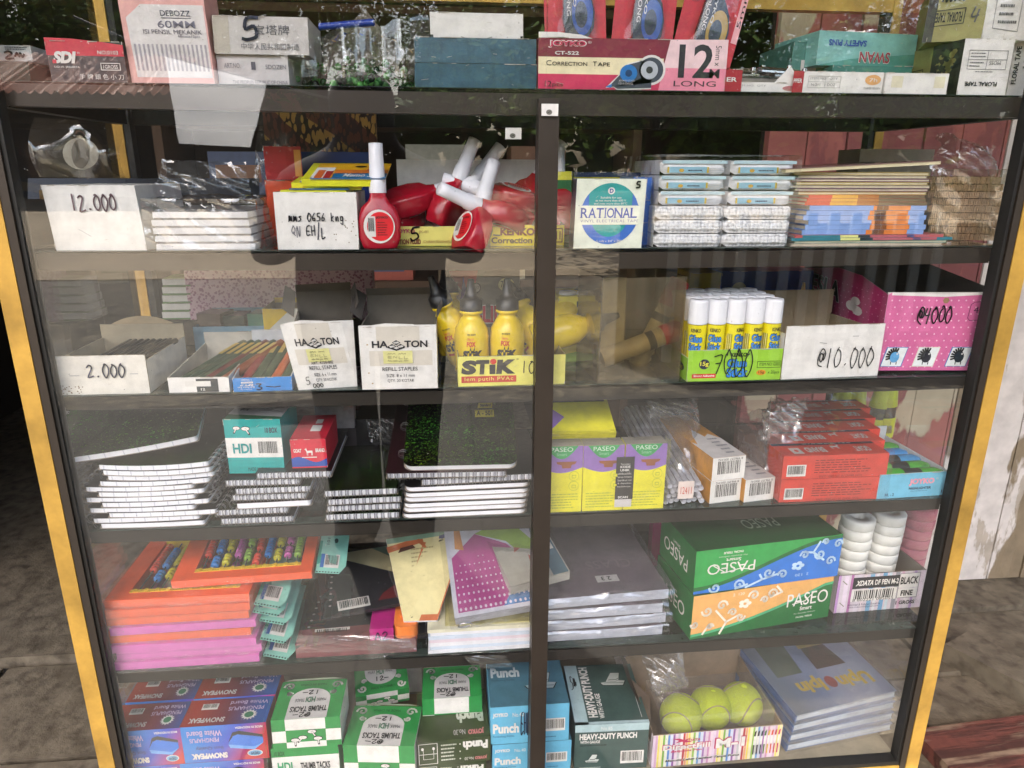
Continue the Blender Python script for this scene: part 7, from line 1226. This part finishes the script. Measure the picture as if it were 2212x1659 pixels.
M, W = place(594, 737, z, .05); Hl = topz(665, 1614, .03) - z; M = MX((M.translation.x, .03, z)); tacks('thumb tack carton lettered HDI THUMB TACKS on its front, under another', M, W, .075, Hl, style=1)
M, W = place(590, 738, z + Hl + .0006, .05); Hu = topz(665, 1552, .03) - z - Hl; tacks('thumb tack carton with drawing pins, standing on another beside the erasers', MX((M.translation.x, .03, z + Hl + .0006)), W, .078, Hu)
M, W = place(748, 900, z, .048, .04); Hm = topz(800, 1600, .03) - z; M.translation.z = z; tacks('thumb tack carton at the front, turned slightly beside the dark green punch carton', M @ MX((0, 0, 0), R_(-2)), W, .078, Hm)
M, W = place(915, 1042, z + .03, .10); Hh = topz(980, 1505, .08) - z - .03; tacks('thumb tack carton behind the dark green punch carton', M, W, .07, Hh)
o = Bx('carton', 'plain carton supporting the rear thumb tack cartons', 'box', 790, 1040, z, 1600, .135, .1, KRAFT); o.done()
M, W = place(770, 885, z + .05, .15); tacks('thumb tack carton tilted at the back with lettering right way up', M @ MX((0, 0, 0), R_(9), R_(12)), W, .075, .03, flip=False)
M, W = place(1080, 1190, z + .055, .17); tacks('thumb tack carton at the back behind the pale blue punch cartons', M, W, .07, .03)
o = Bx('letter_box', 'white carton at the back with stencilled print and scrawled prices', 'box', 770, 912, z, 1432, .24, .05, WHITE, tw=.002); o.b.fine(o.f['front'], .1, .3, .6, .9, 5, GREYC); o.b.hand(o.f['front'], '@2-', .3, .1, .6, .3, .002, BLACKI); o.done()
o = Bx('letter_box', 'printed carton with blue and red bands at the back of the bottom shelf', 'box', 915, 1045, z, 1428, .23, .05, mat('#a89a8a', .5)); b, F = o.b, o.f['front']; b.rect(F, .3, .72, .8, .86, ink('#2a4a8a'), 1); b.rect(F, .3, .5, .8, .64, ink('#9a2a4a'), 1); b.text(F, 'RIL', .02, .3, .2, .9, ink('#a84a3a'), rot=90); o.done()
# punches
DGN = mat('#3f4a2e', .4, .1); LBL, LBT = mat('#6ab4d6', .35, .08), mat('#4a7486', .35, .1); DGG = mat('#3f5450', .35, .1); PALE = mat('#a9c0c4', .4, .1)
def punchpic(b, f, u, v, s, m, L=3):
    A = f.w / f.h; P = lambda q: [(u + x * s, v + y * s * A) for x, y in q]
    for e, mm in ((1.07, BLACKI), (1, m)): b.poly(f, P([(x * e, y * e) for x, y in ((-.5, -.3), (.45, -.35), (.6, -.05), (.1, .0), (-.35, -.1), (-.6, -.15))]), mm, L + (e == 1)); b.poly(f, P([(x * e, y * e) for x, y in ((-.35, -.12), (.0, .5), (.42, .48), (.3, .0), (.1, -.12))]), mm, L + 2 + (e == 1))
    b.line(f, P([(-.2, 0), (.2, .02), (.3, .1)]), .001, BLACKI, L + 4); b.line(f, P([(-.45, -.2), (.5, -.22)]), .0008, BLACKI, L + 4)
def no30(label, M, W, D, H):
    b = MB(); f = b.box(0, 0, 0, W, D, H, DGN); F, T = f['front'], f['top']; LT = mat('#c9ccbe', .4)
    b.text(T, 'Punch', .55, .3, .93, .55, mat('#b9bdb0', .4), rot=180, bold=.06); b.text(T, 'JOYKO', .7, .06, .92, .18, mat('#c98080', .4), rot=180, bold=.06); b.text(T, 'No.30', .5, .07, .66, .17, GREYL, rot=180); punchpic(b, T, .3, .66, .24, mat('#8a9a92', .4))
    b.text(F, 'Punch', .62, .55, .96, .9, WHITE, rot=180, bold=.06); b.text(F, 'JOYKO', .78, .12, .95, .27, mat('#c98080', .4), rot=180, bold=.06); b.text(F, 'No.30', .64, .12, .76, .24, WHITE, rot=180); b.fine(F, .32, .15, .56, .9, 5, LT)
    for v in (.2, .5, .8): b.disc(F, .58, v, .01, .03, WHITE, 2, 8)
    b.line(F, [(.02, .1), (.27, .1), (.27, .92), (.02, .92), (.02, .1)], .0009, WHITE); b.line(F, [(.02, .5), (.27, .5)], .0009, WHITE); b.line(F, [(.08, .75), (.08, .3), (.22, .3), (.22, .75)], .0006, WHITE); [b.disc(F, u, .72, .018, .06, WHITE, 3, 12) for u in (.07, .22)]
    return tag(b.build('punch_carton', None, M), label, 'box')
M, W = place(905, 1058, z, .05); h1 = topz(980, 1648, .03) - z; no30('dark green punch carton lowest at the bottom edge', M, W * .95, .09, max(.012, h1)); M, W = place(903, 1060, z + max(.012, h1) + .0006, .048, .052); H1 = topz(980, 1595, .03) - M.translation.z; no30('dark green punch carton, upside down lettering, on top of its twin', M, W, .1, H1)
def no40(label, M, W, D, H, mark):
    b = MB(); f = b.box(0, 0, 0, W, D, H, LBL, {'top': LBT}, .0006); F, T = f['front'], f['top']
    b.text(F, 'JOYKO', .03, .72, .22, .85, WHITE, bold=.045); b.text(F, 'No.40', .28, .73, .42, .84, WHITE); b.text(F, 'Punch', .03, .3, .36, .56, WHITE, bold=.04); b.text(F, 'Pembolong Kertas', .03, .18, .3, .25, ink('#2a5a7a')); b.barcode(F, .68, .28, .95, .62, 2); b.fine(F, .7, .1, .88, .16, 1, ink('#2a5a7a'))
    if mark: b.hand(F, 'EHkL', .38, .25, .54, .85, .0016, NAVY, 6)
    b.text(T, 'JOYKO', .04, .85, .26, .94, mat('#b05a66', .4), bold=.03); b.text(T, 'No.40', .3, .85, .45, .93, GREYL); b.text(T, 'Punch', .04, .55, .42, .75, mat('#c9d4d8', .4), bold=.045); b.text(T, 'Pembolong Kertas', .05, .47, .35, .52, ink('#2a4a5a')); punchpic(b, T, .68, .42, .34, mat('#a9b8bc', .4))
    return tag(b.build('punch_carton', None, M), label, 'box')
M, W = place(1063, 1232, z, .055); h1 = topz(1140, 1602, .035) - z; no40('pale blue punch carton, lower of two behind the mullion', MX((M.translation.x, M.translation.y, z), 0), W, .11, h1, False); M, W = place(1060, 1228, z + h1 + .0006, .055); h2 = topz(1140, 1522, .035) - M.translation.z; no40('pale blue punch carton marked in pen, upper of two behind the mullion', M, W, .11, h2, True)
M, W = place(1240, 1396, z, .05, .047); Hh = topz(1310, 1560, .03) - z; b = MB(); f = b.box(0, 0, 0, W, .13, Hh, DGG, None, .0006); F, T, G = f['front'], f['top'], f['left']
b.rect(F, -.0, .84, 1, 1, PALE, 1); b.text(F, 'HEAVY-DUTY PUNCH', .06, .68, .84, .81, WHITE, bold=.04); b.text(F, 'WITH GAUGE', .07, .6, .34, .66, WHITE, bold=.02); b.fine(F, .07, .53, .5, .58, 1, BLACKI); b.barcode(F, .63, .12, .95, .4, 2); punchpic(b, F, .24, .25, .16, mat('#cfd4d0', .4)); b.line(F, [(.07, .06), (.36, .06)], .0008, WHITE); b.text(F, 'No.85', .35, .88, .5, .95, WHITE)
b.rect(T, 0, 0, .18, 1, PALE, 1); b.rect(T, 0, 0, 1, .04, PALE, 1); b.text(T, 'HEAVY-DUTY PUNCH', .2, .1, .33, .95, WHITE, rot=90, bold=.04); b.text(T, 'WITH GAUGE', .35, .08, .42, .48, WHITE, rot=90, bold=.02); b.hand(T, 'SU', .04, .55, .13, .8, .0014, BLACKI); punchpic(b, T, .66, .7, .3, mat('#aab0ac', .4)); b.line(T, [(.92, .08), (.92, .95)], .0008, GREYL)
tag(b.build('punch_carton', None, M), 'dark grey green carton lettered HEAVY-DUTY PUNCH with pale edges', 'box')
# M-1 box with tennis balls
RB = ['#d8c4d8', '#c9a0c0', '#e3d36a', '#ecd9a0', '#7aa83a', '#d9e0c9', '#5a8ac9', '#c9d4e8', '#8a5a9a', '#d9c4d4', '#b9b9bc', '#e0dcd8', '#b03a3a', '#dca070', '#e8d060', '#e9e0b0', '#8fb84a', '#d8e0d0', '#6a9ac9', '#c4d0e0', '#9a70a8', '#d4c0d0', '#c48ab0', '#e0c8d4']
def stripes(b, F, v0=0, n=52):
    for i in range(n): b.rect(F, i / n, v0, i / n + .8 / n, 1, mat(RB[i % 24], .45), 1)
o = Bx('pen_carton', 'rainbow striped open carton lettered DirectFill M-1 holding tennis balls', 'box', 1406, 1682, z, 1578, .045, .16, mat('#d4c8d0', .5), yr=.05, box=False); o.tray(mat('#d4c8d0', .5), mat('#8a7660', .85), hb=o.h * 1.28, hs=o.h * 1.05, t=.002); b, F = o.b, o.f['front']; stripes(b, F); K = mat('#b8245a', .4)
b.poly(F, [(.15, .86), (.2, .86), (.24, .8), (.29, .86), (.26, .78), (.3, .72), (.25, .72), (.22, .75), (.17, .72), (.2, .79)], K, 3); b.text(F, 'DATA', .27, .75, .36, .83, K, shear=.2, bold=.03, L=5)
b.text(F, 'DirectFill', .075, .52, .445, .7, K, bold=.07, L=3); b.text(F, 'DirectFill', .08, .53, .44, .69, WHITE, bold=.03, L=6); b.text(F, 'Ballpoint Pen', .14, .42, .38, .5, K, shear=.25, bold=.03); b.text(F, 'M-1', .475, .44, .72, .78, K, bold=.07, L=3); b.text(F, 'M-1', .485, .46, .71, .76, WHITE, bold=.04, L=6); b.text(F, 'Menulis Lebih Lembut Tanpa Putus', .1, .13, .68, .24, WHITE, bold=.055, shear=.2, L=3); b.text(F, 'Menulis Lebih Lembut Tanpa Putus', .102, .14, .678, .23, BLACKI, bold=.03, shear=.2, L=6)
for i, c in enumerate(('#222', '#223', '#2a2a4a', '#3a6a3a', '#c9a02a', '#c83a2a', '#b82a3a', '#c02a6a')): u = .78 + i * .027; b.rect(F, u, .2, u + .014, .72, WHITE, 3); b.poly(F, [(u - .002, .72), (u + .012, .72), (u + .016, .9), (u + .002, .86)], mat(c, .4), 4); b.rect(F, u, .15, u + .01, .45, mat(c, .4), 5)
b.add([(0, .02, o.h * 1.0), (0, .15, o.h * 1.25), (-.022, .14, o.h * 1.9), (-.025, .06, o.h * 1.85)], [(0, 1, 2, 3)], mat('#4a4038', .85)); b.add([(.002, .004, o.h * .5), (.012, .06, o.h * 1.3), (-.018, .07, o.h * 1.8), (.0, .006, o.h * 1.05)], [(0, 1, 2, 3)], mat('#57483a', .85)); o.done()
def felt():
    m, n, b, ln = newmat('tennis_felt'); tc = n.nodes.new('ShaderNodeTexCoord'); no = n.nodes.new('ShaderNodeTexNoise'); no.inputs['Scale'].default_value = 300; ln(tc.outputs['Object'], no.inputs[0]); mx = n.nodes.new('ShaderNodeMix'); mx.data_type = 'RGBA'; mx.inputs[6].default_value = lin('#a8b81e'); mx.inputs[7].default_value = lin('#d4e232'); ln(no.outputs[0], mx.inputs[0]); ln(mx.outputs[2], b.inputs['Base Color']); b.inputs['Roughness'].default_value = .95; bp = n.nodes.new('ShaderNodeBump'); bp.inputs['Strength'].default_value = .5; bp.inputs['Distance'].default_value = .002; ln(no.outputs[0], bp.inputs['Height']); ln(bp.outputs[0], b.inputs['Normal']); return m
FELT = felt(); SEAM = mat('#a89a72', .8)
for i, (u, y, zz, r_, l) in enumerate(((.30, .05, .0345, 10, 'large tennis ball at the left of the rainbow carton, nearest'), (.56, .062, .034, 40, 'tennis ball in the middle of the rainbow carton'), (.82, .065, .034, 70, 'tennis ball at the right of the rainbow carton'))):
    r = .0335; t = thing('tennis_ball', l, 'tennis ball', M=o.M @ MX((o.w * u, y, zz + .012), R_(r_), R_(20)), group='tennis balls in the rainbow carton'); b = MB(); b.ball((0, 0, 0), r, FELT, 32); b.build('felt', t); b = MB(); pts = []
    for k in range(60): a = 2 * math.pi * k / 60; th = math.pi / 2 - (math.pi / 2 - .44) * math.cos(a); ph = a / 2 + .44 * math.sin(2 * a) / 2; pts.append(Vector((math.sin(th) * math.cos(ph * 2), math.sin(th) * math.sin(ph * 2), math.cos(th))) * (r + .0001))
    pts = [];
    for k in range(72): a = 2 * math.pi * k / 72; v = Vector((.75 * math.cos(a) + .25 * math.cos(3 * a), .75 * math.sin(a) - .25 * math.sin(3 * a), .866 * math.sin(2 * a))).normalized(); pts.append(v * (r + .0001))
    b.tube(pts, .0011, SEAM, 6, True); b.build('seam', t)
    if i: b = MB(); b.X = Matrix.Translation(o.M.to_3x3() @ Vector((0, 0, 0)))
baghull('plastic_bag', 'clear bag stretched over the three tennis balls', o.M @ MX((o.w * .1, .016, .012)), o.w * .84, .078, .064, MILK, seed=101, amp=.003, n=14)
crumple('plastic_bag', 'knotted top of the tennis ball bag', [o.M @ Vector(q) for q in ((o.w * .12, .07, .07), (o.w * .4, .08, .075), (o.w * .38, .12, .13), (o.w * .05, .11, .12))], 0, .015, m=MILK, seed=103, amp=.008)
o = Bx('pen_carton', 'rainbow striped open carton behind the tennis ball carton', 'box', 1352, 1606, z, 1412, .21, .1, mat('#d4c8d0', .5), box=False); o.tray(mat('#d4c8d0', .5), mat('#8a7660', .85), hb=o.h * 1.2); stripes(o.b, o.f['front']); F = o.f['front']; o.b.text(F, 'XDATA', .12, .72, .32, .88, K, bold=.04, shear=.2); o.b.text(F, 'M-1', .5, .66, .62, .9, K, bold=.055); o.done()
for i in range(4): b = MB(); b.cyl((0, 0, 0), (.09, .02, .0), .004, (BLK1, CHROME, BLK1, GREYL)[i], 10); tag(b.build('pen', None, o.M @ MX((.03 + .04 * i, .03, o.h * .96), R_(20 * i))), 'pen lying loose in the rear rainbow carton', 'pen', 'loose pens in the rear rainbow carton')
# bagged blue books at the right
BKB = grad('blue_cover', '#5c6e86', '#7484a8', '#98a2bc')
M0, W0 = place(1715, 1952, z, .06, .075); dz = 0
for i in range(4):
    t = thing('colouring_book', ('blue bagged book lowest of the pile at the bottom right', 'blue bagged book second in the pile at the bottom right', 'blue bagged book third in the pile at the bottom right', 'blue bagged book on top, its cover lettered in yellow upside down')[i], 'book', M=M0 @ MX((.004 * i - .012, .002 * i, dz), R_(4 + i), R_(5)), group='bagged blue books at the bottom right'); b = MB(); W = W0 * .98; f = b.box(0, 0, .001, W, .24, .0125, mat('#c4ccd4', .6)); b.build('pages', t); b = MB(); f = b.box(-.003, -.001, .0126, W + .002, .242, .0142, BKB, {'left': mat('#3f66a0', .35)}); b.box(-.003, -.001, .0, -.0005, .242, .0125, mat('#3f66a0', .35)); b.box(-.0005, -.001, 0, W + .002, .242, .0009, BKB)
    if i == 3:
        T = f['top']; YT = mat('#c9ae4a', .4); b.text(T, 'Upin', .58, .1, .9, .24, YT, rot=180, bold=.045); b.text(T, 'Ipin', .2, .12, .45, .26, YT, rot=180, bold=.045); b.disc(T, .52, .18, .05, .05, mat('#9a4a4a', .4), 2)
        b.poly(T, [(.5, .5), (.75, .5), (.72, .66), (.52, .66)], mat('#b09a5a', .4), 1); b.poly(T, [(.5, .3), (.8, .3), (.76, .5), (.52, .5)], mat('#4a4238', .4), 1); b.poly(T, [(.3, .7), (.48, .72), (.5, .95), (.28, .95)], mat('#7a5f58', .4), 1); b.poly(T, [(.52, .7), (.8, .72), (.78, .95), (.56, .95)], mat('#8a6a5a', .4), 1); b.poly(T, [(.1, .3), (.35, .3), (.4, .6), (.12, .6)], mat('#3f5240', .4), 1)
    b.build('cover', t); b = MB(); rr = random.Random(110 + i)
    b.grid(18, 5, lambda u, v: (-.007 + (W + .014) * u, -.006 - .003 * math.sin(v * 3) + rr.uniform(-.0015, .0015), .016 * v), BAG); b.grid(16, 14, lambda u, v: (-.007 + (W + .014) * u, -.006 + .25 * v, .016 + rr.uniform(-.001, .001)), BAG if i < 3 else MILK); b.grid(4, 10, lambda u, v: (-.007 + rr.uniform(-.001, .001), -.006 + .25 * v, .016 * u), BAG); b.build('bag', t); dz += .0165
# wood plank and step outside at the right
p = az(2070, 1640, FZ + .05); b = MB(); b.box(0, 0, 0, .6, .14, .05, twotone('worn_red_wood', '#6a3a30', '#4a2a22', 14, .5, '#8a7460', .6, 18, stretch=(.25, 2, 1), soft=.05)); tag(b.build('wooden_plank', None, MX((p.x - .04, p.y - .05, FZ + .006), R_(4))), 'worn red painted wooden plank lying on the paving at the lower right', 'plank')
p = az(2040, 1400, FZ + .06); b = MB(); b.poly(Fr((0, 0, .0), (.16, -.30, 0), (.30, -.25, 0), (.14, .07, 0)), [(0, 0), (1, 0), (1, 1), (0, 1)], CONC, 0); b.box(0, -.33, -.06, .0, -.33, 0, CONC)
V = [(0, 0), (.17, -.32), (.27, -.29), (.11, .05)]; b = MB(); b.add([(x, y, 0) for x, y in V] + [(x, y, .07) for x, y in V], [(4, 5, 6, 7), (0, 1, 5, 4), (1, 2, 6, 5), (2, 3, 7, 6), (3, 0, 4, 7)], CONC); o = b.build('step_slab', None, MX((p.x, p.y, FZ + .005))); o['kind'] = 'structure'
